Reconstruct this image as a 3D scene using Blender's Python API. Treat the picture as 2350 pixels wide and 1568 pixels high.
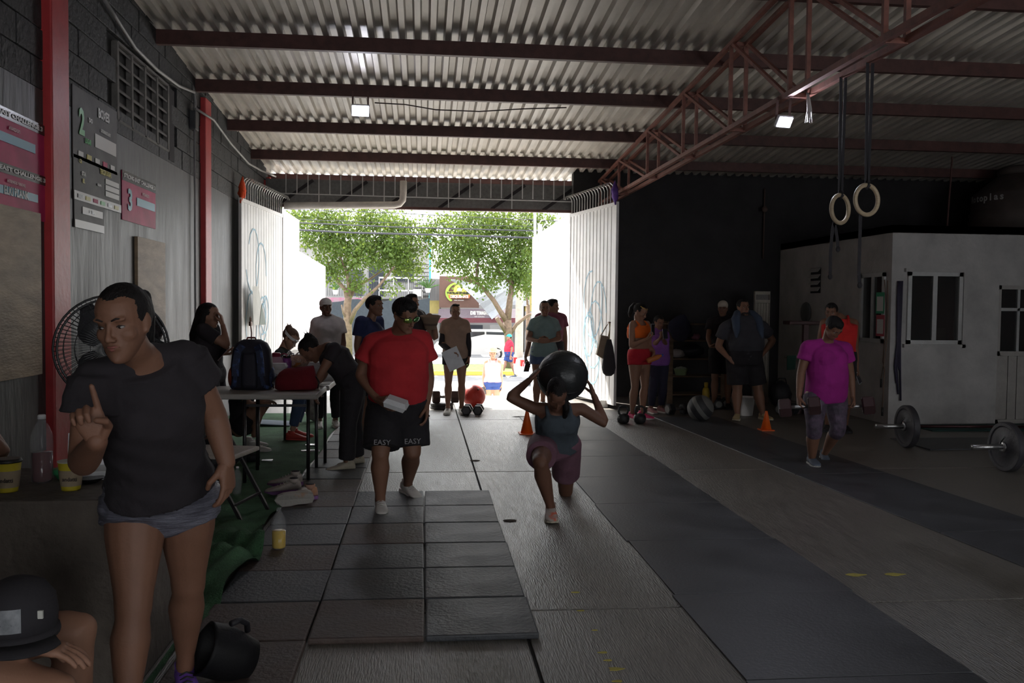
import bpy, bmesh, math, random
import numpy as np
from mathutils import Vector, Matrix, noise as mnoise
PI = math.pi
random.seed(7)
for _o in list(bpy.data.objects): bpy.data.objects.remove(_o)
SC = bpy.context.scene
COL = SC.collection
# ------------------------------------------------------------------ camera
FL = 2030.0; VX, VY, SL = 970.0, 703.0, .0105
CAMZ = 1.45
_p1 = Vector((VX-1175, 784-VY, -FL)); _p2 = Vector((VX+1000-1175, 784-VY-SL*1000, -FL))
_Z = _p2.cross(_p1).normalized()
if _Z.y < 0: _Z = -_Z
_Y = _p1.normalized(); _X = _Y.cross(_Z)
ROT = Matrix((_X, _Y, _Z))           # camera -> world
CR, CU, CF = ROT.col[0].copy(), ROT.col[1].copy(), -ROT.col[2].copy()
CP = Vector((0, 0, CAMZ))
cam = bpy.data.cameras.new('camera'); cam_o = bpy.data.objects.new('camera', cam); COL.objects.link(cam_o)
cam.sensor_width = 36; cam.lens = 36*FL/2350; cam.clip_start = .05; cam.clip_end = 400
cam_o.matrix_world = Matrix.Translation(CP) @ ROT.to_4x4()
SC.camera = cam_o
def ray(px, py): return CF*FL + CR*(px-1175) + CU*(784-py)
def at(px, py, D):
    d = ray(px, py); return CP + d*(D/d.y)
def fl(px, py, z=0.0):
    d = ray(px, py); return CP + d*((z-CAMZ)/d.z)
def wx(px, py, X):
    d = ray(px, py); return CP + d*(X/d.x)
# ------------------------------------------------------------------ light and exposure
EXPO = 2.22
SC.view_settings.view_transform = 'Standard'; SC.view_settings.look = 'None'
SC.view_settings.gamma = 1; SC.view_settings.use_curve_mapping = False
SC.view_settings.exposure = EXPO
SC.cycles.max_bounces = 8; SC.cycles.diffuse_bounces = 6; SC.cycles.glossy_bounces = 3
SC.cycles.transmission_bounces = 6; SC.cycles.transparent_max_bounces = 12
SC.cycles.caustics_reflective = False; SC.cycles.caustics_refractive = False
SC.cycles.sample_clamp_indirect = 4
world = bpy.data.worlds.new('sky'); SC.world = world; world.use_nodes = True
_bg = world.node_tree.nodes['Background']; _bg.inputs[0].default_value = (.95, .97, 1, 1); _bg.inputs[1].default_value = .95
_s = bpy.data.lights.new('sun', 'SUN'); _s.energy = 3.6; _s.angle = .009; _s.color = (1, .96, .89)
sun = bpy.data.objects.new('sun', _s); COL.objects.link(sun)
sun.rotation_euler = Vector((1.4, -2.25, -3.0)).to_track_quat('-Z', 'Y').to_euler()
def area(name, loc, tgt, sx, sy, e, col=(1, 1, 1), portal=False):
    l = bpy.data.lights.new(name, 'AREA'); l.shape = 'RECTANGLE'; l.size = sx; l.size_y = sy; l.energy = e; l.color = col
    o = bpy.data.objects.new(name, l); COL.objects.link(o); o.location = loc
    o.rotation_euler = (Vector(tgt)-Vector(loc)).to_track_quat('-Z', 'Y').to_euler()
    if portal: l.cycles.is_portal = True
    return o
area('sky_portal', (0, 14.6, 1.5), (0, 0, 1.5), 4.9, 3.3, 1, portal=True)
# ------------------------------------------------------------------ materials
MATS = {}
def _nd(nt, t, **kw):
    n = nt.nodes.new(t)
    for k, v in kw.items():
        if k in n.inputs.keys(): n.inputs[k].default_value = v
        else: setattr(n, k, v)
    return n
def mat(name, col, rough=.7, metal=0, var=.12, vscale=8, bump=.15, bscale=60, stretch=(1, 1, 1), col2=None, trans=0, emit=0, alpha=1, spec=None, rvar=0, coord='Object', thr=None):
    if name in MATS: return MATS[name]
    m = bpy.data.materials.new(name); m.use_nodes = True; nt = m.node_tree
    b = nt.nodes['Principled BSDF']; b.inputs['Roughness'].default_value = rough; b.inputs['Metallic'].default_value = metal
    if spec is not None: b.inputs['Specular IOR Level'].default_value = spec
    c4 = (*col, 1)
    tc = _nd(nt, 'ShaderNodeTexCoord'); mp = _nd(nt, 'ShaderNodeMapping'); mp.inputs['Scale'].default_value = stretch
    nt.links.new(tc.outputs[coord], mp.inputs[0])
    if var or col2:
        n = _nd(nt, 'ShaderNodeTexNoise', Scale=vscale, Detail=5.0, Roughness=.6)
        nt.links.new(mp.outputs[0], n.inputs['Vector'])
        r = _nd(nt, 'ShaderNodeValToRGB')
        lo, hi = thr or (.3, .7)
        r.color_ramp.elements[0].position = lo; r.color_ramp.elements[1].position = hi
        c2 = col2 or tuple(min(1, c*(1+var)) for c in col); c1 = tuple(c*(1-var) for c in col) if not col2 else col
        r.color_ramp.elements[0].color = (*c1, 1); r.color_ramp.elements[1].color = (*c2, 1)
        nt.links.new(n.outputs['Fac'], r.inputs[0]); nt.links.new(r.outputs[0], b.inputs['Base Color'])
        if rvar:
            mr = _nd(nt, 'ShaderNodeMapRange'); mr.inputs[3].default_value = rough-rvar; mr.inputs[4].default_value = rough+rvar
            nt.links.new(n.outputs['Fac'], mr.inputs[0]); nt.links.new(mr.outputs[0], b.inputs['Roughness'])
    else: b.inputs['Base Color'].default_value = c4
    if bump:
        n2 = _nd(nt, 'ShaderNodeTexNoise', Scale=bscale, Detail=4.0); nt.links.new(mp.outputs[0], n2.inputs['Vector'])
        bp = _nd(nt, 'ShaderNodeBump', Strength=bump, Distance=.02); nt.links.new(n2.outputs['Fac'], bp.inputs['Height'])
        nt.links.new(bp.outputs[0], b.inputs['Normal'])
    if trans:
        b.inputs['Transmission Weight'].default_value = trans; b.inputs['IOR'].default_value = 1.33
    if emit:
        b.inputs['Emission Color'].default_value = c4; b.inputs['Emission Strength'].default_value = emit
    if alpha < 1: b.inputs['Alpha'].default_value = alpha
    MATS[name] = m; return m
def cloth(name, col, rough=.9, **k): return mat('cloth_'+name, col, rough, bump=.5, bscale=k.pop('bscale', 14), var=k.pop('var', .18), vscale=5, **k)
# ------------------------------------------------------------------ mesh buffer
class MB:
    def __init__(s): s.v = []; s.f = []; s.mi = []; s.uv = None; s.m = 0
    def _add(s, vs, fs):
        b = len(s.v); s.v += [tuple(p) for p in vs]; s.f += [tuple(i+b for i in f) for f in fs]; s.mi += [s.m]*len(fs); return s
    def box(s, lo, hi, M=None):
        vs = [Vector((x, y, z)) for z in (lo[2], hi[2]) for y in (lo[1], hi[1]) for x in (lo[0], hi[0])]
        if M is not None: vs = [M @ p for p in vs]
        return s._add(vs, [(0, 2, 3, 1), (4, 5, 7, 6), (0, 1, 5, 4), (2, 6, 7, 3), (0, 4, 6, 2), (1, 3, 7, 5)])
    def cbox(s, c, d, M=None): return s.box([c[i]-d[i]/2 for i in range(3)], [c[i]+d[i]/2 for i in range(3)], M)
    def bbox(s, lo, hi, r=.01, M=None):        # box with chamfered edges
        bm = bmesh.new(); bmesh.ops.create_cube(bm, size=1)
        for v in bm.verts: v.co = Vector([(lo[i]+hi[i])/2+v.co[i]*(hi[i]-lo[i]) for i in range(3)])
        bmesh.ops.bevel(bm, geom=bm.edges[:], offset=r, segments=2, affect='EDGES', profile=.6)
        bm.verts.index_update(); vs = [(M @ v.co) if M is not None else v.co.copy() for v in bm.verts]
        fs = [[v.index for v in f.verts] for f in bm.faces]; bm.free(); return s._add(vs, fs)
    def bar(s, a, b, w, h=None, up=(0, 0, 1)):  # square bar from a to b
        a, b = Vector(a), Vector(b); h = h or w; d = (b-a).normalized(); up = Vector(up)
        if abs(d.dot(up)) > .98: up = Vector((0, 1, 0)) if abs(d.y) < .9 else Vector((1, 0, 0))
        x = d.cross(up).normalized(); y = x.cross(d)
        vs = [p + x*(sx*w/2) + y*(sy*h/2) for p in (a, b) for sx, sy in ((-1, -1), (1, -1), (1, 1), (-1, 1))]
        return s._add(vs, [(3, 2, 1, 0), (4, 5, 6, 7), (0, 1, 5, 4), (1, 2, 6, 5), (2, 3, 7, 6), (3, 0, 4, 7)])
    def rings(s, R, cap=True, closed=True):
        n = len(R[0]); vs = [p for r in R for p in r]; fs = []
        for i in range(len(R)-1):
            for j in range(n if closed else n-1):
                k = (j+1) % n; fs.append((i*n+j, i*n+k, (i+1)*n+k, (i+1)*n+j))
        if cap:
            fs.append(tuple(range(n-1, -1, -1))); fs.append(tuple((len(R)-1)*n+j for j in range(n)))
        return s._add(vs, fs)
    def tube(s, pts, rad, n=8, round_=False, cap=True):
        pts = [Vector(p) for p in pts]; rad = [rad]*len(pts) if not hasattr(rad, '__len__') else list(rad)
        if round_:
            d0 = (pts[0]-pts[1]).normalized(); d1 = (pts[-1]-pts[-2]).normalized()
            a = [(pts[0]+d0*rad[0]*math.sin(t), rad[0]*max(math.cos(t), .05)) for t in (PI/2, PI/3, PI/6)]
            b = [(pts[-1]+d1*rad[-1]*math.sin(t), rad[-1]*max(math.cos(t), .05)) for t in (PI/6, PI/3, PI/2)]
            pts = [p for p, _ in a]+pts+[p for p, _ in b]; rad = [r for _, r in a]+rad+[r for _, r in b]
        R = []; px = None
        for i, p in enumerate(pts):
            q0 = pts[max(i-1, 0)]; q1 = pts[min(i+1, len(pts)-1)]; d = (q1-q0)
            d = d.normalized() if d.length > 1e-9 else Vector((0, 0, 1))
            if px is None:
                u = Vector((0, 0, 1)) if abs(d.z) < .9 else Vector((0, 1, 0)); x = d.cross(u).normalized()
            else: x = (px - d*px.dot(d)).normalized()
            px = x; y = d.cross(x)
            R.append([p + (x*math.cos(2*PI*j/n) + y*math.sin(2*PI*j/n))*rad[i] for j in range(n)])
        return s.rings(R, cap)
    def lathe(s, prof, c=(0, 0, 0), n=20, M=None, cap=True):
        c = Vector(c); R = []
        for r, z in prof:
            ring = [Vector((r*math.cos(2*PI*j/n), r*math.sin(2*PI*j/n), z)) for j in range(n)]
            R.append([c + ((M @ p) if M is not None else p) for p in ring])
        return s.rings(R, cap)
    def ell(s, c, r, M=None, n=12, m=8):
        c = Vector(c); R = []
        for i in range(1, m):
            t = -PI/2 + PI*i/m
            ring = [Vector((r[0]*math.cos(t)*math.cos(2*PI*j/n), r[1]*math.cos(t)*math.sin(2*PI*j/n), r[2]*math.sin(t))) for j in range(n)]
            R.append([c + ((M @ p) if M is not None else p) for p in ring])
        b = len(s.v); s.rings(R, cap=False); k = len(R)
        lo = Vector((0, 0, -r[2])); hi = Vector((0, 0, r[2]))
        if M is not None: lo, hi = M @ lo, M @ hi
        s.v += [tuple(c+lo), tuple(c+hi)]; L = len(s.v)-2
        for j in range(n):
            q = (j+1) % n; s.f.append((L, b+q, b+j)); s.f.append((L+1, b+(k-1)*n+j, b+(k-1)*n+q)); s.mi += [s.m]*2
        return s
    def prism(s, poly, a, b, f):   # polygon of 2-D points, f(u,v,w)->3-D, w from a to b
        n = len(poly); vs = [f(u, v, a) for u, v in poly]+[f(u, v, b) for u, v in poly]
        return s._add(vs, [tuple(range(n-1, -1, -1)), tuple(range(n, 2*n))]+[(j, (j+1) % n, n+(j+1) % n, n+j) for j in range(n)])
    def mesh(s, name, mats, smooth=False):
        me = bpy.data.meshes.new(name); me.from_pydata(s.v, [], s.f)
        for m in (mats if isinstance(mats, (list, tuple)) else [mats]): me.materials.append(m)
        if len(me.polygons) == len(s.mi) and any(s.mi): me.polygons.foreach_set('material_index', s.mi)
        if smooth: me.polygons.foreach_set('use_smooth', [True]*len(me.polygons))
        me.update(); return me
    def build(s, name, mats, parent=None, smooth=False, autos=False):
        me = s.mesh(name, mats, smooth or autos); o = bpy.data.objects.new(name, me); COL.objects.link(o)
        if autos:
            try: me.set_sharp_from_angle(angle=math.radians(40))
            except Exception: pass
        if parent is not None: o.parent = parent; o.matrix_parent_inverse = Matrix.Identity(4)
        return o
def put(o, parent):  # parent keeping world coordinates already baked in mesh (parent has no rotation)
    o.parent = parent; return o
def tag(o, label=None, cat=None, group=None, kind=None):
    if label: o['label'] = label
    if cat: o['category'] = cat
    if group: o['group'] = group
    if kind: o['kind'] = kind
    return o
class T:      # a thing: Empty at base; parts are given in world coordinates and rebased
    def __init__(s, name, label, cat, loc=(0, 0, 0), group=None, rz=0):
        s.o = bpy.data.objects.new(name, None); COL.objects.link(s.o); s.o.location = loc; s.o.rotation_euler = (0, 0, rz)
        s.o.empty_display_size = .1
        tag(s.o, label, cat, group); s.L = Vector(loc)
    def part(s, name, mb, m, smooth=False, parent=None, local=False, label=None, autos=False):
        if not local: mb.v = [tuple(Vector(p)-s.L) for p in mb.v]
        o = mb.build(name, m, parent or s.o, smooth, autos)
        if label: o['label'] = label
        return o
def single(name, mb, m, label, cat, loc, group=None, smooth=False, autos=False):
    mb.v = [tuple(Vector(p)-Vector(loc)) for p in mb.v]
    o = mb.build(name, m, None, smooth, autos); o.location = loc; return tag(o, label, cat, group)
def struct(name, mb, m, smooth=False):
    o = mb.build(name, m, None, smooth); o['kind'] = 'structure'; return o
def dup(o, loc=None, label=None, rz=None, parent=None):
    c = o.copy(); COL.objects.link(c)
    if parent is not None: c.parent = parent
    if loc is not None: c.location = loc
    if rz is not None: c.rotation_euler = (0, 0, rz)
    if label: c['label'] = label
    for ch in list(o.children): dup(ch, parent=c)
    return c
def piece(me, name, parent, loc, rot=(0, 0, 0), scale=(1, 1, 1)):
    o = bpy.data.objects.new(name, me); COL.objects.link(o); o.parent = parent; o.location = loc; o.rotation_euler = rot; o.scale = scale; return o
def vnoise(me_v, amp, scale, seed=0):
    out = []
    for p in me_v:
        n = mnoise.noise_vector(Vector(p)*scale+Vector((seed, seed*2, 0))); out.append(tuple(Vector(p)+n*amp))
    return out
_fonts = {}
def text(txt, size, m, parent, M, name='lettering', depth=.0015, align='CENTER', squash=1, shear=0, bold=0):
    c = bpy.data.curves.new(name, 'FONT'); c.body = txt; c.size = size; c.extrude = depth; c.align_x = align; c.align_y = 'CENTER'
    c.resolution_u = 2; c.shear = shear; c.offset = bold
    c.materials.append(m); tmp = bpy.data.objects.new(name, c); COL.objects.link(tmp)
    dg = bpy.context.evaluated_depsgraph_get(); me = bpy.data.meshes.new_from_object(tmp.evaluated_get(dg)); bpy.data.objects.remove(tmp)
    me.transform(Matrix.Diagonal((squash, 1, 1, 1))); o = bpy.data.objects.new(name, me); COL.objects.link(o)
    if not me.materials: me.materials.append(m)
    o.parent = parent
    o.matrix_basis = (parent.matrix_basis.inverted() @ M) if parent is not None else M
    o['kind'] = 'stuff'
    return o
def frame(o, x, y, z):  # 4x4 from origin and axes
    M = Matrix((Vector(x).normalized(), Vector(y).normalized(), Vector(z).normalized())).transposed().to_4x4()
    M.translation = Vector(o); return M
# ================================================================== THE SETTING
WX = -2.5; GY = 14.25; RX = 10.6; BY = -3.0; RIGHTX = RX
def roofz(y): return 3.95 - .067*(y-8.71)          # centre line of purlins
m_conc = mat('floor_concrete', (.16, .146, .128), .38, var=.28, vscale=2.2, bump=.42, bscale=10, stretch=(14, 1.4, 1), rvar=.16)
m_base = mat('joint_dirt', (.03, .028, .026), .95)
m_blk = mat('black_painted_block', (.03, .03, .032), .7, var=.6, vscale=6, bump=.9, bscale=22, rvar=.15)
m_plas = mat('black_painted_plaster', (.022, .022, .024), .5, col2=(.085, .084, .082), vscale=4, bump=.5, bscale=9, rvar=.16, stretch=(1, 1.6, .3), thr=(.3, .75))
m_black = mat('black_back_wall', (.022, .02, .022), .8, var=.3, vscale=3)
m_red = mat('red_paint', (.5, .045, .05), .45, var=.12, vscale=6, bump=.15, bscale=20)
m_steel = mat('oxide_red_steel', (.085, .034, .029), .6, var=.3, vscale=9, bump=.08)
m_truss = mat('truss_red_oxide', (.2, .072, .052), .55, var=.3, vscale=9, bump=.08)
m_roof = mat('galvanised_sheet', (.56, .52, .47), .45, metal=.1, var=.16, vscale=1.8, bump=.06, bscale=6, rvar=.12, stretch=(2, 1, 1))
m_white = mat('white_painted_wall', (.78, .77, .75), .8, var=.06, vscale=3)
m_off = mat('office_plaster', (.4, .385, .375), .75, var=.18, vscale=2.5, bump=.25, bscale=25)
m_gate = mat('white_gate_paint', (.74, .73, .72), .45, var=.08, vscale=4)
m_alum = mat('pale_aluminium', (.5, .5, .49), .4, metal=.4, var=.1)
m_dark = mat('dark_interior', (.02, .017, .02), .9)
# floor: slabs
fb = MB(); fb.box((WX-.2, BY, -.2), (RX, GY+.2, -.012)); floor = struct('floor', fb, m_base)
xs = [WX-.1, .47, RX]; ys = [BY, .6, 4.15, 7.72, 11.3, GY+.15]
random.seed(3)
for i in range(len(xs)-1):
    for j in range(len(ys)-1):
        s_ = MB(); nx, ny = 1, 1
        s_.bbox((xs[i]+.007, ys[j]+.007, -.11), (xs[i+1]-.007, ys[j+1]-.007, 0), .006)
        s_.build('concrete_slab', m_conc, floor)
# left wall, front wall, black wall, back, right
w = MB(); w.box((WX-.2, BY, -.1), (WX-.045, GY+.9, 4.8))
wall_left = struct('wall_left', w, m_base)
# lower plaster skin
pl = MB(); pl.box((WX-.046, BY, 0), (WX, GY+.1, 2.842))
pl.build('plaster_facing', m_plas, wall_left)
blk = MB(); blk.bbox((0, .004, .004), (.046, .394, .194), .006)
bme = blk.mesh('concrete_block', m_blk)
VB = (wx(270, 100, WX).y, wx(386, 200, WX).y, 2.95, wx(270, 96, WX).z)      # vent panel extent y0 y1 z0 z1
VZ = (wx(387, 200, WX).y, wx(399, 200, WX).y, 2.87, wx(395, 207, WX).z)
random.seed(11)
row = 0; z = 2.05
while z < 4.3:
    y = 4.4 - (.2 if row % 2 else 0)
    while y < GY-.1:
        zmin = 2.84
        mid = (y+.2, z+.1)
        hole = (VB[0]-.2 < mid[0] < VZ[1]+.1 and VB[2] < mid[1] < VB[3])
        if z >= zmin-.02 and not hole and z < roofz(y)+.12:
            piece(bme, 'concrete_block', wall_left, (WX-.046+random.uniform(-.004, .004), y, z))
        y += .398
    z += .198; row += 1
# vent blocks (lattice with slanted shelves)
m_vent = mat('vent_block_grey', (.16, .15, .14), .85, var=.3, vscale=9)
v = MB(); yy0, yy1, z0, z1 = VB
for k in range(5): yk = yy0+(yy1-yy0)*k/4; v.box((WX-.05, yk-.02, z0), (WX+.004, yk+.02, z1))
for k in range(2): zk = z0+(z1-z0)*k; v.box((WX-.05, yy0, zk-.012), (WX+.004, yy1, zk+.012))
vf = v.build('vent_block_frame', m_vent, wall_left)
sl = MB(); sl.prism([(-.04, .02), (.045, -.055), (.045, -.035), (-.04, .045)], -.18, .18, lambda u, v_, w_: Vector((u, w_, v_)))
sme = sl.mesh('vent_slat', m_vent)
for k in range(4):
    for r in range(7):
        piece(sme, 'vent_slat', wall_left, (WX-.05, yy0+(yy1-yy0)*(k+.5)/4, z0+.07+r*.113))
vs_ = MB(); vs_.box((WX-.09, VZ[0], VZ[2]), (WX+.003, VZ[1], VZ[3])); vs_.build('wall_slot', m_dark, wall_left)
# red concrete posts
for k, (y0, y1) in enumerate(((6.17, 6.46), (10.33, 10.6), (14.55, 14.85))):
    p = MB(); p.bbox((WX-.05, y0, 0), (WX+.06, y1, roofz(y0)-.07), .012)
    o = struct('column_'+str(k+1), p, m_red)
# front wall pieces: left stub, black wall to the right, band above the gate
fw = MB(); fw.box((WX-.1, GY, 0), (-2.25, GY+.15, 3.1)); fw.box((2.42, GY, 0), (RX, GY+.18, 3.9)); 
wall_front = struct('wall_front', fw, m_black)
lint = MB(); lint.box((WX, GY+.25, 3.03), (2.9, GY+.29, 3.46)); band = lint.build('sheet_band', mat('grey_band', (.13, .13, .13), .8, var=.2, vscale=20), wall_front)
lb = MB(); lb.box((WX, GY+.0, 2.99), (2.9, GY+.10, 3.03)); lb.build('lintel_angle', m_steel, wall_front)
for k in range(6):
    b_ = MB(); x0 = -2.3+k*.85; b_.bar((x0, GY+.2, 3.04), (x0+.55, GY+.2, 3.44), .05, .03, up=(0, 1, 0)); b_.build('brace', m_dark, wall_front)
for k in range(27):
    b_ = MB(); x0 = -2.15+k*.17; b_.bar((x0, GY+.02, 3.03 if k % 6 == 3 else 3.2), (x0, GY+.02, 3.5), .014); b_.build('thin_rod', m_alum, wall_front)
b_ = MB(); b_.bar((-2.3, GY+.02, 3.2), (2.4, GY+.02, 3.17), .014); b_.build('thin_rail', m_alum, wall_front)
bw = MB(); bw.box((WX-.2, BY-.2, 0), (-.6, BY, 4.9)); bw.box((1.6, BY-.2, 0), (4.6, BY, 4.9)); bw.box((8.6, BY-.2, 0), (RX+.2, BY, 4.9)); bw.box((-.6, BY-.2, 2.6), (1.6, BY, 4.9)); bw.box((4.6, BY-.2, 3.1), (8.6, BY, 4.9))  # unseen openings behind the camera, placed to brighten the interior, mainly its right side
struct('wall_back', bw, m_plas)
rw = MB(); rw.box((RX, BY, 0), (RX+.2, GY+.2, 4.9)); struct('wall_right', rw, m_black)
# roof: corrugated sheets as panels
pitch = .145; nr = 7; SW = pitch*nr; y0r, y1r = BY-.2, 15.1
prof = []
for k in range(nr):
    b = k*pitch; prof += [(b, 0), (b+.052, 0), (b+.066, .05), (b+.126, .05)]
prof.append((SW+.012, 0))
sh = MB(); n = len(prof); ysplit = [y0r+(y1r-y0r)*t for t in (0, .25, .5, .75, 1)]
R_ = [[Vector((x, y, z + roofz(y)+.07)) for x, z in prof] for y in ysplit]
sh.rings(R_, cap=False, closed=False)
sh.v = sh.v + [(a, b, c+.0015) for a, b, c in sh.v]; nf = len(sh.f); off = len(sh.v)//2
sh.f += [tuple(i+off for i in reversed(f)) for f in sh.f]; sh.mi += [0]*nf
shm = sh.mesh('roof_sheet', m_roof)
ce = MB(); ce.box((WX-.25, y1r-.05, roofz(y1r)+.13), (RX+.3, y1r, roofz(y1r)+.16)); ceiling = struct('ceiling', ce, m_roof)
x = WX-.2; 
while x < RX:
    piece(shm, 'roof_sheet', ceiling, (x, 0, 0)); x += SW
# unseen slab added over the sheets to block light from above
cv = MB(); cv.rings([[Vector((WX-.3, y, roofz(y)+.16)), Vector((RX+.3, y, roofz(y)+.16)), Vector((RX+.3, y, roofz(y)+.18)), Vector((WX-.3, y, roofz(y)+.18))] for y in (y0r, y1r-.1)]); cv.build('roof_light_block', m_roof, ceiling)
PY = [2.3, 3.9, 5.5, 7.1, 8.71, 10.15, 11.75, 13.32, 14.95]
for y in PY:
    p = MB(); zc = roofz(y)
    # C section: web + two flanges with lips
    p.box((WX-.04, y-.03, zc-.068), (RX, y-.024, zc+.068)); p.box((WX-.04, y-.024, zc+.062), (RX, y+.03, zc+.068)); p.box((WX-.04, y-.024, zc-.068), (RX, y+.03, zc-.062)); p.box((WX-.04, y+.025, zc-.062), (RX, y+.03, zc-.045))
    p.build('purlin', m_steel, ceiling)
# truss: two planes
TX = (2.84, 2.985); zb = 3.137
t = T('roof_truss', 'long rust-red steel lattice truss running under the roof to the gate', 'truss', (2.9, 10, zb))
TV = [2.4, 3.8, 5.3, 6.73, 8.08, 9.58, 11.14, 12.78, 14.1]
def zt(y): return roofz(y)-.075
for X in TX:
    b_ = MB(); b_.bar((X, 1.0, zb), (X, 14.25, zb), .045, .042); t.part('bottom_chord', b_, m_truss)
    b_ = MB(); b_.bar((X, 1.0, zt(1.0)), (X, 14.6, zt(14.6)), .042, .038); t.part('top_chord', b_, m_truss)
    for i, y in enumerate(TV):
        b_ = MB(); b_.bar((X, y, zb), (X, y, zt(y)), .032); t.part('vertical_strut', b_, m_truss)
        if i < len(TV)-1 and i != 99:
            b_ = MB(); yn = TV[i+1]; b_.bar((X, yn-.02, zt(yn)), (X, y+.08, zb), .038) if False else b_.bar((X, y+.05, zb), (X, yn-.02, zt(yn)), .03)
            t.part('diagonal_strut', b_, m_truss)
for y in TV:
    for z in (zb-.01, zt(y)):
        b_ = MB(); b_.bar((TX[0], y, z), (TX[1], y, z), .035); t.part('cross_piece', b_, m_truss)
# office (white block of a room inside)
OX, OY, OZ = 5.92, 10.71, 2.545
of = MB()
# side wall x=OX from OY to GY with window hole; front wall y=OY with window and door holes
SWI = (wx(1975, 780, OX).y, wx(2030, 780, OX).y, wx(2000, 785, OX).z, wx(2000, 628, OX).z)
y_a, y_b = sorted(SWI[:2]); z_a, z_b = SWI[2], SWI[3]
of.box((OX, OY, 0), (OX+.14, y_a, OZ)); of.box((OX, y_b, 0), (OX+.14, GY, OZ)); of.box((OX, y_a, 0), (OX+.14, y_b, z_a)); of.box((OX, y_a, z_b), (OX+.14, y_b, OZ))
f_a, f_b = at(2078, 790, OY).x, at(2203, 790, OY).x; fz_a, fz_b = at(2140, 790, OY).z, at(2140, 625, OY).z
d_a, d_b = at(2292, 700, OY).x, at(2292, 700, OY).x+.85; dz = at(2300, 655, OY).z
of.box((OX+.14, OY, 0), (f_a, OY+.14, OZ)); of.box((f_a, OY, 0), (f_b, OY+.14, fz_a)); of.box((f_a, OY, fz_b), (f_b, OY+.14, OZ)); of.box((f_b, OY, 0), (d_a, OY+.14, OZ)); of.box((d_a, OY, dz), (d_b, OY+.14, OZ)); of.box((d_b, OY, 0), (RX, OY+.14, OZ))
of.box((OX, OY, OZ-.1), (RX, GY, OZ))
office = struct('wall_office', of, m_off)
m_room = mat('office_back_red', (.12, .04, .035), .8)
ob = MB(); ob.box((OX+.16, OY+1.6, 0), (RX, OY+1.7, OZ-.1)); ob.build('partition', m_room, office)
# office windows
m_glass = mat('window_glass', (.05, .05, .05), .08, var=0, bump=0, alpha=.35)
def window(name, P, ex, z0, z1, x0, x1, panes, out):  # P(u, v, w): u along, v out, w up
    fr = MB()
    for a in (x0, x1-.05): fr.box(*P(a, -.04, z0, a+.05, .03, z1))
    fr.box(*P(x0, -.04, z0, x1, .03, z0+.05)); fr.box(*P(x0, -.04, z1-.05, x1, .03, z1))
    w_ = struct(name, fr, m_alum)
    for k in range(1, panes):
        a = x0+(x1-x0)*k/panes; b_ = MB(); b_.box(*P(a-.03, -.03, z0+.04, a+.03, .02, z1-.04)); b_.build('mullion', m_alum, w_)
    for k in range(panes):
        a = x0+(x1-x0)*k/panes; b = x0+(x1-x0)*(k+1)/panes; b_ = MB(); b_.box(*P(a+.03, .0, z0+.04, b-.03, .004, z1-.04)); b_.build('pane', m_glass, w_)
    return w_
def Pf(a, b, c, d, e, f): return (a, OY-e, c), (d, OY-b, f)
def Ps(a, b, c, d, e, f): return (OX-e, a, c), (OX-b, d, f)
win1 = window('window_1', Pf, 0, fz_a, fz_b, f_a, f_b, 2, 0)
win2 = window('window_2', Ps, 0, z_a, z_b, y_a, y_b, 2, 0)
# reveal trims around window 1 (raised plaster edge)
tr = MB(); e = .045
tr.box((f_a-e, OY-.05, fz_b), (f_b+e, OY, fz_b+e)); tr.box((f_b, OY-.05, fz_a-e), (f_b+e, OY, fz_b)); tr.box((f_a-e, OY-.05, fz_a-e), (f_b+e, OY, fz_a))
struct('trim_1', tr, m_off)
# office door: panelled metal door, glazed top
dr = MB(); dr.box((d_a, OY+.02, 0), (d_a+.05, OY+.08, dz)); dr.box((d_b-.05, OY+.02, 0), (d_b, OY+.08, dz)); dr.box((d_a, OY+.02, dz-.05), (d_b, OY+.08, dz)); zm = at(2310, 812, OY).z
dr.box((d_a, OY+.02, zm-.03), (d_b, OY+.08, zm+.03)); dr.box((d_a, OY+.02, 0), (d_b, OY+.08, .06))
m_doorp = mat('grey_metal_door', (.33, .31, .29), .55, var=.1)
door = struct('door_1', dr, m_doorp)
for k in range(6):
    b_ = MB(); a = d_a+.05+k*.125; b_.bbox((a+.004, OY+.03, .06), (a+.121, OY+.06, zm-.03), .006); b_.build('door_panel', m_doorp, door)
for (xa, za, zb_) in ((d_a+.28, zm, dz), (d_a+.55, zm, dz)):
    b_ = MB(); b_.box((xa, OY+.03, za), (xa+.035, OY+.07, zb_)); b_.build('glazing_bar', m_alum, door)
b_ = MB(); b_.box((d_a, OY+.03, dz-.33), (d_b, OY+.07, dz-.29)); b_.build('glazing_bar', m_alum, door)
b_ = MB(); b_.box((d_a+.05, OY+.045, zm), (d_b-.05, OY+.05, dz-.05)); b_.build('pane', m_glass, door)
# small louvre window high in the side wall
lv_y0, lv_y1 = sorted((wx(1862, 645, OX).y, wx(1884, 645, OX).y)); lz0, lz1 = wx(1873, 673, OX).z, wx(1873, 615, OX).z
b_ = MB(); b_.box((OX-.012, lv_y0, lz0), (OX-.004, lv_y1, lz1)); lou = struct('window_3', b_, m_dark)
for k in range(4):
    b_ = MB(); zz = lz0+(lz1-lz0)*(k+.3)/4; b_.prism([(-.05, 0), (-.01, .05), (-.01, .065), (-.05, .015)], lv_y0, lv_y1, lambda u, v_, w_: Vector((OX+u, w_, zz+v_))); b_.build('louvre', m_off, lou)
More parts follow.
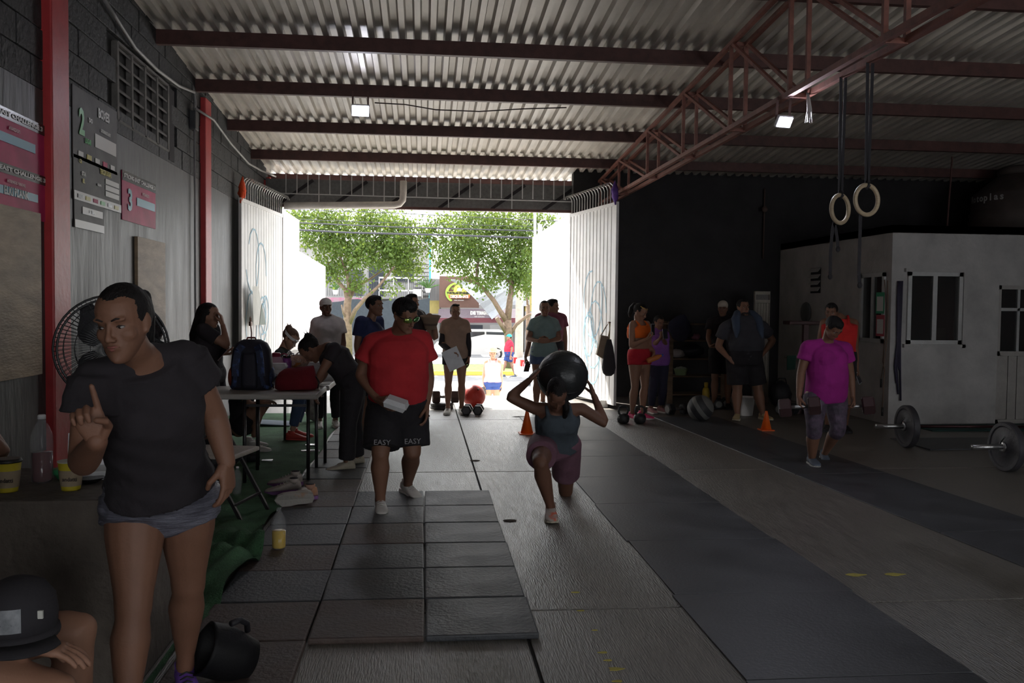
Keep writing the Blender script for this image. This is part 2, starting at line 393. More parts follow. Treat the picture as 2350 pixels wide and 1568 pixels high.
# ------------------------------------------------------------------ outside
ZS = -1.3
m_asph = mat('asphalt', (.2, .2, .205), .9, var=.2, vscale=3, bump=.3, bscale=80)
g = MB(); g.box((-60, 19.6, ZS-.3), (60, 90, ZS)); road = struct('road', g, m_asph)
ap = MB(); ap.prism([(GY+.15, 0), (GY+.15, -.3), (20.2, ZS-.3), (20.2, ZS+.02), (19.6, ZS+.05)], -2.4, 2.5, lambda u, v_, w_: Vector((w_, u, v_)))
struct('driveway', ap, mat('driveway_concrete', (.62, .6, .56), .85, var=.08, vscale=2))
# driveway side walls
wl = MB(); p1_, p2_, p3_ = wx(687, 515, -2.22), wx(690, 580, -2.22), wx(747, 612, -2.22)
wl.box((-2.45, GY, -1.3), (-2.22, p1_.y, 2.97)); wl.prism([(p1_.y, -1.3), (p1_.y, 2.42), (p3_.y, p3_.z), (p3_.y, -1.3)], -2.45, -2.22, lambda u, v_, w_: Vector((w_, u, v_)))
struct('wall_driveway_left', wl, m_white)
wr = MB(); q1, q2 = wx(1307, 497, 2.4), wx(1222, 545, 2.4)
wr.prism([(GY+.02, -1.3), (GY+.02, 3.0), (q2.y, q2.z), (q2.y, -1.3)], 2.4, 2.6, lambda u, v_, w_: Vector((w_, u, v_)))
struct('wall_driveway_right', wr, m_white)
# far verge: kerb, grass, path
yk = fl(1100, 862, ZS).y
kb = MB(); kb.bbox((-30, yk, ZS), (30, yk+.16, ZS+.17), .02); struct('kerb', kb, mat('yellow_kerb', (.75, .48, .08), .7))
gr = MB(); y_g2 = fl(1100, 836, ZS+.17).y; gr.box((-30, yk+.16, ZS), (30, y_g2, ZS+.15)); tag(gr.build('grass_verge', mat('grass_green', (.09, .2, .03), .95, var=.4, vscale=6, bump=.8, bscale=40)), kind='stuff', label='strip of green grass behind the yellow kerb', cat='grass')
pt = MB(); y_p2 = fl(1100, 822, ZS+.17).y; pt.box((-30, y_g2, ZS), (30, y_p2, ZS+.18)); struct('path', pt, mat('path_pink', (.5, .42, .38), .85))
sw = MB(); y_h = fl(1100, 797, ZS).y; sw.box((-60, y_h+6.0, ZS), (60, 88, ZS+.15)); struct('sidewalk', sw, mat('sidewalk_grey', (.4, .38, .36), .85))
# ================================================================== PEOPLE BUILDER
def remeshed(mb, voxel, name, smooth_it=2, fac=.5):
    me = bpy.data.meshes.new(name); me.from_pydata(mb.v, [], mb.f); me.update()
    bm = bmesh.new(); bm.from_mesh(me); bmesh.ops.recalc_face_normals(bm, faces=bm.faces); bm.to_mesh(me); bm.free()
    o = bpy.data.objects.new(name, me); COL.objects.link(o)
    r = o.modifiers.new('r', 'REMESH'); r.mode = 'VOXEL'; r.voxel_size = voxel; r.use_smooth_shade = True
    if smooth_it:
        s = o.modifiers.new('s', 'SMOOTH'); s.iterations = smooth_it; s.factor = fac
    dg = bpy.context.evaluated_depsgraph_get(); ev = o.evaluated_get(dg)
    em = ev.to_mesh(); n = len(em.vertices); co = np.empty(n*3, np.float32); em.vertices.foreach_get('co', co)
    nl = len(em.loops); vi = np.empty(nl, np.int32); em.loops.foreach_get('vertex_index', vi)
    npoly = len(em.polygons); ls = np.empty(npoly, np.int32); em.polygons.foreach_get('loop_start', ls); lt = np.empty(npoly, np.int32); em.polygons.foreach_get('loop_total', lt)
    ev.to_mesh_clear(); bpy.data.objects.remove(o); bpy.data.meshes.remove(me)
    return co.reshape(-1, 3), vi, ls, lt
def fast_mesh(name, chunks, m):
    co = np.concatenate([c[0] for c in chunks]); off = 0; loff = 0; V = []; L = []; Tt = []
    for c, v, l, t in chunks:
        V.append(v+off); L.append(l+loff); Tt.append(t); off += len(c); loff += len(v)
    V = np.concatenate(V); L = np.concatenate(L); Tt = np.concatenate(Tt)
    me = bpy.data.meshes.new(name); me.vertices.add(len(co)); me.vertices.foreach_set('co', co.ravel().astype(np.float32))
    me.loops.add(len(V)); me.loops.foreach_set('vertex_index', V.astype(np.int32))
    me.polygons.add(len(L)); me.polygons.foreach_set('loop_start', L.astype(np.int32)); me.polygons.foreach_set('loop_total', Tt.astype(np.int32))
    me.polygons.foreach_set('use_smooth', np.ones(len(L), bool)); me.update(calc_edges=True); me.validate()
    for mm in (m if isinstance(m, (list, tuple)) else [m]): me.materials.append(mm)
    return me
def wrinkle(ch, amp, sc, seed):
    c = ch[0]
    a = np.sin(c[:, 0]*sc+np.sin(c[:, 2]*sc*1.7+seed)*1.3+seed)*np.sin(c[:, 2]*sc*1.9+np.sin(c[:, 0]*sc*.9)*1.5+seed*2+c[:, 1]*sc)
    b = np.sin(c[:, 2]*sc*2.3+c[:, 0]*sc*1.1+seed*3)
    c = c + np.stack([a*.4, (a*.7+b*.3), b*.15], 1)*amp
    return (c.astype(np.float32), ch[1], ch[2], ch[3])
def oval(c, x, y, rx, ry, n=20, p=2.3):
    out = []
    for j in range(n):
        t = 2*PI*j/n; ct, st = math.cos(t), math.sin(t)
        out.append(c + x*(rx*math.copysign(abs(ct)**(2/p), ct)) + y*(ry*math.copysign(abs(st)**(2/p), st)))
    return out
def lerp(a, b, t): return a+(b-a)*t
def prof(tab, t):
    if t <= tab[0][0]: return tab[0][1:]
    for a, b in zip(tab, tab[1:]):
        if t <= b[0]:
            k = (t-a[0])/(b[0]-a[0]); return tuple(a[i]+(b[i]-a[i])*k for i in range(1, len(a)))
    return tab[-1][1:]
def limb(mb, pts, rad, k=5, n=14, flat=False):   # smooth tapered limb through joints
    P, R = [], []
    for i in range(len(pts)-1):
        for j in range(k):
            t = j/k; P.append(pts[i].lerp(pts[i+1], t)); R.append(rad[i]+(rad[i+1]-rad[i])*t)
    P.append(pts[-1]); R.append(rad[-1]); mb.tube(P, R, n, round_=not flat)
def seg(a, b, t): return a.lerp(b, t)
SKIN = {}
def skin(tone):
    T_ = {'brown': (.2, .095, .058), 'tan': (.3, .155, .1), 'dark': (.15, .068, .042), 'fair': (.42, .24, .16)}
    c = T_[tone]; return mat('skin_'+tone, c, .6, var=.1, vscale=6, bump=.08, bscale=90)
m_hair = mat('dark_hair', (.010, .008, .008), .62, spec=.25, var=.4, vscale=20, bump=.5, bscale=120, stretch=(1, 1, .2))
m_hairb = mat('brown_hair', (.11, .05, .022), .5, var=.3, vscale=20, bump=.5, bscale=120, stretch=(1, 1, .2))
m_eye = mat('eye_white', (.34, .31, .29), .3, var=0, bump=0); m_iris = mat('dark_iris', (.015, .008, .006), .2, var=0, bump=0)
m_lip = mat('lip', (.26, .085, .07), .5, var=0, bump=0); m_brow = mat('eyebrow', (.02, .013, .012), .8, var=0, bump=0)
def head_mesh(mb, M, k=1.0, ears=True, jaw=1.0, fem=False):
    def ring(z, w, f, b, n=22, p=2.25):
        c = Vector((0, (f+b)/2, z)); return [M @ (q*k) for q in oval(c, Vector((1, 0, 0)), Vector((0, 1, 0)), w, (f-b)/2, n, p)]
    tab = [(-.117, .010, .066, .035), (-.112, .024, .08, .02), (-.10, .038*jaw, .087, -.005), (-.085, .049*jaw, .0895, -.03), (-.06, .059*(jaw+1)/2, .089, -.055), (-.035, .065, .0865, -.075),
           (-.01, .066, .0835, -.09), (.008, .0675, .0815, -.097), (.026, .069, .088, -.1), (.05, .07, .087, -.101), (.075, .064, .076, -.093), (.095, .05, .056, -.077), (.108, .033, .034, -.055), (.115, .012, .01, -.028)]
    mb.rings([ring(*t) for t in tab])
    E = lambda c, r, rot=None: mb.ell(M @ (Vector(c)*k), [q*k for q in r], (M.to_3x3() @ (rot or Matrix.Identity(3))), 12, 8)
    mb.tube([M @ (Vector(q)*k) for q in ((0, .085, .018), (0, .0955, -.008), (0, .1055, -.028))], [.0075*k*(.9 if fem else 1), .0085*k*(.9 if fem else 1), .0112*k*(.92 if fem else 1)], 10, round_=True)
    for s in (-1, 1):
        E((s*.0115, .0945, -.034), (.0085, .0095, .0075))
        E((s*.030, .0765 if fem else .079, .027), (.024, .0125, .008), Matrix.Rotation(-s*.15, 3, 'Y'))
        E((s*.034, .046, -.024), (.03, .034, .03))
        if not fem: E((s*.014, .086, -.104+.006), (.018, .012, .014))
        if ears:
            E((s*.073, -.012, -.003), (.007, .016, .03), Matrix.Rotation(s*.35, 3, 'Z') @ Matrix.Rotation(.15, 3, 'X'))
            E((s*.071, -.004, -.028), (.006, .009, .012))
    E((0, .088, -.058), (.024, .0095, .011)); E((0, .082 if fem else .085, -.098), (.016, .012, .013))
def face_bits(T_, M, k, detail, name='body'):
    R3 = M.to_3x3()
    for s in (-1, 1):
        e = MB(); ir = MB(); br = MB(); ld = MB()
        c = Vector((s*.031, .0725, .004)); e.ell(M @ (c*k), (.0125*k, .0105*k, .0055*k), R3, 12, 8)
        c2 = c+Vector((0, .0068, 0)); ir.ell(M @ (c2*k), (.0056*k, .004*k, .0052*k), R3, 10, 6)
        br.tube([M @ (Vector(q)*k) for q in ((s*.014, .0905, .0265), (s*.03, .0895, .033), (s*.047, .0755, .028))], [.0026*k, .0034*k, .0018*k], 6)
        ld.tube([M @ (Vector(q)*k) for q in ((s*.0175, .0775, .004), (s*.031, .0835, .0105), (s*.044, .0735, .005))], [.001*k, .0019*k, .001*k], 5)
        eo = T_.part('eye', e, m_eye, True); T_.part('iris', ir, m_iris, True, parent=eo); T_.part('eyelid', ld, m_brow, True, parent=eo); T_.part('eyebrow', br, m_brow, True)
    for nm, pts, rr in (('upper_lip', ((-.023, .0865, -.0565), (-.009, .0955, -.0535), (0, .0965, -.055), (.009, .0955, -.0535), (.023, .0865, -.0565)), (.0012, .0038, .0036, .0038, .0012)), ('lower_lip', ((-.02, .087, -.0595), (0, .095, -.0635), (.02, .087, -.0595)), (.0012, .005, .0012))):
        lp = MB(); lp.tube([M @ (Vector(q)*k) for q in pts], [q*k for q in rr], 8); T_.part(nm, lp, m_lip, True)
def hand(mb, w, d, nrm, s=1.0, curl=.4, side=1, style='relax', tcurl=.3):
    # w wrist, d direction to the knuckles, nrm the way the palm faces, side: +1 thumb along d x nrm
    d = d.normalized(); nrm = (nrm - d*nrm.dot(d)).normalized(); l = d.cross(nrm)*side
    c = lambda a, b, h: w + d*a*s + l*b*s + nrm*h*s
    R = []
    for a, wd, th, cy in ((-.012, .024, .019, 0), (.01, .029, .018, .002), (.04, .038, .0165, .002), (.07, .041, .014, 0), (.088, .038, .012, 0)):
        R.append(oval(c(a, cy, 0), l, nrm, wd*s, th*s, 14, 2.8))
    mb.rings(R)
    F = (( .030, .070, .0088), (.010, .078, .0090), (-.0105, .073, .0086), (-.029, .058, .0078))
    for i, (off, ln, r) in enumerate(F):
        cc = curl if not hasattr(curl, '__len__') else curl[i]
        if style == 'point': cc = .06 if i == 0 else 1.35
        p = c(.084 - abs(off-.008)*.15, off, 0); ang = (off*2.2 if cc < .8 else off*.2); dd = (d*math.cos(ang)+l*math.sin(ang))
        pts = [p - d*.012*s]; a = cc*.7
        pts.append(p)
        for sl in (.46, .31, .25):
            v = dd*math.cos(a)+nrm*math.sin(a); p = p+v*ln*sl*s; pts.append(p); a += cc*.85
        mb.tube(pts, [r*s*q for q in (1.05, 1.1, 1.0, .93, .82)], 9, round_=True)
    tp = [c(.008, .018, .006), c(.036, .043, .012)]
    a = tcurl
    v = (d*.75+l*.55*(1-a)+nrm*(.25+a)).normalized(); tp.append(tp[-1]+v*.036*s)
    v2 = (d*(.8-.3*a)-l*a*.9+nrm*(.3+.5*a)).normalized(); tp.append(tp[-1]+v2*.028*s)
    mb.tube(tp, [.0145*s, .0125*s, .0105*s, .0088*s], 9, round_=True)
def shoe_parts(T_, an, toe, s, col_m, sole_m, ground=0.0, tilt=False, name='shoe', lace_m=None):
    f = (toe-an); 
    if not tilt: f.z = 0
    f.normalize(); up = Vector((0, 0, 1)); up = (up - f*up.dot(f)).normalized(); x = f.cross(up)
    base = Vector((an.x, an.y, ground)) if not tilt else an - up*.075*s
    c = lambda a, b, h: base+f*a*s+x*b*s+up*h*s
    tab = [(-.075, .018, .06, .03), (-.068, .030, .085, .035), (-.04, .036, .098, .045), (0, .036, .094, .05), (.04, .038, .078, .045), (.09, .045, .06, .04), (.135, .046, .048, .033), (.17, .036, .04, .028), (.188, .018, .032, .024)]
    mb = MB(); mb.rings([oval(c(a, 0, (h+.018)/2), x, up, w, (h-.018)/2, 14, 2.4) for a, w, h, _ in tab])
    mb.tube([c(-.02, 0, .07), c(-.02, 0, .108)], [.036*s, .038*s], 12)
    sh = T_.part(name, mb, col_m, True)
    so = MB(); poly = []
    out = [(-.082, 0), (-.07, .034), (-.03, .04), (.03, .039), (.09, .05), (.14, .049), (.175, .034), (.196, 0)]
    out = out+[(a, -b) for a, b in out[-2:0:-1]]
    so.prism(out, 0, 1, lambda u, v_, w_: c(u, v_, .0 + w_*(.026 if u < .05 else .022) + (.012 if u > .16 and w_ == 0 else 0)))
    o = T_.part('sole', so, sole_m, False, parent=sh)
    if lace_m:
        lc = MB()
        for q in range(4):
            a = .03+q*.022; h = .083-q*.009
            lc.tube([c(a, -.024, h-.006), c(a+.004, 0, h+.006), c(a, .024, h-.006)], .0035*s, 5)
        T_.part('lace', lc, lace_m, True, parent=sh)
    return sh
def person(label, D, J, h=1.62, sex='f', build=1.0, belly=0.0, tone='brown', face=(0, 0, 0), hair='pony', hcol=None,
           top=None, bottom=None, shoes=None, vox=.013, hvox=.006, hands=({}, {}), ground=0.0, bust=.5, head_k=None, group=None,
           noface=False, extra=None, seed=1, tilt=(False, False), loc=None, wr=1.0, lw=1.0):
    # J: joint -> (px, py[, dd]) ; a = the person's right, b = the person's left
    W = {}
    for k_, v in J.items():
        W[k_] = v if isinstance(v, Vector) else at(v[0], v[1], D+(v[2] if len(v) > 2 else 0))
    s = h/1.62; bw = build
    Pm = (W['pa']+W['pb'])/2; Nk = W['nk']; Sa, Sb = W['sa'], W['sb']; hc = W['hd']
    foot = min((W[q].z for q in ('aa', 'ab') if q in W), default=ground+.08)
    base = loc or Vector((Pm.x, Pm.y, ground))
    T_ = T('person', label, 'person', base, group)
    up = (Nk-Pm).normalized()
    xh = (W['pb']-W['pa']).normalized(); xs_ = (Sb-Sa).normalized()
    # spine
    def spine(t):
        xx = xh.lerp(xs_, max(0, min(1, t))).normalized(); xx = (xx-up*xx.dot(up)).normalized(); fw = xx.cross(up)   # a->b x up
        fwd = fw
        bow = math.sin(PI*max(0, min(1, t)))*J.get('bow', 0) if False else 0
        return Pm.lerp(Nk, t) if t >= 0 else Pm+up*((Nk-Pm).length*t), xx, fwd
    fem = sex == 'f'
    hw = .165*bw if fem else .155*bw
    TAB = [(-.20, .10*bw, .075), (-.10, hw*.93, .105*bw), (0.0, hw, .118*bw), (.12, hw*.97, .115*bw+belly*.35), (.3, (.132 if fem else .142)*bw+belly*.55, .098*bw+belly), (.48, (.138 if fem else .152)*bw+belly*.4, .102*bw+belly*.8),
           (.66, (.146 if fem else .158)*bw, (.108+.018*bust if fem else .110)*bw), (.78, (.142 if fem else .16)*bw, (.098 if fem else .104)*bw), (.86, (.118 if fem else .135)*bw, .08*bw), (.92, (.085 if fem else .097)*bw, .066*bw), (.96, .066, .06), (1.0, .056, .055), (1.06, .052, .053)]
    def torso_rings(t0, t1, inf=0, inf2=0, shx=1.0, flare=0, nr=20):
        R = []; ts = [t0]+[q[0] for q in TAB if t0 < q[0] < t1]+[t1]; tt = []
        for a, b in zip(ts, ts[1:]):
            tt += [a, (a+b)/2]
        tt.append(t1)
        for t in tt:
            wx_, dy_ = prof(TAB, t); c, xx, fw = spine(t)
            fl_ = flare*max(0, (.45-t)/.6)
            R.append(oval(c+fw*(.008+belly*.35*max(0, 1-abs(t-.35)/.35))*s, xx, fw, (wx_*(shx if t > .8 else 1)+inf+fl_)*s, (dy_+inf2+fl_)*s, nr, 2.35))
        return R
    # ------------- body
    B = MB()
    B.rings(torso_rings(-.12, 1.02))
    if fem:
        for q in (-1, 1):
            c, xx, fw = spine(.70); B.ell(c+xx*q*.066*s*bw+fw*(.085*bw+belly*.3)*s, (.058*s*bw, .052*s*bw, .058*s*bw), frame((0, 0, 0), xx, fw, up).to_3x3(), 12, 8)
    arm_r = [.045*bw, .042*bw, .035*bw, .035*bw, .025*(bw*.5+.5)]
    for sd in 'ab':
        S = W['s'+sd]
        B.tube([spine(.985)[0], seg(spine(.94)[0], S, .5), S], [.04*s, .042*s*bw, .043*s*bw], 14, round_=True)
        if 'e'+sd in W:
            E_ = W['e'+sd]; Wr = W['w'+sd]
            limb(B, [S, seg(S, E_, .45), E_, seg(E_, Wr, .28), Wr], [q*s*wr for q in arm_r])
        if 'k'+sd in W:
            P = W['p'+sd]; K = W['k'+sd]; A = W['a'+sd]
            th = [(.090 if fem else .084)*bw, (.084 if fem else .077)*bw, .053*bw, .057*bw, .033*(bw*.5+.5), .036]; th = [q*lw for q in th[:4]]+th[4:]
            kk = (K-P).length; d = (K-P).normalized()
            fk = (K-P).cross(A-K); fk = (A-P).normalized().cross(Vector((1, 0, 0))) if fk.length < 1e-6 else fk
            bk_ = Vector((0, 0, 0))+(-spine(0)[2])*.012*s
            limb(B, [P, seg(P, K, .35), seg(P, K, .88), K, seg(K, A, .1), seg(K, A, .3)+bk_, seg(K, A, .6)+bk_*.6, seg(K, A, .88), A], [q*s for q in (th[0], th[1], th[2]*1.04, th[2], th[2]*.9, th[3], (th[3]+th[4])*.5, th[4], th[5])])
            B.ell(K-bk_*1.2, (.043*bw*s,)*3, None, 12, 8)
            bk = None
    th_ = lw
    mk = head_k or (h*.1365/.232 if fem else h*.135/.232)
    yaw, pitch, roll = [math.radians(q) for q in face]
    # face dir: yaw 0 looks to the camera (-Y), positive to +X ; pitch positive looks down
    HM = Matrix.Translation(hc) @ Matrix.Rotation(PI+yaw, 4, 'Z') @ Matrix.Rotation(-pitch, 4, 'X') @ Matrix.Rotation(roll, 4, 'Y')
    chin = HM @ Vector((0, -.012, -.07)); B.tube([spine(.96)[0], seg(spine(.96)[0], chin, .5), chin], [.062*s, .052*s, .05*s], 14, round_=True)
    for q in B.v: pass
    sk = skin(tone)
    ch = [remeshed(B, vox, 'body', 4, .6)]
    Hm = MB(); head_mesh(Hm, HM, mk, jaw=.9 if fem else 1.04, fem=fem); Hm.tube([seg(spine(1.0)[0], chin, .4), HM @ Vector((0, -.01, -.04))], [.046*s, .046*s], 14, round_=True)
    ch.append(remeshed(Hm, hvox, 'head', 4, .5))
    for sd, hd_ in zip('ab', hands):
        if 'w'+sd in W and hd_ is not None:
            Hn = MB(); Wr = W['w'+sd]; E_ = W['e'+sd]; d = hd_.get('d') or (Wr-E_); nrm = hd_.get('n') or Vector((0, 0, -1))
            side = hd_.get('side', 1 if sd == 'a' else -1)
            hand(Hn, Wr, Vector(d).normalized(), Vector(nrm), s*(1.0 if fem else 1.08)*hd_.get('k', 1), hd_.get('curl', .4), side, hd_.get('style', 'relax'), hd_.get('tcurl', .3))
            ch.append(remeshed(Hn, min(hvox, .0055)*.85, 'hand', 1, .4))
    for c_ in ch: c_[0][:] -= np.array(base, np.float32)
    me = fast_mesh('body', ch, sk); bo = bpy.data.objects.new('body', me); COL.objects.link(bo); bo.parent = T_.o
    def cl(name, mb, m, v=None, amp=.004, sc=22, parent=None, label=None, it=3):
        c_ = remeshed(mb, v or max(vox*.8, .008), name, it, .5)
        if amp: c_ = wrinkle(c_, amp*s, sc, seed)
        c_[0][:] -= np.array(base, np.float32)
        o = bpy.data.objects.new(name, fast_mesh(name, [c_], m)); COL.objects.link(o); o.parent = parent or T_.o
        if label: o['label'] = label
        return o
    if not noface and hair != 'back': face_bits(T_, HM, mk, 1)
    # ------------- top
    if top:
        C_ = MB(); inf = top.get('inf', .012)
        t0 = top.get('t0', -.08); t1 = top.get('t1', .985)
        if top.get('kind') == 'tank':
            R = torso_rings(t0, .8, inf, inf+.006, flare=top.get('flare', 0))
            for t in (.86, .93):
                wx_, dy_ = prof(TAB, t); c, xx, fw = spine(t); R.append(oval(c+fw*.008*s, xx, fw, wx_*.68*s, (dy_+inf+.012)*s, 20, 2.4))
            C_.rings(R)
        elif top.get('kind') == 'bra':
            R = torso_rings(.52, .8, inf+.006, inf+.012)
            for t in (.87,):
                wx_, dy_ = prof(TAB, t); c, xx, fw = spine(t); R.append(oval(c+fw*.008*s, xx, fw, wx_*.6*s, (dy_+inf+.018)*s, 20, 2.4))
            C_.rings(R)
        else:
            R = torso_rings(t0, .93, inf, inf+.006, flare=top.get('flare', .0))
            c, xx, fw = spine(t1); nw = top.get('neck', .064)
            R.append(oval(c, xx, fw, nw*1.15*s, nw*s, 20, 2.1)); C_.rings(R)
        if fem:
            for q in (-1, 1):
                c, xx, fw = spine(.70); C_.ell(c+xx*q*.058*s*bw+fw*(.062*bw+belly*.3+inf)*s, (.08*s*bw, .068*s*bw, .08*s*bw), frame((0, 0, 0), xx, fw, up).to_3x3(), 12, 8)
        if top.get('kind') in ('tank', 'bra'):
            for q in (-1, 1):
                pts = []
                for t_, k_ in ((.78, 1), (.9, 1), (.975, .45), (.985, 0), (.975, -.45), (.9, -1), (.78, -1)):
                    wx_, dy_ = prof(TAB, min(t_, .93)); c, xx, fw = spine(t_); pts.append(c+xx*q*.078*s*bw+fw*(dy_+inf+.002)*k_*s+up*(.0 if abs(k_) == 1 else .006))
                C_.tube(pts, [.02*s, .017*s, .016*s, .016*s, .016*s, .017*s, .02*s], 8)
        sf = top.get('sleeve', 0)
        if sf:
            for sd in 'ab':
                if 'e'+sd not in W: continue
                S = W['s'+sd]; E_ = W['e'+sd]; r0 = (arm_r[0]+inf+.001)*s*wr; q = top.get('sflare', .008)
                C_.tube([spine(.975)[0], seg(spine(.935)[0], S, .5), S], [(.036+inf)*s, (.040*bw+inf)*s, (.043*bw+inf)*s], 14, round_=True)
                C_.tube([seg(S, E_, -.02), seg(S, E_, sf*.5), seg(S, E_, sf)], [r0, r0, r0*.98+q*s], 16)
        cl('shirt' if top.get('kind') not in ('tank', 'bra') else 'top', C_, top['m'], amp=top.get('amp', .005), sc=top.get('sc', 20))
    # ------------- bottom
    if bottom:
        C_ = MB(); inf = bottom.get('inf', .012); C_.rings(torso_rings(-.13, bottom.get('t1', .2), inf, inf))
        fr = bottom.get('frac', .4); fle = bottom.get('flare', 0)
        for sd in 'ab':
            if 'k'+sd not in W: continue
            P = W['p'+sd]; K = W['k'+sd]; A = W['a'+sd]
            r = [(th[0]+inf)*s, (th[1]+inf)*s, (th[2]+inf+.01)*s]
            if fr <= 1:
                e = seg(P, K, fr); rr = lerp(r[1], r[2], max(0, (fr-.35)/.65)) if fr > .35 else lerp(r[0], r[1], fr/.35)
                C_.tube([seg(P, K, -.05), seg(P, K, fr*.5), e], [r[0], lerp(r[0], rr, .5)+fle*.5*s, rr+fle*s], 18)
            else:
                g = min(1, fr-1)
                rk = (th[2]+inf)*s; ra = (bottom.get('ankle', .05))*s
                pts = [P, seg(P, K, .35), K, seg(K, A, .3*g), seg(K, A, g)]
                limb(C_, pts, [r[0], r[1], rk, (th[3]+inf)*s, lerp(rk, ra, g)], flat=True)
        cl(bottom.get('name', 'shorts'), C_, bottom['m'], amp=bottom.get('amp', .004), sc=bottom.get('sc', 24))
    # ------------- shoes
    if shoes:
        for i, sd in enumerate('ab'):
            if 't'+sd in W and 'a'+sd in W:
                if tilt[i]: shoe_parts(T_, W['a'+sd], W['t'+sd], s*shoes.get('k', 1), shoes['m'], shoes['sole'], ground, True, lace_m=shoes.get('lace'))
                else: shoe_parts(T_, W['a'+sd], W['t'+sd], s*shoes.get('k', 1), shoes['m'], shoes['sole'], ground, lace_m=shoes.get('lace'))
                if shoes.get('sock'):
                    A = W['a'+sd]; K = W['k'+sd]; sb_ = MB(); sb_.tube([A-(K-A).normalized()*.02, seg(A, K, shoes.get('sockh', .12))], [.041*s, .044*s], 14); T_.part('sock', sb_, shoes['sock'], True)
    # ------------- hair
    hm = hcol or m_hair
    HL = lambda c: HM @ (Vector(c)*mk)
    H_ = MB(); r3 = HM.to_3x3(); rt = r3 @ Matrix.Rotation(math.radians(24), 3, 'X')
    if hair in ('short', 'crop'):
        g = .0 if hair == 'short' else -.003
        H_.ell(HL((0, -.018, .034)), [q*mk for q in (.0775, .1045+g, .086)], rt, 22, 16)
        if hair == 'short': H_.ell(HL((0, .022, .088)), [q*mk for q in (.056, .056, .034)], r3, 16, 10)
    elif hair in ('pony', 'bun', 'long', 'messy', 'low', 'braid'):
        H_.ell(HL((0, -.024, .033)), [q*mk for q in (.0765, .1055, .0885)], r3 @ Matrix.Rotation(math.radians(17), 3, 'X'), 28, 20)
        H_.ell(HL((0, -.05, .02)), [q*mk for q in (.072, .07, .075)], r3, 20, 14)
        if hair == 'pony': H_.tube([HL(q) for q in ((0, -.09, .06), (0, -.135, .05), (.01, -.15, -.02), (.012, -.135, -.1), (.0, -.12, -.15))], [q*mk for q in (.026, .033, .036, .028, .01)], 12, round_=True)
        if hair == 'low': H_.tube([HL(q) for q in ((0, -.10, -.01), (0, -.125, -.03), (.01, -.12, -.1), (.012, -.11, -.18))], [q*mk for q in (.03, .033, .028, .01)], 12, round_=True)
        if hair == 'braid':
            pts = [HL(q) for q in ((0, -.10, .0), (-.03, -.1, -.05), (-.075, -.02, -.09), (-.085, .05, -.13), (-.085, .07, -.2), (-.08, .075, -.27))]
            H_.tube(pts, [q*mk for q in (.035, .032, .028, .024, .02, .012)], 10, round_=True)
        if hair == 'bun': H_.ell(HL((0, -.115, .035)), [q*mk for q in (.042, .036, .04)], r3, 14, 10)
        if hair == 'messy':
            H_.ell(HL((0, -.1, .07)), [q*mk for q in (.045, .04, .045)], r3, 14, 10)
            for q in range(7): a = q*.9; H_.tube([HL((0, -.1, .07)), HL((.06*math.cos(a), -.13-.02*math.sin(a*2), .08+.06*math.sin(a)))], [.012*mk, .003*mk], 6, round_=True)
        if hair == 'long':
            for q in (-1, 1): H_.tube([HL(p) for p in ((q*.05, -.02, .05), (q*.07, -.03, -.03), (q*.075, -.04, -.12), (q*.07, -.07, -.22), (q*.05, -.09, -.32))], [p*mk for p in (.03, .03, .034, .034, .015)], 12, round_=True)
            H_.tube([HL(p) for p in ((0, -.07, .03), (0, -.085, -.08), (0, -.11, -.22), (0, -.12, -.36))], [p*mk for p in (.06, .062, .06, .02)], 14, round_=True)
    if H_.v:
        c_ = remeshed(H_, max(hvox, .005), 'hair', 4 if hvox < .005 else 1, .5)
        rs = np.random.RandomState(seed); c_[0][:] += (rs.rand(*c_[0].shape)-.5)*(.0008 if hvox < .005 else .003)
        c_[0][:] -= np.array(base, np.float32)
        o = bpy.data.objects.new('hair', fast_mesh('hair', [c_], hm)); COL.objects.link(o); o.parent = T_.o
    if hair == 'cap' or (extra and 'cap' in extra):
        e = (extra or {}).get('cap', {}); cm = e.get('m', m_white); C_ = MB(); 
        C_.ell(HL((0, -.012, .05)), [q*mk for q in (.081, .103, .078)], r3, 20, 14)
        R = []
        V_ = MB()
        for q in range(7):
            a = -1+q/3; x = .068*a; yb = .075*math.sqrt(max(0, 1-a*a*.9)); yf = yb+.075*math.sqrt(max(.02, 1-a*a))
            R.append([HL((x, yb, .052)), HL((x, yf, .036)), HL((x, yf, .041)), HL((x, yb, .058))])
        V_.rings(R)
        co = T_.part('cap', C_, cm, True); T_.part('cap_visor', V_, e.get('visor', cm), True, parent=co)
        HH = MB(); HH.ell(HL((0, -.03, .0)), [q*mk for q in (.0735, .079, .065)], r3, 18, 12); T_.part('hair', HH, hm, True)
    T_.HM = HM; T_.HL = HL; T_.W = W; T_.s = s; T_.mk = mk; T_.spine = spine; T_.up = up; T_.cl = cl; T_.arm_r = arm_r; T_.th = th if any('k'+q in W for q in 'ab') else None; T_.TAB = TAB
    return T_
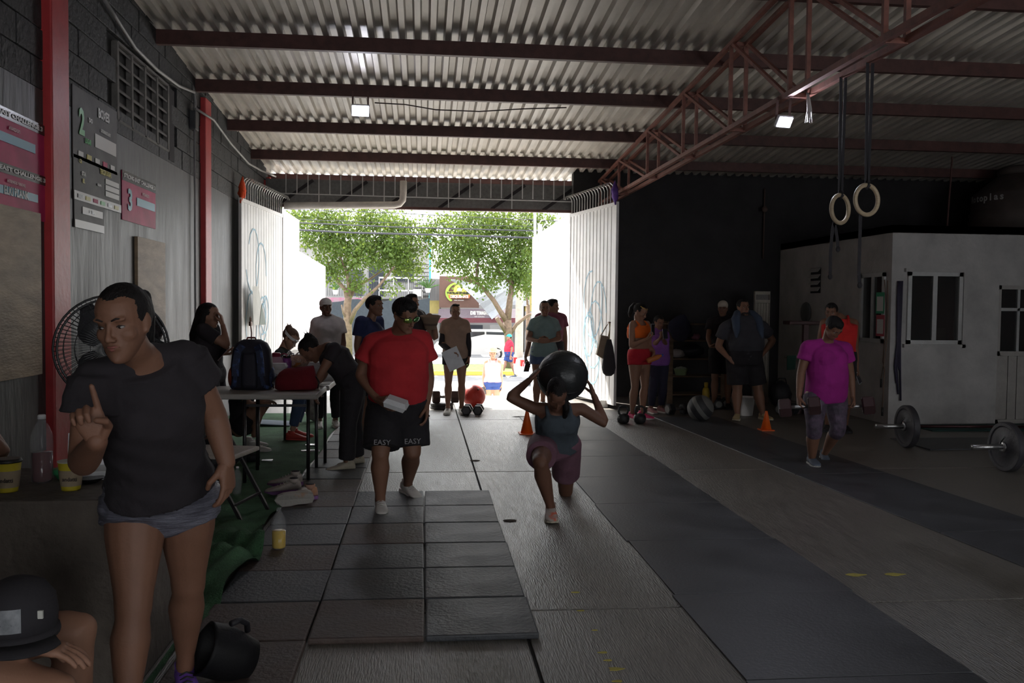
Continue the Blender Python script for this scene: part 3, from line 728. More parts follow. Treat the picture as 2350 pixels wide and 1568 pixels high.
# ================================================================== GATE LEAVES, PIPES, LAMPS
m_blue = mat('blue_spray_paint', (.3, .52, .65), .6, var=0, bump=0)
def leaf(idx, hinge, free, z0, z1):
    a, b = Vector((*hinge, z0)), Vector((*free, z0)); L = (b-a).length; u = (b-a)/L; nrm = Vector((u.y, -u.x, 0))
    P3 = lambda s, o, z: a+u*s+nrm*o+Vector((0, 0, z-z0))
    B_ = lambda mb, s0, o0, za, s1, o1, zb_: mb.prism([(s0, o0), (s1, o0), (s1, o1), (s0, o1)], za, zb_, lambda p, q, w: P3(p, q, w))
    fr = MB()
    for s0 in (0, L-.05): B_(fr, s0, -.02, z0, s0+.05, .02, z1)
    for zz in (z0, z1-.05): B_(fr, .05, -.018, zz, L-.05, .018, zz+.05)
    g_ = bpy.data.objects.new('gate_leaf', fr.mesh('gate_leaf', m_gate)); COL.objects.link(g_)
    n = int(L/.135); wd = (L-.1)/n
    sm = MB(); sm.prism([(.007, -.010), (.014, .012), (wd-.014, .012), (wd-.007, -.010)], z0+.05, z1-.05, lambda p, q, w: P3(.05+p, q, w))
    for k in range(n):
        sk_ = MB(); sk_.v = [tuple(Vector(v)+u*wd*k) for v in sm.v]; sk_.f = sm.f; sk_.mi = sm.mi
        o = sk_.build('gate_slat', m_gate, g_)
    # curved rods on top
    for k in range(int(L/.11)):
        s0 = .06+k*.11; rd = MB(); dr = -1 if idx == 0 else 1
        rd.tube([P3(s0, 0, z1), P3(s0, 0, z1+.2), P3(s0, .02*dr, z1+.25), P3(s0, .06*dr, z1+.28), P3(s0, .1*dr, z1+.27), P3(s0, .12*dr, z1+.22)], .009, 6); rd.build('curved_rod', m_alum, g_)
    return g_, P3, L
gl_, PL, LL = leaf(0, (-2.19, 14.2), (-2.41, 12.05), .06, 2.86)
tag(gl_, 'white slatted gate leaf swung open against the left block wall', 'gate')
grr, PR_, LR = leaf(1, (2.37, 14.2), (2.74, 12.38), .06, 2.96)
tag(grr, 'white slatted gate leaf swung open beside the dark back wall', 'gate')
def scribble(P3, L, s_, z_, sz, par, side, seed):
    rs = random.Random(seed)
    for k in range(3):
        pts = []; a = rs.random()*6; cx_, cz_ = s_+rs.uniform(-.3, .3)*sz, z_+rs.uniform(-.5, .5)*sz
        for q in range(14): pts.append(P3(cx_+.22*sz*math.cos(a+q*.42)+.02*q*sz*.3, side*.0145, cz_+.34*sz*math.sin(a+q*.42)))
        n_ = (P3(0, 1, 0)-P3(0, 0, 0)); R = []
        for i, p in enumerate(pts):
            d = (pts[min(i+1, 13)]-pts[max(i-1, 0)]).normalized(); w = d.cross(n_).normalized()*.012; R.append([p-w, p+w])
        m_ = MB(); m_.rings(R, cap=False, closed=False); m_.build('graffiti_stroke', m_blue, par)
# left leaf inner face looks to +x: nrm=(u.y,-u.x): u~(-.1,-1) -> nrm=(-1,.1): inner = -side
scribble(PL, LL, 1.3, 1.75, 1.3, gl_, -1, 2); scribble(PL, LL, 1.0, .95, .8, gl_, -1, 5)
scribble(PR_, LR, .9, 1.7, 1.5, grr, -1 if PR_(0, 1, 0).x > PR_(0, 0, 0).x else 1, 3); scribble(PR_, LR, 1.1, 1.0, 1.0, grr, -1 if PR_(0, 1, 0).x > PR_(0, 0, 0).x else 1, 9)
# notice pasted on the left leaf, torn
pn = MB(); z_ = lambda y: y
c1 = [wx(576, 657, -2.3), wx(589, 657, -2.28), wx(606, 745, -2.27), wx(578, 747, -2.3)]
pn.rings([[Vector(c)+Vector((.02, 0, 0)) for c in c1], [Vector(c)+Vector((.022, 0, 0)) for c in c1]])
t = T('notice', 'torn white paper notice pasted on the left gate leaf', 'notice', c1[3]); t.part('sheet', pn, mat('paper', (.7, .71, .68), .8, var=.1))
tb_ = MB(); q = [c1[1].lerp(c1[2], .45), c1[2], c1[2].lerp(c1[3], .55)]; tb_.rings([[p+Vector((.024, 0, 0)) for p in q], [p+Vector((.026, 0, 0)) for p in q]]); t.part('torn_flap', tb_, mat('paper_green_grey', (.25, .3, .27), .8))
# padlock and chain
pc = wx(568, 738, -2.33)+Vector((.04, 0, 0)); t = T('padlock', 'brown padlock with a hanging chain on the left gate leaf', 'padlock', pc)
m_rust = mat('rusty_metal', (.13, .06, .04), .6, metal=.4)
b_ = MB(); b_.bbox(tuple(pc+Vector((-.015, -.05, -.06))), tuple(pc+Vector((.015, .03, 0))), .008); t.part('lock_body', b_, m_rust)
b_ = MB(); b_.tube([pc+Vector((0, -.035, 0)), pc+Vector((0, -.035, .04)), pc+Vector((0, -.01, .06)), pc+Vector((0, .02, .04)), pc+Vector((0, .02, 0))], .008, 8); t.part('shackle', b_, m_rust, True)
b_ = MB(); b_.tube([pc+Vector((0, .0, -.05)), pc+Vector((.01, .02, -.15)), pc+Vector((0, .05, -.26)), pc+Vector((.0, .06, -.36))], .008, 6); t.part('chain', b_, m_rust, True)
# orange rag on the leaf top, purple rag on the other
for nm, lab, c, m_ in (('rag', 'orange cloth rag caught on top of the left gate leaf', PL(LL-.1, 0, 2.9), mat('rag_orange', (.85, .09, .02), .8)), ('rag', 'purple cloth rag tied on top of the right gate leaf', PR_(LR-.1, 0, 3.02), mat('rag_purple', (.12, .05, .3), .8))):
    b_ = MB(); rs = random.Random(5)
    b_.ell(c+Vector((0, 0, .05)), (.05, .07, .09), None, 10, 8); b_.tube([c+Vector((0, 0, .1)), c+Vector((.0, .02, .25))], [.05, .008], 8); b_.tube([c+Vector((0, -.03, .05)), c+Vector((-.02, -.1, -.1))], [.04, .01], 8)
    b_.v = vnoise(b_.v, .03, 12); single(nm, b_, m_, lab, 'rag', tuple(c), smooth=True)
# white drain pipe under the lintel band
pp = MB(); a, b = at(652, 480, GY-.12), at(905, 474, GY-.12); z_ = 3.02
a = Vector((a.x, GY-.12, 2.99)); b = Vector((b.x, GY-.12, 3.04))
pp.tube([a, b, b+Vector((.08, 0, .02)), b+Vector((.13, 0, .08)), b+Vector((.14, 0, .2)), b+Vector((.14, 0, .38))], .055, 14)
single('drain_pipe', pp, mat('pvc_pipe', (.62, .58, .54), .5), 'white plastic drain pipe with an elbow under the gate lintel', 'pipe', tuple(a), smooth=True)
# conduit along left wall
cp = [wx(x, y, WX+.035) for x, y in ((240, 0), (268, 45), (310, 110), (360, 160), (410, 197), (445, 212))]
cd = MB(); cd.tube(cp+[cp[-1]+Vector((0, .05, -.1)), cp[-1]+Vector((0, .02, -.22))], .016, 8)
t = T('conduit', 'grey electrical conduit climbing along the top of the block wall to a box', 'conduit', cp[0]); m_cond = mat('conduit_grey', (.3, .29, .28), .5)
t.part('conduit_pipe', cd, m_cond, True); c = cp[-1]+Vector((0, .02, -.3)); b_ = MB(); b_.bbox(tuple(c-Vector((.04, .07, .1))), tuple(c+Vector((.03, .07, .1))), .01); t.part('junction_box', b_, mat('box_dark', (.05, .05, .055), .5))
b_ = MB(); b_.tube([c, Vector((c.x, c.y+.02, 0.1))], .012, 8); t.part('drop_pipe', b_, m_cond, True)
cp = [wx(x, y, WX+.09) for x, y in ((450, 250), (490, 275), (530, 330), (570, 375), (600, 392), (640, 408))]
b_ = MB(); b_.tube(cp, .014, 8); single('cable', b_, m_cond, 'grey cable sagging past the middle red post to the gate', 'cable', cp[0], smooth=True)
# sagging wire along purlin
pw_ = [at(x, y, 10.1) for x, y in ((860, 236), (930, 240), (1000, 252), (1100, 256), (1200, 250), (1300, 247))]
b_ = MB(); b_.tube(pw_, .007, 6); single('wire', b_, mat('wire_dark', (.04, .02, .02), .6), 'thin wire sagging between the purlin and the roof middle', 'wire', pw_[0], smooth=True)
# LED floodlights
m_led = mat('led_panel', (.86, .84, 1), .4, var=0, bump=0, emit=10); m_body = mat('lamp_body', (.6, .6, .62), .4)
def flood(c, w, h, tilt, yaw, label, E_):
    t = T('floodlight', label, 'lamp', c); M_ = Matrix.Translation(c) @ Matrix.Rotation(yaw, 4, 'Z') @ Matrix.Rotation(tilt, 4, 'X')
    b_ = MB(); b_.bbox((-w/2, -.03, -h/2), (w/2, 0, h/2), .008, M_); t.part('housing', b_, m_body)
    b_ = MB(); b_.box((-w/2+.012, -.034, -h/2+.012), (w/2-.012, -.030, h/2-.012), M_); t.part('diffuser', b_, m_led)
    for s_ in (-1, 1):
        b_ = MB(); b_.bar(M_ @ Vector((s_*w*.42, .01, 0)), M_ @ Vector((s_*w*.42, .02, h/2+.0))+Vector((0, 0, .13)), .02, .006); t.part('bracket', b_, m_steel)
    l = bpy.data.lights.new('floodlight_glow', 'AREA'); l.shape = 'RECTANGLE'; l.size = w; l.size_y = h; l.energy = E_; l.color = (.85, .88, 1)
    o = bpy.data.objects.new('floodlight_glow', l); COL.objects.link(o); o.matrix_world = M_ @ Matrix.Translation((0, -.045, 0)) @ Matrix.Rotation(-PI/2, 4, 'X')
    return t
flood(at(827, 252, 10.05), .2, .14, math.radians(38), .1, 'small glowing floodlight hanging under a purlin in the left half of the roof', 1.2)
flood(wx(1797, 277, 2.86), .14, .10, math.radians(35), .2, 'small glowing floodlight hanging from the rust-red lattice truss', 2.5)
c = at(1850, 250, 6.65)
b_ = MB()
for q in range(5): b_.tube([c+Vector((q*.004, 0, .12)), c+Vector((.01+q*.008, 0, .0)), c+Vector((.0+q*.012, .01, -.1))], [.004, .006, .003], 5)
b_.v = vnoise(b_.v, .012, 40); single('ribbon', b_, mat('ribbon_pale', (.4, .38, .38), .6), 'scrap of pale ribbon dangling from the truss beside the floodlight', 'ribbon', c, smooth=True)
# gymnastic rings
m_wood = mat('ring_wood', (.42, .33, .22), .5, var=.15, vscale=20, stretch=(1, 1, 6)); m_strap = mat('black_strap', (.02, .018, .022), .85)
def gring(px, py, D, rot, label, topz, tails):
    c = at(px, py, D); t = T('gymnastic_ring', label, 'gym ring', c); M_ = Matrix.Translation(c) @ Matrix.Rotation(rot, 4, 'Z')
    rr, r_ = .1, .015; b_ = MB(); R = []
    for k in range(36):
        a = 2*PI*k/36; R.append([M_ @ Vector(((rr+r_*math.cos(q*2*PI/12))*math.cos(a), r_*math.sin(q*2*PI/12), (rr+r_*math.cos(q*2*PI/12))*math.sin(a))) for q in range(12)])
    b_.rings(R+[R[0]], cap=False); t.part('wooden_ring', b_, m_wood, True)
    top = Vector((c.x, c.y, topz))
    for dx in (-.018, .018):
        b_ = MB(); b_.bar(c+Vector((dx*.4, 0, .1)), top+Vector((dx*2, 0, 0)), .003, .024, up=(0, 1, 0)) if False else b_.bar(c+Vector((dx*.4, 0, .1)), top+Vector((dx, 0, 0)), .022, .003, up=(0, 1, 0)); t.part('strap', b_, m_strap)
    b_ = MB(); b_.tube([M_ @ Vector((.0, -.02, .115)), M_ @ Vector((0, 0, .125)), M_ @ Vector((0, .02, .1)), M_ @ Vector((0, 0, .08)), M_ @ Vector((0, -.02, .1))], .012, 8); t.part('strap_loop', b_, m_strap, True)
    for pts in tails:
        P = [at(x, y, D) for x, y in pts]; b_ = MB()
        for i in range(len(P)-1): b_.bar(P[i], P[i+1], .022, .004, up=(0, 1, 0))
        b_.ell(P[-1], (.018, .014, .022), None, 8, 6); t.part('strap_tail', b_, m_strap)
gring(1928, 480, wx(1928, 480, 2.985).y, .5, 'wooden gymnastic ring hanging left and lower on black straps', 3.12, [[(1915, 510), (1910, 530), (1906, 580), (1905, 635)], [(1915, 512), (1921, 545), (1923, 572)]])
gring(1989, 459, wx(1989, 459, 2.985).y, .3, 'wooden gymnastic ring hanging right and higher on a black strap', 3.12, [[(1975, 490), (1973, 560), (1971, 630), (1973, 655)]])
# ================================================================== PEOPLE
def stand(px, D, h=1.62, yaw=0, ground=0.0, sex='f', sh=0, **ov):
    k = h/1.62; f = Vector((math.sin(math.radians(yaw)), -math.cos(math.radians(yaw)), 0)); r = Vector((f.y, -f.x, 0))
    r = Vector((-math.cos(math.radians(yaw)), -math.sin(math.radians(yaw)), 0))
    c = at(px, 900, D); c = Vector((c.x, c.y, ground))
    p = lambda s, z, fw=0: c + r*s*k + Vector((0, 0, z*k)) + f*fw*k
    sw = .143 if sex == 'f' else .168
    J = dict(hd=p(0, 1.50, .02), nk=p(0, 1.388, -.01), sa=p(sw, 1.303), sb=p(-sw, 1.303), ea=p(sw+.045, 1.04, -.02), eb=p(-sw-.045, 1.04, -.02), wa=p(sw+.05, .82, .03), wb=p(-sw-.05, .82, .03),
             pa=p(.085, .86), pb=p(-.085, .86), ka=p(.095, .465, .02), kb=p(-.095, .465, .02), aa=p(.1, .085, -.02), ab=p(-.1, .085, -.02), ta=p(.12, .03, .12), tb=p(-.12, .03, .12))
    J.update(ov); return J
DN = dict(d=Vector((0, -.1, -1)), curl=.35)
def dn(nx, c=.35): return dict(d=Vector((.0, -.12, -1)), n=Vector((nx, -.1, 0)), curl=c)
SH = dict(white=dict(m=mat('white_sneaker', (.6, .58, .54), .7, var=.1), sole=mat('white_sole', (.65, .63, .6), .6, var=.05), lace=mat('shoelace', (.5, .48, .45), .8)),
          tan=dict(m=mat('tan_sneaker', (.42, .33, .18), .7, var=.1), sole=mat('cream_sole', (.55, .5, .38), .6)),
          pink=dict(m=mat('pink_sneaker', (.75, .05, .2), .6, var=.1), sole=mat('white_sole', (.65, .63, .6))),
          grey=dict(m=mat('grey_blue_sneaker', (.1, .12, .16), .7, var=.15), sole=mat('pale_sole', (.45, .45, .43))),
          purple=dict(m=mat('purple_sneaker', (.16, .07, .38), .6, var=.5, vscale=30), sole=mat('dark_sole', (.05, .05, .06)), lace=mat('shoelace_black', (.02, .02, .02))),
          red=dict(m=mat('red_sneaker', (.45, .05, .04), .6), sole=mat('red_sole', (.5, .06, .05))),
          black=dict(m=mat('black_sneaker', (.02, .02, .022), .6), sole=mat('dark_sole', (.05, .05, .06))))
blk_tee = cloth('black', (.022, .018, .022)); blk_short = cloth('black_shorts', (.014, .012, .015))
# --- woman in front, pointing
m_vel = cloth('crushed_velvet', (.045, .045, .06), .5, col2=(.2, .2, .25), bscale=30)
m_vel.node_tree.nodes['Mapping'].inputs['Scale'].default_value = (1, 1, 7)
P = person('dark-haired woman in a black T-shirt leaning forward with a raised pointing finger', 3.1,
    dict(hd=(283, 740, -.44), nk=(324, 814, -.34), sa=(218, 872, -.38), sb=(424, 824, -.22), ea=(190, 1064, -.42), wa=(222, 1012, -.66),
         eb=(493, 958, -.1), wb=(520, 1062, -.14), pa=(312, 1148, -.02), pb=(428, 1132, .06), ka=(306, 1395, -.12), kb=(432, 1342, .14), aa=(290, 1660, -.2), ab=(425, 1528, .26), ta=(280, 1720, -.3), tb=(438, 1568, .10)),
    h=1.57, build=1.04, tone='brown', face=(-10, 14, 4), hair='pony', top=dict(m=blk_tee, sleeve=.42, t0=.11, inf=.02, amp=.006, sc=30, neck=.098, t1=.955), bottom=dict(m=m_vel, frac=.22, inf=.016, t1=.17, amp=.006, sc=45),
    shoes=SH['purple'], vox=.008, hvox=.0042, bust=.75, seed=3, wr=1.2, lw=1.13,
    hands=(dict(d=Vector((-.22, -.25, .95)), n=Vector((.15, -1, 0)), style='point', tcurl=.75, k=1.02), dict(d=Vector((.08, -.1, -1)), n=Vector((-.9, .3, 0)), curl=[.4, .5, .6, .7], tcurl=.5)))
# --- seated person at the lower left corner (legs in view)
m_pat = cloth('blue_patterned', (.06, .08, .3), .8, col2=(.3, .25, .45), bscale=30)
P = person('person sitting at the lower left corner with bare thighs and blue patterned shorts', 2.4,
    dict(hd=(-260, 900, .1), nk=(-260, 1060, .1), sa=(-240, 1110, -.1), sb=(-250, 1100, .3), ea=(-110, 1350, -.15), wa=(60, 1478, -.12), eb=(-200, 1300, .3), wb=(-100, 1420, .25),
         pa=(-180, 1545, -.1), pb=(-170, 1480, .2), ka=(118, 1592, -.15), kb=(172, 1448, .2), aa=(120, 1900, -.2), ab=(165, 1850, .3), ta=(180, 1930, -.2), tb=(240, 1870, .25)),
    h=1.62, build=1.1, tone='tan', face=(80, 20, 0), hair='bun', top=dict(m=blk_tee, sleeve=.4), bottom=dict(m=m_pat, frac=.42, inf=.012), vox=.010, hands=(dict(n=Vector((0, 0, -1)), curl=.3, d=Vector((1, .1, -.25))), dict(n=Vector((0, 0, -1)), curl=.3)), seed=5)
# --- person behind the bench, only the bent arm shows
P = person('person seated behind the concrete bench with only a bare bent arm in view', 4.3,
    dict(hd=(-150, 820), nk=(-140, 900), sa=(-130, 925, -.15), sb=(-75, 925, .2), ea=(-60, 1080, -.2), wa=(10, 1100, -.25), eb=(8, 1040, .0), wb=(-40, 985, -.1), pa=(-150, 1150, -.08), pb=(-120, 1150, .1), ka=(-20, 1170, -.1), kb=(0, 1170, .1), aa=(-30, 1340, -.1), ab=(-20, 1330, .1), ta=(0, 1360, 0), tb=(0, 1340, .1)),
    h=1.6, tone='tan', face=(60, 10, 0), hair='bun', top=dict(m=blk_tee, sleeve=.2), bottom=dict(m=blk_short, frac=1.9), shoes=SH['white'], hands=({}, {}))
# --- hidden leaning person in magenta
P = person('person in a magenta top and black shorts half hidden behind the pointing woman', 5.2,
    dict(hd=(335, 780, -.1), nk=(365, 825), sa=(375, 840, -.15), sb=(372, 838, .2), ea=(350, 910, -.2), wa=(330, 965, -.25), eb=(350, 905, .25), wb=(330, 960, .2), pa=(418, 965, -.1), pb=(430, 962, .1), ka=(430, 1110, -.1), kb=(448, 1100, .12), aa=(432, 1235, -.1), ab=(455, 1215, .12), ta=(400, 1260, -.1), tb=(425, 1235, .12)),
    h=1.5, tone='brown', face=(-80, 40, 0), hair='bun', noface=True, top=dict(m=cloth('magenta', (.6, .03, .14)), sleeve=.4, t0=-.1), bottom=dict(m=blk_short, frac=.35, inf=.014), shoes=SH['grey'], seed=8)
# --- girl with very long hair by the wall
P = person('young woman with very long dark hair raising a hand to her mouth beside the wall', 8.0,
    stand(478, 8.0, 1.53, 85, hd=(480, 724), nk=(472, 764), ea=(522, 796, -.12), wa=(511, 745, -.05), eb=(497, 812, .15), wb=(508, 812, .1)), h=1.53, tone='tan', face=(80, 8, 0), hair='long',
    top=dict(m=blk_tee, sleeve=.55, t0=-.16, inf=.02), bottom=dict(m=cloth('charcoal', (.04, .038, .045)), frac=.35, inf=.03, flare=.02), shoes=SH['white'], hands=(dict(d=Vector((-.2, .1, 1)), n=Vector((-1, 0, 0)), curl=.8), dict(d=Vector((1, 0, 0)), n=Vector((0, 0, 1)), curl=.9)), seed=4)
GIRL = P
# --- woman with a white headband, seated at the far table
jean = cloth('denim_blue', (.05, .08, .16), .85)
P = person('woman with tied-up brown hair and a white headband sitting and looking down at her phone', 9.7,
    dict(hd=(667, 777), nk=(651, 800, .05), sa=(640, 812, -.14), sb=(652, 811, .18), ea=(652, 850, -.2), wa=(672, 826, -.15), eb=(668, 850, .15), wb=(678, 826, .0), pa=(636, 895, -.08), pb=(646, 893, .1), ka=(690, 905, -.12), kb=(698, 905, .12), aa=(672, 985, -.1), ab=(680, 975, .1), ta=(690, 1000, -.12), tb=(700, 990, .1)),
    h=1.56, tone='fair', face=(62, 42, 0), hair='messy', hcol=m_hairb, top=dict(m=cloth('dark_green_black', (.025, .03, .028)), sleeve=.5), bottom=dict(m=jean, frac=1.9), shoes=SH['red'], hands=(dict(d=Vector((1, 0, .3)), n=Vector((0, .3, 1)), curl=.8), dict(d=Vector((1, -.2, .3)), n=Vector((0, 0, 1)), curl=.8)), seed=9)
HB = P
hb_ = MB(); M_ = P.HM; hb_.rings([[M_ @ (q*P.mk) for q in oval(Vector((0, -.012+.02*z_, .042+z_)), Vector((1, 0, 0)), Vector((0, 1, 0)), .079, .102, 24)] for z_ in (-.014, .02)], cap=False)
P.part('headband', hb_, mat('white_towelling', (.8, .8, .8), .9), True)
# --- woman in white T-shirt and cap
P = person('woman in a white cap and white T-shirt standing behind the table', 10.6,
    stand(752, 10.6, 1.55, 12, hd=(748, 706), ea=(720, 790), wa=(728, 832, -.1), eb=(788, 788), wb=(782, 832, -.1)), h=1.55, build=1.12, tone='dark', face=(22, 0, 0), hair='cap', extra=dict(cap=dict(m=mat('white_cap', (.6, .58, .55), .8))),
    top=dict(m=cloth('white', (.62, .58, .58)), sleeve=.55, t0=-.12, inf=.018), bottom=dict(m=blk_short, frac=1.9), shoes=SH['white'], hands=(dn(1), dn(-1)), seed=11)
CW = P
# --- bending woman in black
P = person('woman in black bending low over the folding table', 7.8,
    dict(hd=(712, 803, .1), nk=(752, 796, .08), sa=(764, 800, .26), sb=(768, 800, -.06), ea=(742, 862, .25), wa=(722, 884, .2), eb=(738, 856, -.1), wb=(722, 888, -.1), pa=(812, 872, .15), pb=(812, 874, -.03), ka=(812, 968, .2), kb=(800, 972, -.05), aa=(818, 1050, .25), ab=(796, 1058, -.02), ta=(795, 1062, .2), tb=(765, 1075, -.05)),
    h=1.58, build=1.1, tone='brown', face=(-85, 62, 0), hair='messy', noface=True, top=dict(m=blk_tee, sleeve=.5, t0=-.05), bottom=dict(m=blk_short, frac=1.95, ankle=.075, inf=.016, name='trousers'), shoes=dict(SH['tan'], m=mat('beige_shoe', (.35, .31, .24), .8)), hands=(dn(.5), dn(.5)), seed=12)
# --- man in navy
P = person('dark-haired man in a navy T-shirt seen in profile before the left tree', 9.5,
    stand(848, 9.5, 1.6, 60, sex='m', hd=(860, 702), nk=(848, 737)), h=1.6, sex='m', tone='brown', face=(62, 2, 0), hair='short', top=dict(m=cloth('navy', (.018, .025, .085)), sleeve=.6, t0=-.15, inf=.02), bottom=dict(m=blk_short, frac=.9, inf=.03), shoes=SH['black'], hands=(dn(0), dn(0)), seed=13)
# --- man in black behind the red man
P = person('man in a black T-shirt and khaki shorts mostly hidden behind the man in red', 11.5,
    stand(948, 11.5, 1.66, 60, sex='m', hd=(945, 695), eb=(1000, 778, .1), wb=(997, 742, .0)), h=1.66, sex='m', build=1.1, tone='tan', face=(60, 0, 0), hair='short', top=dict(m=blk_tee, sleeve=.55, t0=-.15, inf=.02), bottom=dict(m=cloth('khaki', (.16, .12, .09)), frac=.85, inf=.03), shoes=SH['black'], hands=(dn(0), dict(d=Vector((-.2, 0, 1)), n=Vector((-1, 0, 0)), curl=.8)), seed=14)
# --- man in red
P = person('man in a red T-shirt and mirrored sunglasses walking with a foam food box', 6.3,
    dict(hd=(929, 722, -.25), nk=(914, 760, -.12), sa=(857, 787, -.1), sb=(968, 780, -.02), ea=(828, 862, -.05), wa=(868, 918, -.2), eb=(984, 868, .05), wb=(979, 926, -.05), pa=(881, 945), pb=(941, 945, .04), ka=(873, 1042, -.12), kb=(946, 1038, -.02), aa=(873, 1150, -.06), ab=(936, 1112, .42), ta=(878, 1180, -.25), tb=(972, 1136, .2)),
    h=1.67, sex='m', build=1.17, belly=.035, tone='brown', face=(42, 30, 8), hair='short', top=dict(m=cloth('red', (.42, .018, .025)), sleeve=.52, t0=-.10, inf=.02, sflare=.02, amp=.007), bottom=dict(m=blk_short, frac=.86, inf=.03, flare=.022), shoes=SH['white'], vox=.010, hvox=.005,
    hands=(dict(d=Vector((.75, -.5, -.5)), n=Vector((.3, .5, .8)), curl=.45, tcurl=.5), dn(-1, .5)), tilt=(False, True), seed=15)
RM = P
gl = MB()
for s_ in (-1, 1): gl.ell(P.HL((s_*.036, .088, .006)), [.034*P.mk, .012*P.mk, .021*P.mk], P.HM.to_3x3() @ Matrix.Rotation(-s_*.3, 3, 'Z'), 16, 10)
go = P.part('sunglasses', gl, mat('mirror_lens', (.55, .5, .05), .12, metal=.8, col2=(.1, .5, .25), bump=0, vscale=12), True)
gf = MB(); gf.tube([P.HL(q) for q in ((-.078, -.01, .01), (-.072, .06, .014), (0, .1, .012), (.072, .06, .014), (.078, -.01, .01))], .004*P.mk, 6); P.part('temple', gf, m_brow, True, parent=go)
m_let = mat('pale_print', (.3, .29, .3), .6, var=0, bump=0)
for sd, wd in (('a', 'EASY'), ('b', 'EASY')):
    K = P.W['k'+sd]; H_ = P.W['p'+sd]; c_ = seg(H_, K, .66)+Vector((.01, -.152, 0)); up_ = (H_-K).normalized()
    M_ = frame(c_, Vector((1, .0, 0)), up_, Vector((1, 0, 0)).cross(up_))
    text(wd, .052, m_let, P.o, M_, name='leg_lettering')
# --- woman in beige with dark arm sleeves
P = person('woman in a beige T-shirt with black arm sleeves holding a sheet of paper', 11.9,
    stand(1044, 11.9, 1.52, 0, ea=(1013, 790), wa=(1036, 806, -.2), hd=(1045, 716, 0)), h=1.52, build=1.03, tone='tan', face=(8, 2, 0), hair='low', top=dict(m=cloth('beige', (.30, .2, .15)), sleeve=.5, t0=-.12, inf=.018), bottom=dict(m=blk_short, frac=.38, inf=.014), shoes=SH['white'], hands=(dict(d=Vector((1, -.2, -.3)), n=Vector((0, .3, -1)), curl=.6), dn(-1)), seed=16)
TW = P
for sd in 'ab':
    sb_ = MB(); S_, E_, Wr_ = P.W['s'+sd], P.W['e'+sd], P.W['w'+sd]; sb_.tube([seg(S_, E_, .5), E_, seg(E_, Wr_, .3), seg(E_, Wr_, .96)], [.046, .042, .041, .03], 12, round_=False); P.part('arm_sleeve', sb_, blk_tee, True)
sg = MB()
for s_ in (-1, 1): sg.ell(P.HL((s_*.03, .05, .105)), [.026, .016, .012], P.HM.to_3x3(), 10, 6)
P.part('sunglasses_on_head', sg, m_brow, True)
# --- woman in pale teal
P = person('woman in a pale teal T-shirt and denim shorts with clasped hands at the gate', 12.0,
    stand(1247, 12.0, 1.55, 0, ea=(1212, 778, -.02), wa=(1236, 783, -.22), eb=(1284, 778, -.02), wb=(1260, 783, -.22)), h=1.55, build=1.1, tone='brown', face=(0, 2, 0), hair='low', top=dict(m=cloth('pale_teal', (.17, .24, .24)), sleeve=.55, t0=-.1, inf=.022), bottom=dict(m=jean, frac=.4, inf=.02, flare=.01), shoes=SH['white'],
    hands=(dict(d=Vector((1, -.2, .1)), n=Vector((0, 1, 0)), curl=.5), dict(d=Vector((-1, -.2, .1)), n=Vector((0, 1, 0)), curl=.5)), seed=17)
# --- man in maroon
P = person('man in a maroon shirt standing behind the woman in teal with a phone held low', 12.7,
    stand(1262, 12.7, 1.62, 0, sex='m', hd=(1268, 704), ea=(1216, 780, -.1), wa=(1206, 820, -.25)), h=1.62, sex='m', build=1.1, tone='brown', face=(60, 5, 0), hair='short', top=dict(m=cloth('maroon', (.14, .035, .06)), sleeve=.5, t0=-.16, inf=.022), bottom=dict(m=blk_short, frac=.9, inf=.03), shoes=SH['black'], hands=(dn(1, .7), dn(-1)), seed=18)
MM = P
# --- woman outside with hat
zr = lambda y: 0 if y < 14.4 else max(-1.25, -(y-14.4)/5.2*1.25)
g_ = zr(18.4)
P = person('woman in a pink tank top, straw hat and denim shorts walking up the sunny driveway', 18.4,
    stand(1130, 18.4, 1.56, 0, ground=g_), h=1.56, build=1.12, tone='fair', face=(0, 8, 0), hair='low', hcol=m_hairb, ground=g_, top=dict(m=cloth('pink', (.8, .35, .36)), kind='tank', t0=.02, inf=.02), bottom=dict(m=cloth('bright_denim', (.03, .06, .22)), frac=.38, inf=.02), shoes=SH['white'], hands=(dn(1, .7), dn(-1)), seed=19)
PW = P
ht = MB(); M3 = P.HM.to_3x3()
ht.lathe([(.17, 0), (.165, .008), (.09, .0), (.085, .05), (.072, .085), (.03, .095), (.001, .092)], P.HL((0, -.01, .06)), 24, M3, cap=False); P.part('straw_hat', ht, mat('straw', (.68, .52, .3), .9, var=.2, vscale=60), True)
# --- man outside with teal cap
P = person('man in a red T-shirt and teal cap walking along the kerb across the road', 34.4,
    stand(1168, 34.4, 1.7, -75, ground=ZS, sex='m', ka=(1160, 832), aa=(1156, 850), kb=(1172, 832), ab=(1181, 858), ta=(1152, 856), tb=(1175, 864)), h=1.7, sex='m', build=1.12, belly=.04, tone='tan', face=(-75, 0, 0), hair='cap', ground=ZS, extra=dict(cap=dict(m=mat('teal_cap', (.02, .5, .45), .7))), top=dict(m=cloth('bright_red', (.5, .02, .05)), sleeve=.55, t0=-.14, inf=.022), bottom=dict(m=cloth('bright_denim', (.03, .06, .22)), frac=.85, inf=.03), shoes=SH['grey'], hands=(dn(0), dn(0)), vox=.02, hvox=.012, seed=20)
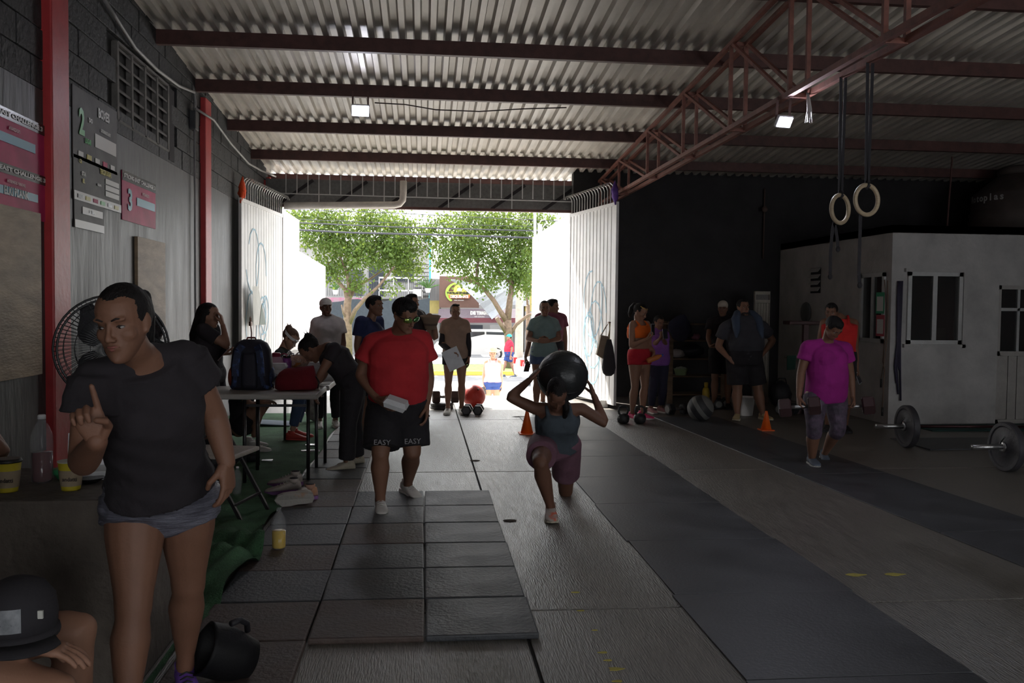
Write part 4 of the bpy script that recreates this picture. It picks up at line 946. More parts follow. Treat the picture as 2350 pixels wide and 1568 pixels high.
# --- lunging woman with the ball
P = person('woman kneeling in a deep lunge under a black ball held behind her head', 6.2,
    dict(hd=(1278, 906, -.22), nk=(1281, 934, -.03), sa=(1226, 937, .02), sb=(1336, 939, .02), ea=(1170, 912, .0), wa=(1216, 872, .12), eb=(1388, 972, .0), wb=(1363, 908, .1), pa=(1246, 1024, .1), pb=(1300, 1022, .18), ka=(1240, 1062, -.38), kb=(1298, 1128, .5), aa=(1264, 1166, -.22), ab=(1300, 1088, .9), ta=(1267, 1200, -.45), tb=(1302, 1100, 1.0)),
    h=1.55, build=1.1, tone='dark', face=(0, 55, 0), hair='braid', noface=True, top=dict(m=cloth('slate_tank', (.05, .065, .08)), kind='tank', t0=-.02, inf=.012), bottom=dict(m=cloth('mauve', (.15, .07, .10)), frac=.62, inf=.018, flare=.012), shoes=dict(SH['tan'], m=mat('coral_and_grey_shoe', (.4, .34, .3), .7, col2=(.6, .12, .06), thr=(.5, .6))), vox=.010, hvox=.005, tilt=(False, True),
    hands=(dict(d=Vector((.65, .15, .75)), n=Vector((.9, .2, -.35)), curl=.25), dict(d=Vector((-.3, .15, .9)), n=Vector((-.9, .1, -.1)), curl=.35)), seed=21, wr=.95)
LW = P
# --- woman in orange and red
P = person('woman in an orange crop top and red shorts looking at her phone behind two kettlebells', 11.3,
    stand(1466, 11.3, 1.55, 32, hd=(1470, 716, -.05), nk=(1465, 737, .02), ea=(1449, 795, -.15), wa=(1483, 779, -.25), eb=(1490, 797, .0), wb=(1500, 806, -.1)), h=1.55, build=1.07, tone='tan', face=(48, 28, 0), hair='pony', top=dict(m=cloth('orange', (.75, .13, .01)), kind='bra', inf=.014), bottom=dict(m=cloth('red_shorts', (.5, .015, .03)), frac=.28, inf=.011, t1=.22), shoes=SH['pink'],
    hands=(dict(d=Vector((.9, -.1, .5)), n=Vector((-.3, .3, .9)), curl=.9), dn(-1, .6)), seed=22)
OW = P
hbn = MB(); hbn.tube([P.HL((.06*math.cos(a_), -.01+.088*math.sin(a_), .085-.01*math.sin(a_))) for a_ in [PI*q/8 for q in range(9)]], .006, 6); P.part('hairband', hbn, mat('gold_band', (.6, .4, .1), .4, metal=.6), True)
# --- child in purple
P = person('girl in a purple T-shirt and dark trousers beside the woman in orange', 12.0,
    stand(1508, 12.0, 1.36, 20, ea=(1502, 790, -.1), wa=(1514, 778, -.25), eb=(1528, 792, -.05), wb=(1522, 778, -.22)), h=1.36, build=1.15, belly=.02, tone='brown', face=(20, 22, 0), hair='low', top=dict(m=cloth('purple', (.2, .07, .3)), sleeve=.5, t0=-.14, inf=.02), bottom=dict(m=cloth('dark_navy', (.02, .02, .04)), frac=1.9, inf=.016), shoes=dict(SH['pink'], m=mat('dusty_pink_shoe', (.4, .2, .2), .8)), hands=(dict(d=Vector((.8, -.2, .6)), n=Vector((0, .5, .8)), curl=.8), dict(d=Vector((-.3, -.2, .9)), n=Vector((0, 1, 0)), curl=.8)), seed=23)
PG = P
# --- man with cap by the shelf
P = person('man in a pale cap, black T-shirt and shorts standing before the wooden shelf', 12.5,
    stand(1655, 12.5, 1.58, -18, sex='m', ea=(1625, 775, -.05), wa=(1630, 795, -.25)), h=1.58, sex='m', build=1.05, tone='brown', face=(-25, 5, 0), hair='cap', extra=dict(cap=dict(m=mat('cream_cap', (.5, .45, .38), .8))), top=dict(m=blk_tee, sleeve=.55, t0=-.14, inf=.022), bottom=dict(m=blk_short, frac=.85, inf=.03), shoes=SH['black'], hands=(dict(d=Vector((.6, -.6, -.1)), n=Vector((0, 0, 1)), curl=.8), dn(-1)), seed=24)
# --- big man with hands on hips
P = person('stout bearded man in dark T-shirt, hands on hips, denim jacket over his shoulders', 11.3,
    stand(1705, 11.3, 1.63, 5, sex='m', hd=(1705, 706), sa=(1664, 752), sb=(1750, 750), ea=(1648, 795, .08), wa=(1672, 822, -.08), eb=(1774, 782, .08), wb=(1751, 812, -.08), ka=(1692, 890), kb=(1738, 890), aa=(1692, 955, -.05), ab=(1752, 955, -.02), ta=(1688, 968, -.2), tb=(1768, 968, -.17), pa=(1690, 825), pb=(1726, 825)), h=1.63, sex='m', build=1.3, belly=.07, tone='brown', face=(12, 0, 0), hair='crop',
    top=dict(m=cloth('charcoal_tee', (.035, .034, .042)), sleeve=.55, t0=-.1, inf=.02), bottom=dict(m=blk_short, frac=.88, inf=.03, flare=.02), shoes=SH['tan'], hands=(dict(d=Vector((.8, -.3, -.5)), n=Vector((0, .8, -.2)), curl=.4), dict(d=Vector((-.8, -.3, -.5)), n=Vector((0, .8, -.2)), curl=.4)), seed=25)
BM = P
cz = MB(); N_ = P.W['nk']
for s_ in (-1, 1): cz.tube([N_+Vector((s_*.05, .06, .03)), N_+Vector((s_*.10, -.02, .0)), N_+Vector((s_*.15, -.10, -.07)), N_+Vector((s_*.16, -.17, -.2)), N_+Vector((s_*.17, -.2, -.3))], [.03, .05, .06, .05, .02], 10, round_=True)
c_ = P.cl('denim_jacket', cz, cloth('denim_grey', (.045, .062, .10)), v=.009)
bd = MB(); bd.ell(P.HL((0, .052, -.085)), [.05, .045, .038], P.HM.to_3x3(), 14, 10); P.part('beard', bd, m_brow, True)
# --- person in red tank behind magenta woman
P = person('broad person in a red tank top standing behind the woman in magenta', 10.1,
    stand(1922, 10.1, 1.62, -20, sex='m', hd=(1908, 717), eb=(1962, 800), wb=(1966, 848)), h=1.62, sex='m', build=1.2, tone='brown', face=(-35, 10, 0), hair='short', top=dict(m=cloth('scarlet_tank', (.6, .02, .02)), kind='tank', t0=-.15, inf=.02), bottom=dict(m=blk_short, frac=.85, inf=.03), shoes=SH['black'], hands=(dn(1), dn(-1, .7)), seed=26)
RT = P
# --- woman in magenta with dumbbells
m_legg = cloth('floral_leggings', (.03, .025, .035), .8, col2=(.13, .09, .14), bscale=30); m_legg.node_tree.nodes['Noise Texture'].inputs['Scale'].default_value = 12
P = person('woman in a magenta T-shirt and patterned capri leggings carrying two dumbbells', 7.9,
    dict(hd=(1913, 752, -.15), nk=(1898, 783, -.02), sa=(1854, 796), sb=(1940, 800, .05), ea=(1838, 856, .03), wa=(1833, 912, -.05), eb=(1952, 860, .08), wb=(1957, 912, .02), pa=(1871, 908), pb=(1917, 908, .05), ka=(1869, 985, -.12), kb=(1924, 984, -.02), aa=(1863, 1060, .02), ab=(1892, 1042, .32), ta=(1876, 1080, -.15), tb=(1906, 1072, .06)),
    h=1.5, build=1.2, belly=.045, tone='brown', face=(18, 48, 5), hair='short', hcol=m_hair, top=dict(m=cloth('magenta_tee', (.30, .012, .20)), sleeve=.5, t0=-.1, inf=.018), bottom=dict(m=m_legg, frac=1.22, inf=.012, ankle=.055, name='leggings'), shoes=SH['grey'], hands=(dict(d=Vector((0, -.15, -1)), n=Vector((1, 0, 0)), curl=1.1), dict(d=Vector((0, -.15, -1)), n=Vector((-1, 0, 0)), curl=1.1)), vox=.011, tilt=(False, True), seed=27)
MG = P
# --- person sitting on the carpet
P = person('person sitting on the green carpet behind the backpack with bare shins and white sneakers', 9.0,
    dict(hd=(556, 862), nk=(552, 888), sa=(548, 900, -.15), sb=(556, 900, .18), ea=(575, 930, -.18), wa=(600, 925, -.15), eb=(580, 930, .2), wb=(606, 925, .15), pa=(548, 985, -.08), pb=(556, 982, .1), ka=(602, 925, -.12), kb=(612, 925, .14), aa=(583, 998, -.12), ab=(575, 985, .18), ta=(612, 1008, -.15), tb=(605, 995, .18)),
    h=1.5, tone='tan', face=(70, 30, 0), hair='bun', noface=True, top=dict(m=blk_tee, sleeve=.5), bottom=dict(m=blk_short, frac=.5), shoes=SH['white'], seed=28)
# ================================================================== FLOOR MATS
m_tileA = mat('rubber_tile_grey', (.042, .045, .05), .55, var=.35, vscale=4, bump=.25, bscale=50, rvar=.15)
m_tileB = mat('rubber_tile_brown', (.07, .048, .04), .6, var=.35, vscale=4, bump=.25, bscale=50, rvar=.15)
m_lane = mat('rubber_mat', (.055, .057, .064), .5, var=.4, vscale=2.5, bump=.12, bscale=60, rvar=.14)
tb_ = MB(); tb_.bbox((-.247, -.247, 0), (.247, .247, .028), .008); tme = [tb_.mesh('rubber_tile', m) for m in (m_tileA, m_tileB)]
t = T('rubber_flooring', 'field of square rubber gym tiles laid on the concrete beside the green carpet', 'flooring', (-.24, 5, 0))
rs = random.Random(4)
ty = [3.775+.505*k for k in range(6)]
def tl(x, y, brown): piece(tme[1 if brown else 0], 'rubber_tile', t.o, (x+.24+rs.uniform(-.004, .004), y-5+.2525+rs.uniform(-.004, .004), 0), (rs.uniform(-.006, .006), rs.uniform(-.006, .006), rs.uniform(-.012, .012)))
brown = {(0, 0): 1, (1, 0): 1, (0, 2): 1, (1, 3): 1, (0, 5): 1, (1, 5): 0, (0, 4): 0}
for k, y in enumerate(ty):
    for j in range(3): tl(-.23+(j-1)*.5, y, brown.get((j, k), 0)); 
for k in range(-3, 18):
    y = 3.775+.505*k
    if k < 0: tl(-.73, y, k == -1); None
    elif k > 5: tl(-.73, y, k in (6, 9, 12))
def lane(label, x0, y0, ang, w, n, L):
    t = T('rubber_mat_lane', label, 'mat', (x0, y0, 0), rz=ang)
    b_ = MB(); b_.bbox((0, .004, 0), (w, L-.004, .009), .002); me = b_.mesh('rubber_mat', m_lane)
    for k in range(n): piece(me, 'rubber_mat', t.o, (rs.uniform(-.01, .01), k*L, 0), (0, 0, rs.uniform(-.004, .004)))
lane('wide dark rubber mat lane running beside the lunging woman', 1.27, 2.25, -.002, .94, 9, 1.03)
lane('narrow dark rubber mat lane under the woman in magenta', 3.47, 3.4, .048, .86, 4, 2.02)
# green carpet with folds
m_car = mat('green_carpet', (.05, .14, .062), .95, var=.35, vscale=5, bump=.5, bscale=90)
R = []; ny, nx = 150, 44
for j in range(ny+1):
    y = 3.35+(12.0-3.35)*j/ny; row = []
    edge = -1.0 + .02*math.sin(y*3) + .1*math.exp(-((y-5.1)/.45)**2) + .05*math.exp(-((y-4.2)/.2)**2); lo_ = -1.045 if y < 3.97 else -2.48
    for i in range(nx+1):
        u = i/nx; x = lo_+(edge-lo_)*u
        fold = math.exp(-((y-5.1)/.8)**2)*max(0, u-.4)*(.17*abs(math.sin((x*1.0+y*.55+.1*math.sin(y*6))*9))+.07*abs(math.sin((x*1.6-y*.4)*13+1)))
        row.append(Vector((x, y, .006+fold+.003*math.sin(y*9+x*2))))
    R.append(row)
c_ = MB(); c_.rings(R, cap=False, closed=False); k_ = len(c_.v); c_.rings([[p-Vector((0, 0, .005)) for p in r] for r in R], cap=False, closed=False)
single('carpet', c_, m_car, 'thin green carpet with rucked folds lying along the left wall', 'carpet', (-1.8, 7.5, 0), smooth=True)
# loose litter on the carpet
for x, y, w, wl_ in ((716, 1024, .06, 'farther crumpled foil wrapper by the carpet edge under the front table'), (712, 1038, .09, 'larger crumpled foil wrapper by the carpet edge under the front table'), (615, 1060, .05, 'crumpled foil wrapper lying alone in the middle of the carpet')):
    p = fl(x, y); b_ = MB(); b_.bbox((p.x-w, p.y-.03, .012), (p.x+w, p.y+.03, .018), .002); b_.v = vnoise(b_.v, .02, 30)
    single('wrapper', b_, mat('foil', (.6, .6, .62), .25, metal=.6), wl_, 'wrapper', (p.x, p.y, .01), 'foil wrappers on the carpet')
# yellow paint specks on the concrete lane
m_yp = mat('yellow_paint', (.45, .38, .06), .7, var=0, bump=0)
for x, y, w in ((1323, 1360, .02), (1335, 1402, .016), (1365, 1447, .012), (1386, 1498, .018), (1397, 1516, .015), (1410, 1536, .028), (1420, 1564, .018), (1960, 1320, .05), (2050, 1319, .05)):
    p = fl(x, y); b_ = MB(); b_.lathe([(w, 0), (w*.9, .0015)], (0, 0, 0), 9); b_.v = [(q[0]*(1.2+.5*math.sin(q[0]*300)), q[1]*.6, q[2]+.0004) for q in b_.v]
    o = b_.build('paint_speck', m_yp, floor); o.location = (p.x, p.y, .0)
# ================================================================== BENCH AND ITS THINGS
m_bench = mat('rough_bench_concrete', (.12, .1, .085), .85, var=.3, vscale=5, bump=.5, bscale=25)
b_ = MB(); b_.bbox((WX+.02, 3.27, 0), (-1.06, 3.93, .745), .012); single('bench', b_, m_bench, 'rough grey concrete block bench at the lower left with bottles and cups on it', 'bench', (-1.7, 3.6, 0))
BZ = .746
def glassy(name, col, tr=1.0, rough=.08): return mat(name, col, rough, var=0, bump=0, trans=tr)
m_pet = mat('clear_plastic', (.6, .62, .64), .12, var=0, bump=0, alpha=.13)
def bottle(label, p, h, r, liquid, lvl, capm, group=None):
    t = T('bottle', label, 'bottle', p, group); p = Vector(p); z = 0
    pr = [(r*.9, .0), (r, .012)]
    for k in range(6): zz = .03+k*(h*.42)/6; pr += [(r, zz), (r*.96, zz+h*.02), (r, zz+h*.04)]
    pr += [(r, h*.58), (r*.97, h*.66), (r*.9, h*.74), (r*.6, h*.85), (r*.36, h*.9), (r*.33, h*.93), (r*.33, h*.955)]
    b_ = MB(); b_.lathe(pr, p, 24, cap=False); t.part('shell', b_, m_pet, True)
    b_ = MB(); b_.lathe([(r*.37, h*.945), (r*.37, h), (r*.3, h+.003)], p, 16); t.part('bottle_cap', b_, capm, True)
    if lvl:
        b_ = MB(); b_.lathe([(r*.85, .004), (r*.93, .012), (r*.93, h*lvl)], p, 24); t.part('drink', b_, liquid, True)
    return t
def ontop(px, py, z): p = fl(px, py, z); return (p.x, p.y, z)
bottle('large plastic bottle half full of dark red drink on the concrete bench', ontop(97, 1106, BZ), .262, .041, mat('red_drink', (.09, .008, .015), .15, var=0, bump=0), .45, mat('white_cap_plastic', (.6, .6, .6), .5))
def cup(label, p, h, lid):
    t = T('coffee_cup', label, 'cup', p, 'paper coffee cups on the bench'); p = Vector(p); b_ = MB(); m_y = mat('yellow_cup', (.5, .4, .02), .6, var=.05, bump=0)
    b_.lathe([(h*.30, 0), (h*.31, .004), (h*.42, h)], p, 24); t.part('cup_body', b_, m_y, True)
    b_ = MB(); m_k = mat('kraft_sleeve', (.32, .25, .17), .8); b_.lathe([(h*.335, h*.16), (h*.405, h*.72)], p, 24, cap=False); b_.lathe([(h*.325, h*.16), (h*.395, h*.72)], p, 24, cap=False); sl_ = t.part('sleeve', b_, m_k, True)
    M_ = frame(p+Vector((.01, -h*.375, h*.42)), Vector((1, .0, 0)), Vector((0, -.12, 1)), Vector((0, -1, -.12)))
    text('andatti', h*.2, mat('print_dark', (.04, .03, .03), .7, var=0, bump=0), t.o, M_, squash=.9)
    if lid: b_ = MB(); b_.lathe([(h*.44, h*.98), (h*.45, h*1.03), (h*.43, h*1.05), (h*.41, h*1.1), (h*.36, h*1.1)], p, 24); t.part('cup_lid', b_, mat('black_lid', (.02, .02, .02), .35), True)
    else: b_ = MB(); b_.lathe([(h*.43, h*.98), (h*.435, h*1.02), (h*.41, h*1.02)], p, 24); t.part('cup_rim', b_, mat('cup_rim_white', (.6, .58, .5), .6), True)
cup('yellow paper cup with a brown sleeve and a black lid on the bench', ontop(18, 1128, BZ), .112, True)
cup('yellow paper cup with a brown sleeve and no lid on the bench', ontop(163, 1124, BZ), .108, False)
m_foam = mat('white_foam', (.62, .62, .63), .8, var=.04)
def clam(label, c, w, d, h, rz=0, open_=False, m=None, group=None):
    t = T('food_box', label, 'food box', c, group, rz); m = m or m_foam
    def tub(z0, z1, w0, w1, inv=False):
        b_ = MB(); q = lambda ww, dd, z: [Vector((sx*ww/2, sy*dd/2, z)) for sx, sy in ((-1, -1), (-.2, -1.02), (.2, -1.02), (1, -1), (1.02, 0), (1, 1), (0, 1.02), (-1, 1), (-1.02, 0))]
        b_.rings([q(w*w0, d*w0, z0), q(w*w1, d*w1, z1)]); return b_
    t.part('box_base', tub(0, h*.5, .85, 1), m, local=True)
    b_ = MB(); b_.bbox((-w*.53, -d*.53, h*.49), (w*.53, d*.53, h*.53), .003); t.part('box_rim', b_, m, local=True)
    lidb = tub(h*.53, h, 1, .82)
    if open_:
        M_ = Matrix.Translation((0, d*.5, h*.5)) @ Matrix.Rotation(math.radians(-75), 4, 'X') @ Matrix.Translation((0, -d*.5, -h*.5)); lidb.v = [tuple(M_ @ Vector(v)) for v in lidb.v]
    t.part('box_lid', lidb, m, local=True); return t
clam('white foam box standing open on the bench beside the pointing woman', ontop(222, 1096, BZ), .2, .15, .07, .4, True)
b_ = MB(); p = Vector(ontop(205, 1108, BZ)); b_.lathe([(.03, .0), (.055, .018), (.058, .02), (.05, .02)], p, 20); single('black_plate', b_, mat('black_plastic', (.015, .015, .016), .25), 'small black plastic dish on the bench beside the foam box', 'dish', p, smooth=True)
b_ = MB(); p = Vector(ontop(150, 1098, BZ)); b_.lathe([(.03, 0), (.055, .035), (.05, .04)], p, 18); single('green_lid', b_, mat('green_plastic', (.05, .3, .12), .4), 'pale green plastic lid on the bench behind the cups', 'lid', p, smooth=True)
# black cap resting on the knee
c = at(42, 1400, 2.32); t = T('baseball_cap', 'black cap with a grey patch and small badge resting on the bare knee', 'cap', c)
M_ = Matrix.Translation(c) @ Matrix.Rotation(.5, 4, 'Z'); m_cap = mat('black_cap_cloth', (.02, .018, .022), .85)
b_ = MB(); b_.lathe([(.088, -.06), (.092, -.01), (.086, .035), (.062, .068), (.03, .082), (.002, .085)], M_.translation, 24, M_.to_3x3()); t.part('crown', b_, m_cap, True)
b_ = MB(); b_.lathe([(.094, -.066), (.097, -.056), (.094, -.044)], M_.translation, 24, M_.to_3x3()); t.part('cap_band', b_, m_cap, True)
b_ = MB(); R = []
for q in range(9):
    a = -1.0+q/4; R.append([M_ @ Vector((.085*math.sin(a), -.085*math.cos(a), -.055)), M_ @ Vector((.1*math.sin(a)*1.0, -.15*math.cos(a*.9), -.07)), M_ @ Vector((.1*math.sin(a), -.15*math.cos(a*.9), -.075)), M_ @ Vector((.085*math.sin(a), -.085*math.cos(a), -.061))])
b_.rings(R); t.part('cap_visor', b_, m_cap, True)
b_ = MB(); R = []
for q in range(7):
    a = -.75+q*.12; R.append([M_ @ Vector((.0935*math.sin(a), -.0935*math.cos(a), -.03)), M_ @ Vector((.089*math.sin(a), -.089*math.cos(a), .028))])
b_.rings(R, cap=False, closed=False); t.part('grey_patch', b_, mat('camo_patch', (.12, .13, .14), .8, col2=(.3, .31, .33), vscale=30), True)
b_ = MB(); p = M_ @ Vector((.093*math.sin(.45), -.093*math.cos(.45), .005)); b_.cbox(p, (.012, .006, .02)); t.part('badge', b_, mat('badge_pale', (.55, .55, .5), .6))
# ================================================================== FAN
c = at(258, 800, 4.6); t = T('pedestal_fan', 'large black pedestal fan with a wire cage behind the pointing woman', 'fan', Vector((c.x, c.y, 0)))
m_fan = mat('fan_black', (.015, .015, .017), .4); FM = Matrix.Translation(c) @ Matrix.Rotation(.35, 4, 'Z') @ Matrix.Rotation(PI/2, 4, 'X')
rad = .265
for nm, zf, rr in (('cage_ring', .0, rad), ('cage_ring', .06, rad*.93)):
    b_ = MB(); b_.tube([FM @ Vector((rr*math.cos(a*PI/20), rr*math.sin(a*PI/20), zf)) for a in range(41)], .006, 8); t.part(nm, b_, m_fan, True)
b_ = MB()
for s_ in (1, -1):
    for k in range(72):
        a = k*PI/36; b_.tube([FM @ Vector((r_*math.cos(a+q_), r_*math.sin(a+q_), s_*z_)) for r_, z_, q_ in ((.04, .085, 0), (rad*.5, .085, .1), (rad*.9, .05, .2), (rad, .0, .22))], .0016, 3, cap=False)
    for rr in (.1, .17, .22): b_.tube([FM @ Vector((rr*math.cos(a*PI/16), rr*math.sin(a*PI/16), s_*.08*(1-.3*(rr/rad)**3))) for a in range(33)], .002, 4)
wg = t.part('wire_grille', b_, m_fan); wg['kind'] = 'stuff'
for k in range(3):
    b_ = MB(); R = []
    for q in range(6):
        r_ = .05+.19*q/5; w_ = .03+.075*math.sin(PI*min(1, (q+1)/5.5)); a = k*2*PI/3
        R.append([FM @ (Matrix.Rotation(a, 3, 'Z') @ Vector((r_, -w_, -.02))), FM @ (Matrix.Rotation(a, 3, 'Z') @ Vector((r_, w_, .02))), FM @ (Matrix.Rotation(a, 3, 'Z') @ Vector((r_, w_, .024))), FM @ (Matrix.Rotation(a, 3, 'Z') @ Vector((r_, -w_, -.016)))])
    b_.rings(R); t.part('fan_blade', b_, mat('fan_blade', (.05, .05, .055), .4), True)
b_ = MB(); b_.lathe([(.04, -.09), (.045, -.02), (.05, .02), (.03, .09)], c, 18, FM.to_3x3()); t.part('hub', b_, m_fan, True)
b_ = MB(); b_.ell(c+Vector((.05, .16, 0)), (.07, .11, .07)); t.part('motor', b_, m_fan, True)
b_ = MB(); b_.tube([Vector((c.x+.05, c.y+.16, 0.03)), Vector((c.x+.05, c.y+.16, c.z))], .018, 10); t.part('pole', b_, m_fan, True)
b_ = MB(); b_.lathe([(.22, 0), (.22, .02), (.06, .04)], (c.x+.05, c.y+.16, 0), 24); t.part('base', b_, m_fan, True)
# ================================================================== BOARDS AND POSTERS ON THE LEFT WALL
m_ply = mat('plywood', (.33, .24, .155), .6, var=.3, vscale=3, bump=.2, bscale=20, stretch=(1, 1, 4))
def wallboard(name, px0, py0, px1, py1, label, m, cat, th=.02, bot=None):
    a = wx(px0, (py0+py1)/2, WX); b = wx(px1, (py0+py1)/2, WX); z1 = wx(px0, py0, WX+.01).z; z0 = wx(px0, py1, WX+.01).z
    t = T(name, label, cat, (WX, (a.y+b.y)/2, (z0+z1)/2)); b_ = MB(); b_.bbox((WX+.002, a.y, z0), (WX+.002+th, b.y, z1), .002); t.part('board' if cat != 'poster' else 'sheet', b_, m); t.y0, t.y1, t.z0, t.z1 = a.y, b.y, z0, z1
    return t
def wtext(t, txt, y, z, size, m, sq=1): # reads along +y on wall facing +x
    M_ = frame((WX+.014, y, z), (0, 1, 0), (0, 0, 1), (1, 0, 0)); return text(txt, size, m, t.o, M_, squash=sq, depth=.0012, bold=size*.035)
def wpatch(t, nm, y0, z0, y1, z1, m, d=.010):
    b_ = MB(); b_.box((WX+d, y0, z0), (WX+d+.003, y1, z1)); return t.part(nm, b_, m)
wallboard('plywood_board', 308, 542, 372, 755, 'plywood board leaning on the wall behind the pointing woman', m_ply, 'board', .03)
wallboard('plywood_board', -60, 455, 84, 885, 'large weathered plywood sheet on the wall at the left edge', m_ply, 'board', .03)
m_pk = mat('poster_pink', (.5, .04, .13), .55, spec=.25, var=.25, vscale=3, bump=0); m_pg = mat('poster_grey', (.075, .07, .068), .55, spec=.25, var=.4, vscale=3, bump=0); m_bk = mat('poster_black', (.02, .02, .02), .25, var=0, bump=0)
m_wt = mat('print_white', (.6, .58, .56), .4, var=0, bump=0); m_cy = mat('print_blue', (.08, .3, .42), .4, var=0, bump=0); m_gn = mat('print_green', (.05, .4, .08), .4, var=0, bump=0); m_yl = mat('print_yellow', (.5, .42, .04), .4, var=0, bump=0); m_tx = mat('print_soft', (.5, .2, .24), .4, var=0, bump=0)
def pink_poster(px0, py0, px1, py1, label, cat_txt, num):
    t = wallboard('poster', px0, py0, px1, py1, label, m_pk, 'poster', .006); L = t.y1-t.y0; Hh = t.z1-t.z0
    wpatch(t, 'title_strip', t.y0, t.z1-Hh*.2, t.y1, t.z1, m_bk, .008)
    wtext(t, 'STRONG EAST CHALLENGE 3', (t.y0+t.y1)/2, t.z1-Hh*.1, Hh*.12, m_wt, L/(Hh*.12*14.2))
    if num: wtext(t, '3', t.y0+L*.2, t.z0+Hh*.42, Hh*.6, m_cy)
    yc = t.y0+L*(.66 if num else .55); wtext(t, cat_txt, yc, t.z0+Hh*.66, Hh*.09, m_tx, .9)
    wpatch(t, 'blue_strip', yc-L*.26, t.z0+Hh*.38, yc+L*.3, t.z0+Hh*.55, m_cy)
    return t
tp = pink_poster(278, 388, 355, 503, 'pink poster with a blue number three on the wall before the middle red post', 'INTERMEDIO', True)
tp = pink_poster(-75, 345, 105, 470, 'lower pink poster at the left picture edge beside the near red post', 'INTERMEDIO VARONIL', False); wtext(tp, 'ELKI PLANK', (tp.y0+tp.y1)/2+.05, tp.z0+(tp.z1-tp.z0)*.46, .07, m_bk, .9)
tp = pink_poster(-75, 205, 98, 345, 'upper pink poster at the left picture edge with a shiny top', 'AVANZADO', False)
t = wallboard('poster', 164, 190, 266, 358, 'grey poster headed BOXES with a green number two', m_pg, 'poster', .006); L = t.y1-t.y0; Hh = t.z1-t.z0
wtext(t, 'BOXES', t.y0+L*.66, t.z1-Hh*.2, Hh*.19, m_wt, .8); wtext(t, '2', t.y0+L*.17, t.z0+Hh*.52, Hh*.5, m_gn, .8); wtext(t, 'DO', t.y0+L*.36, t.z0+Hh*.62, Hh*.09, m_wt); wtext(t, 'LUGAR', t.y0+L*.3, t.z0+Hh*.3, Hh*.1, m_gn, .7); wtext(t, 'CATEGORIA ESCALADO', t.y0+L*.7, t.z0+Hh*.56, Hh*.07, m_wt, .55)
wpatch(t, 'blank_label', t.y0+L*.46, t.z0+Hh*.28, t.y1-L*.04, t.z0+Hh*.48, m_wt)
for k in range(5): wpatch(t, 'sponsor_mark', t.y0+L*(.1+.18*k), t.z0+Hh*.05, t.y0+L*(.2+.18*k), t.z0+Hh*.12, [m_wt, m_yl, m_wt, m_pk, m_wt][k])
t = wallboard('poster', 166, 350, 274, 455, 'grey poster headed TERCER LUGAR in yellow letters', m_pg, 'poster', .006); L = t.y1-t.y0; Hh = t.z1-t.z0
wtext(t, 'TERCER LUGAR', t.y0+L*.64, t.z1-Hh*.16, Hh*.17, m_yl, .62); wtext(t, 'CR', t.y0+L*.12, t.z1-Hh*.12, Hh*.12, m_yl); wtext(t, 'STA', t.y0+L*.18, t.z0+Hh*.62, Hh*.13, m_wt); wtext(t, 'EL', t.y0+L*.18, t.z0+Hh*.46, Hh*.13, m_yl)
for k in range(3): wpatch(t, 'blank_label', t.y0+L*.64, t.z0+Hh*(.3+.15*k), t.y1-L*.05, t.z0+Hh*(.42+.15*k), m_wt)
wtext(t, 'EQUIPO', t.y0+L*.5, t.z0+Hh*.5, Hh*.07, m_wt); wpatch(t, 'sponsor_strip', t.y0, t.z0, t.y1, t.z0+Hh*.2, m_wt)
for k in range(6): wpatch(t, 'sponsor_mark', t.y0+L*(.06+.155*k), t.z0+Hh*.05, t.y0+L*(.15+.155*k), t.z0+Hh*.14, [m_bk, m_yl, m_pk, m_gn, m_bk, m_yl][k], .014)
t = wallboard('poster', 168, 436, 235, 520, 'small dark poster with a pale strip below the yellow lettered poster', m_pg, 'poster', .006); L = t.y1-t.y0; Hh = t.z1-t.z0
wpatch(t, 'blank_label', t.y0+L*.25, t.z0+Hh*.42, t.y1-L*.05, t.z0+Hh*.62, m_wt); wpatch(t, 'sponsor_strip', t.y0, t.z0, t.y1, t.z0+Hh*.22, m_wt); wtext(t, 'Leo Team', t.y0+L*.55, t.z0+Hh*.52, Hh*.13, m_bk, .8)
# ================================================================== TABLES
m_top = mat('table_top_grey', (.36, .34, .31), .45, var=.08, bump=.05); m_leg = mat('dark_tube', (.02, .018, .02), .35)
def table(label, x0, y0, x1, y1, z, legs):
    t = T('folding_table', label, 'table', ((x0+x1)/2, (y0+y1)/2, 0)); b_ = MB(); b_.bbox((x0, y0, z-.045), (x1, y1, z), .014); t.part('tabletop', b_, m_top)
    for (lx, ly) in legs:
        b_ = MB(); b_.tube([(lx, ly, .009), (lx, ly, z-.05)], .0145, 10); t.part('leg', b_, m_leg, True)
    for (a, b, zz) in ((legs[0], legs[1], z-.1), (legs[2], legs[3], z-.1)):
        b_ = MB(); b_.bar((*a, zz), (*b, zz), .02); t.part('crossbar', b_, m_leg)
    return t
TZ = .735
pA = fl(505, 908, TZ); pB = fl(722, 905, TZ); 
ty0 = pB.y; ty1 = ty0+.72
table('grey folding table carrying the backpack and the red bag', pA.x-.25, ty0, pB.x+.02, ty1, TZ, [(pB.x-.06, ty0+.08), (pA.x+.15, ty0+.08), (pB.x-.06, ty1-.08), (pA.x+.15, ty1-.08)])
pC = fl(768, 880, TZ)
table('second grey folding table standing lengthwise behind the first', pC.x-.72, ty1+.02, pC.x-.02, ty1+1.85, TZ, [(pC.x-.07, ty1+.15), (pC.x-.66, ty1+.15), (pC.x-.07, ty1+1.7), (pC.x-.66, ty1+1.7)])
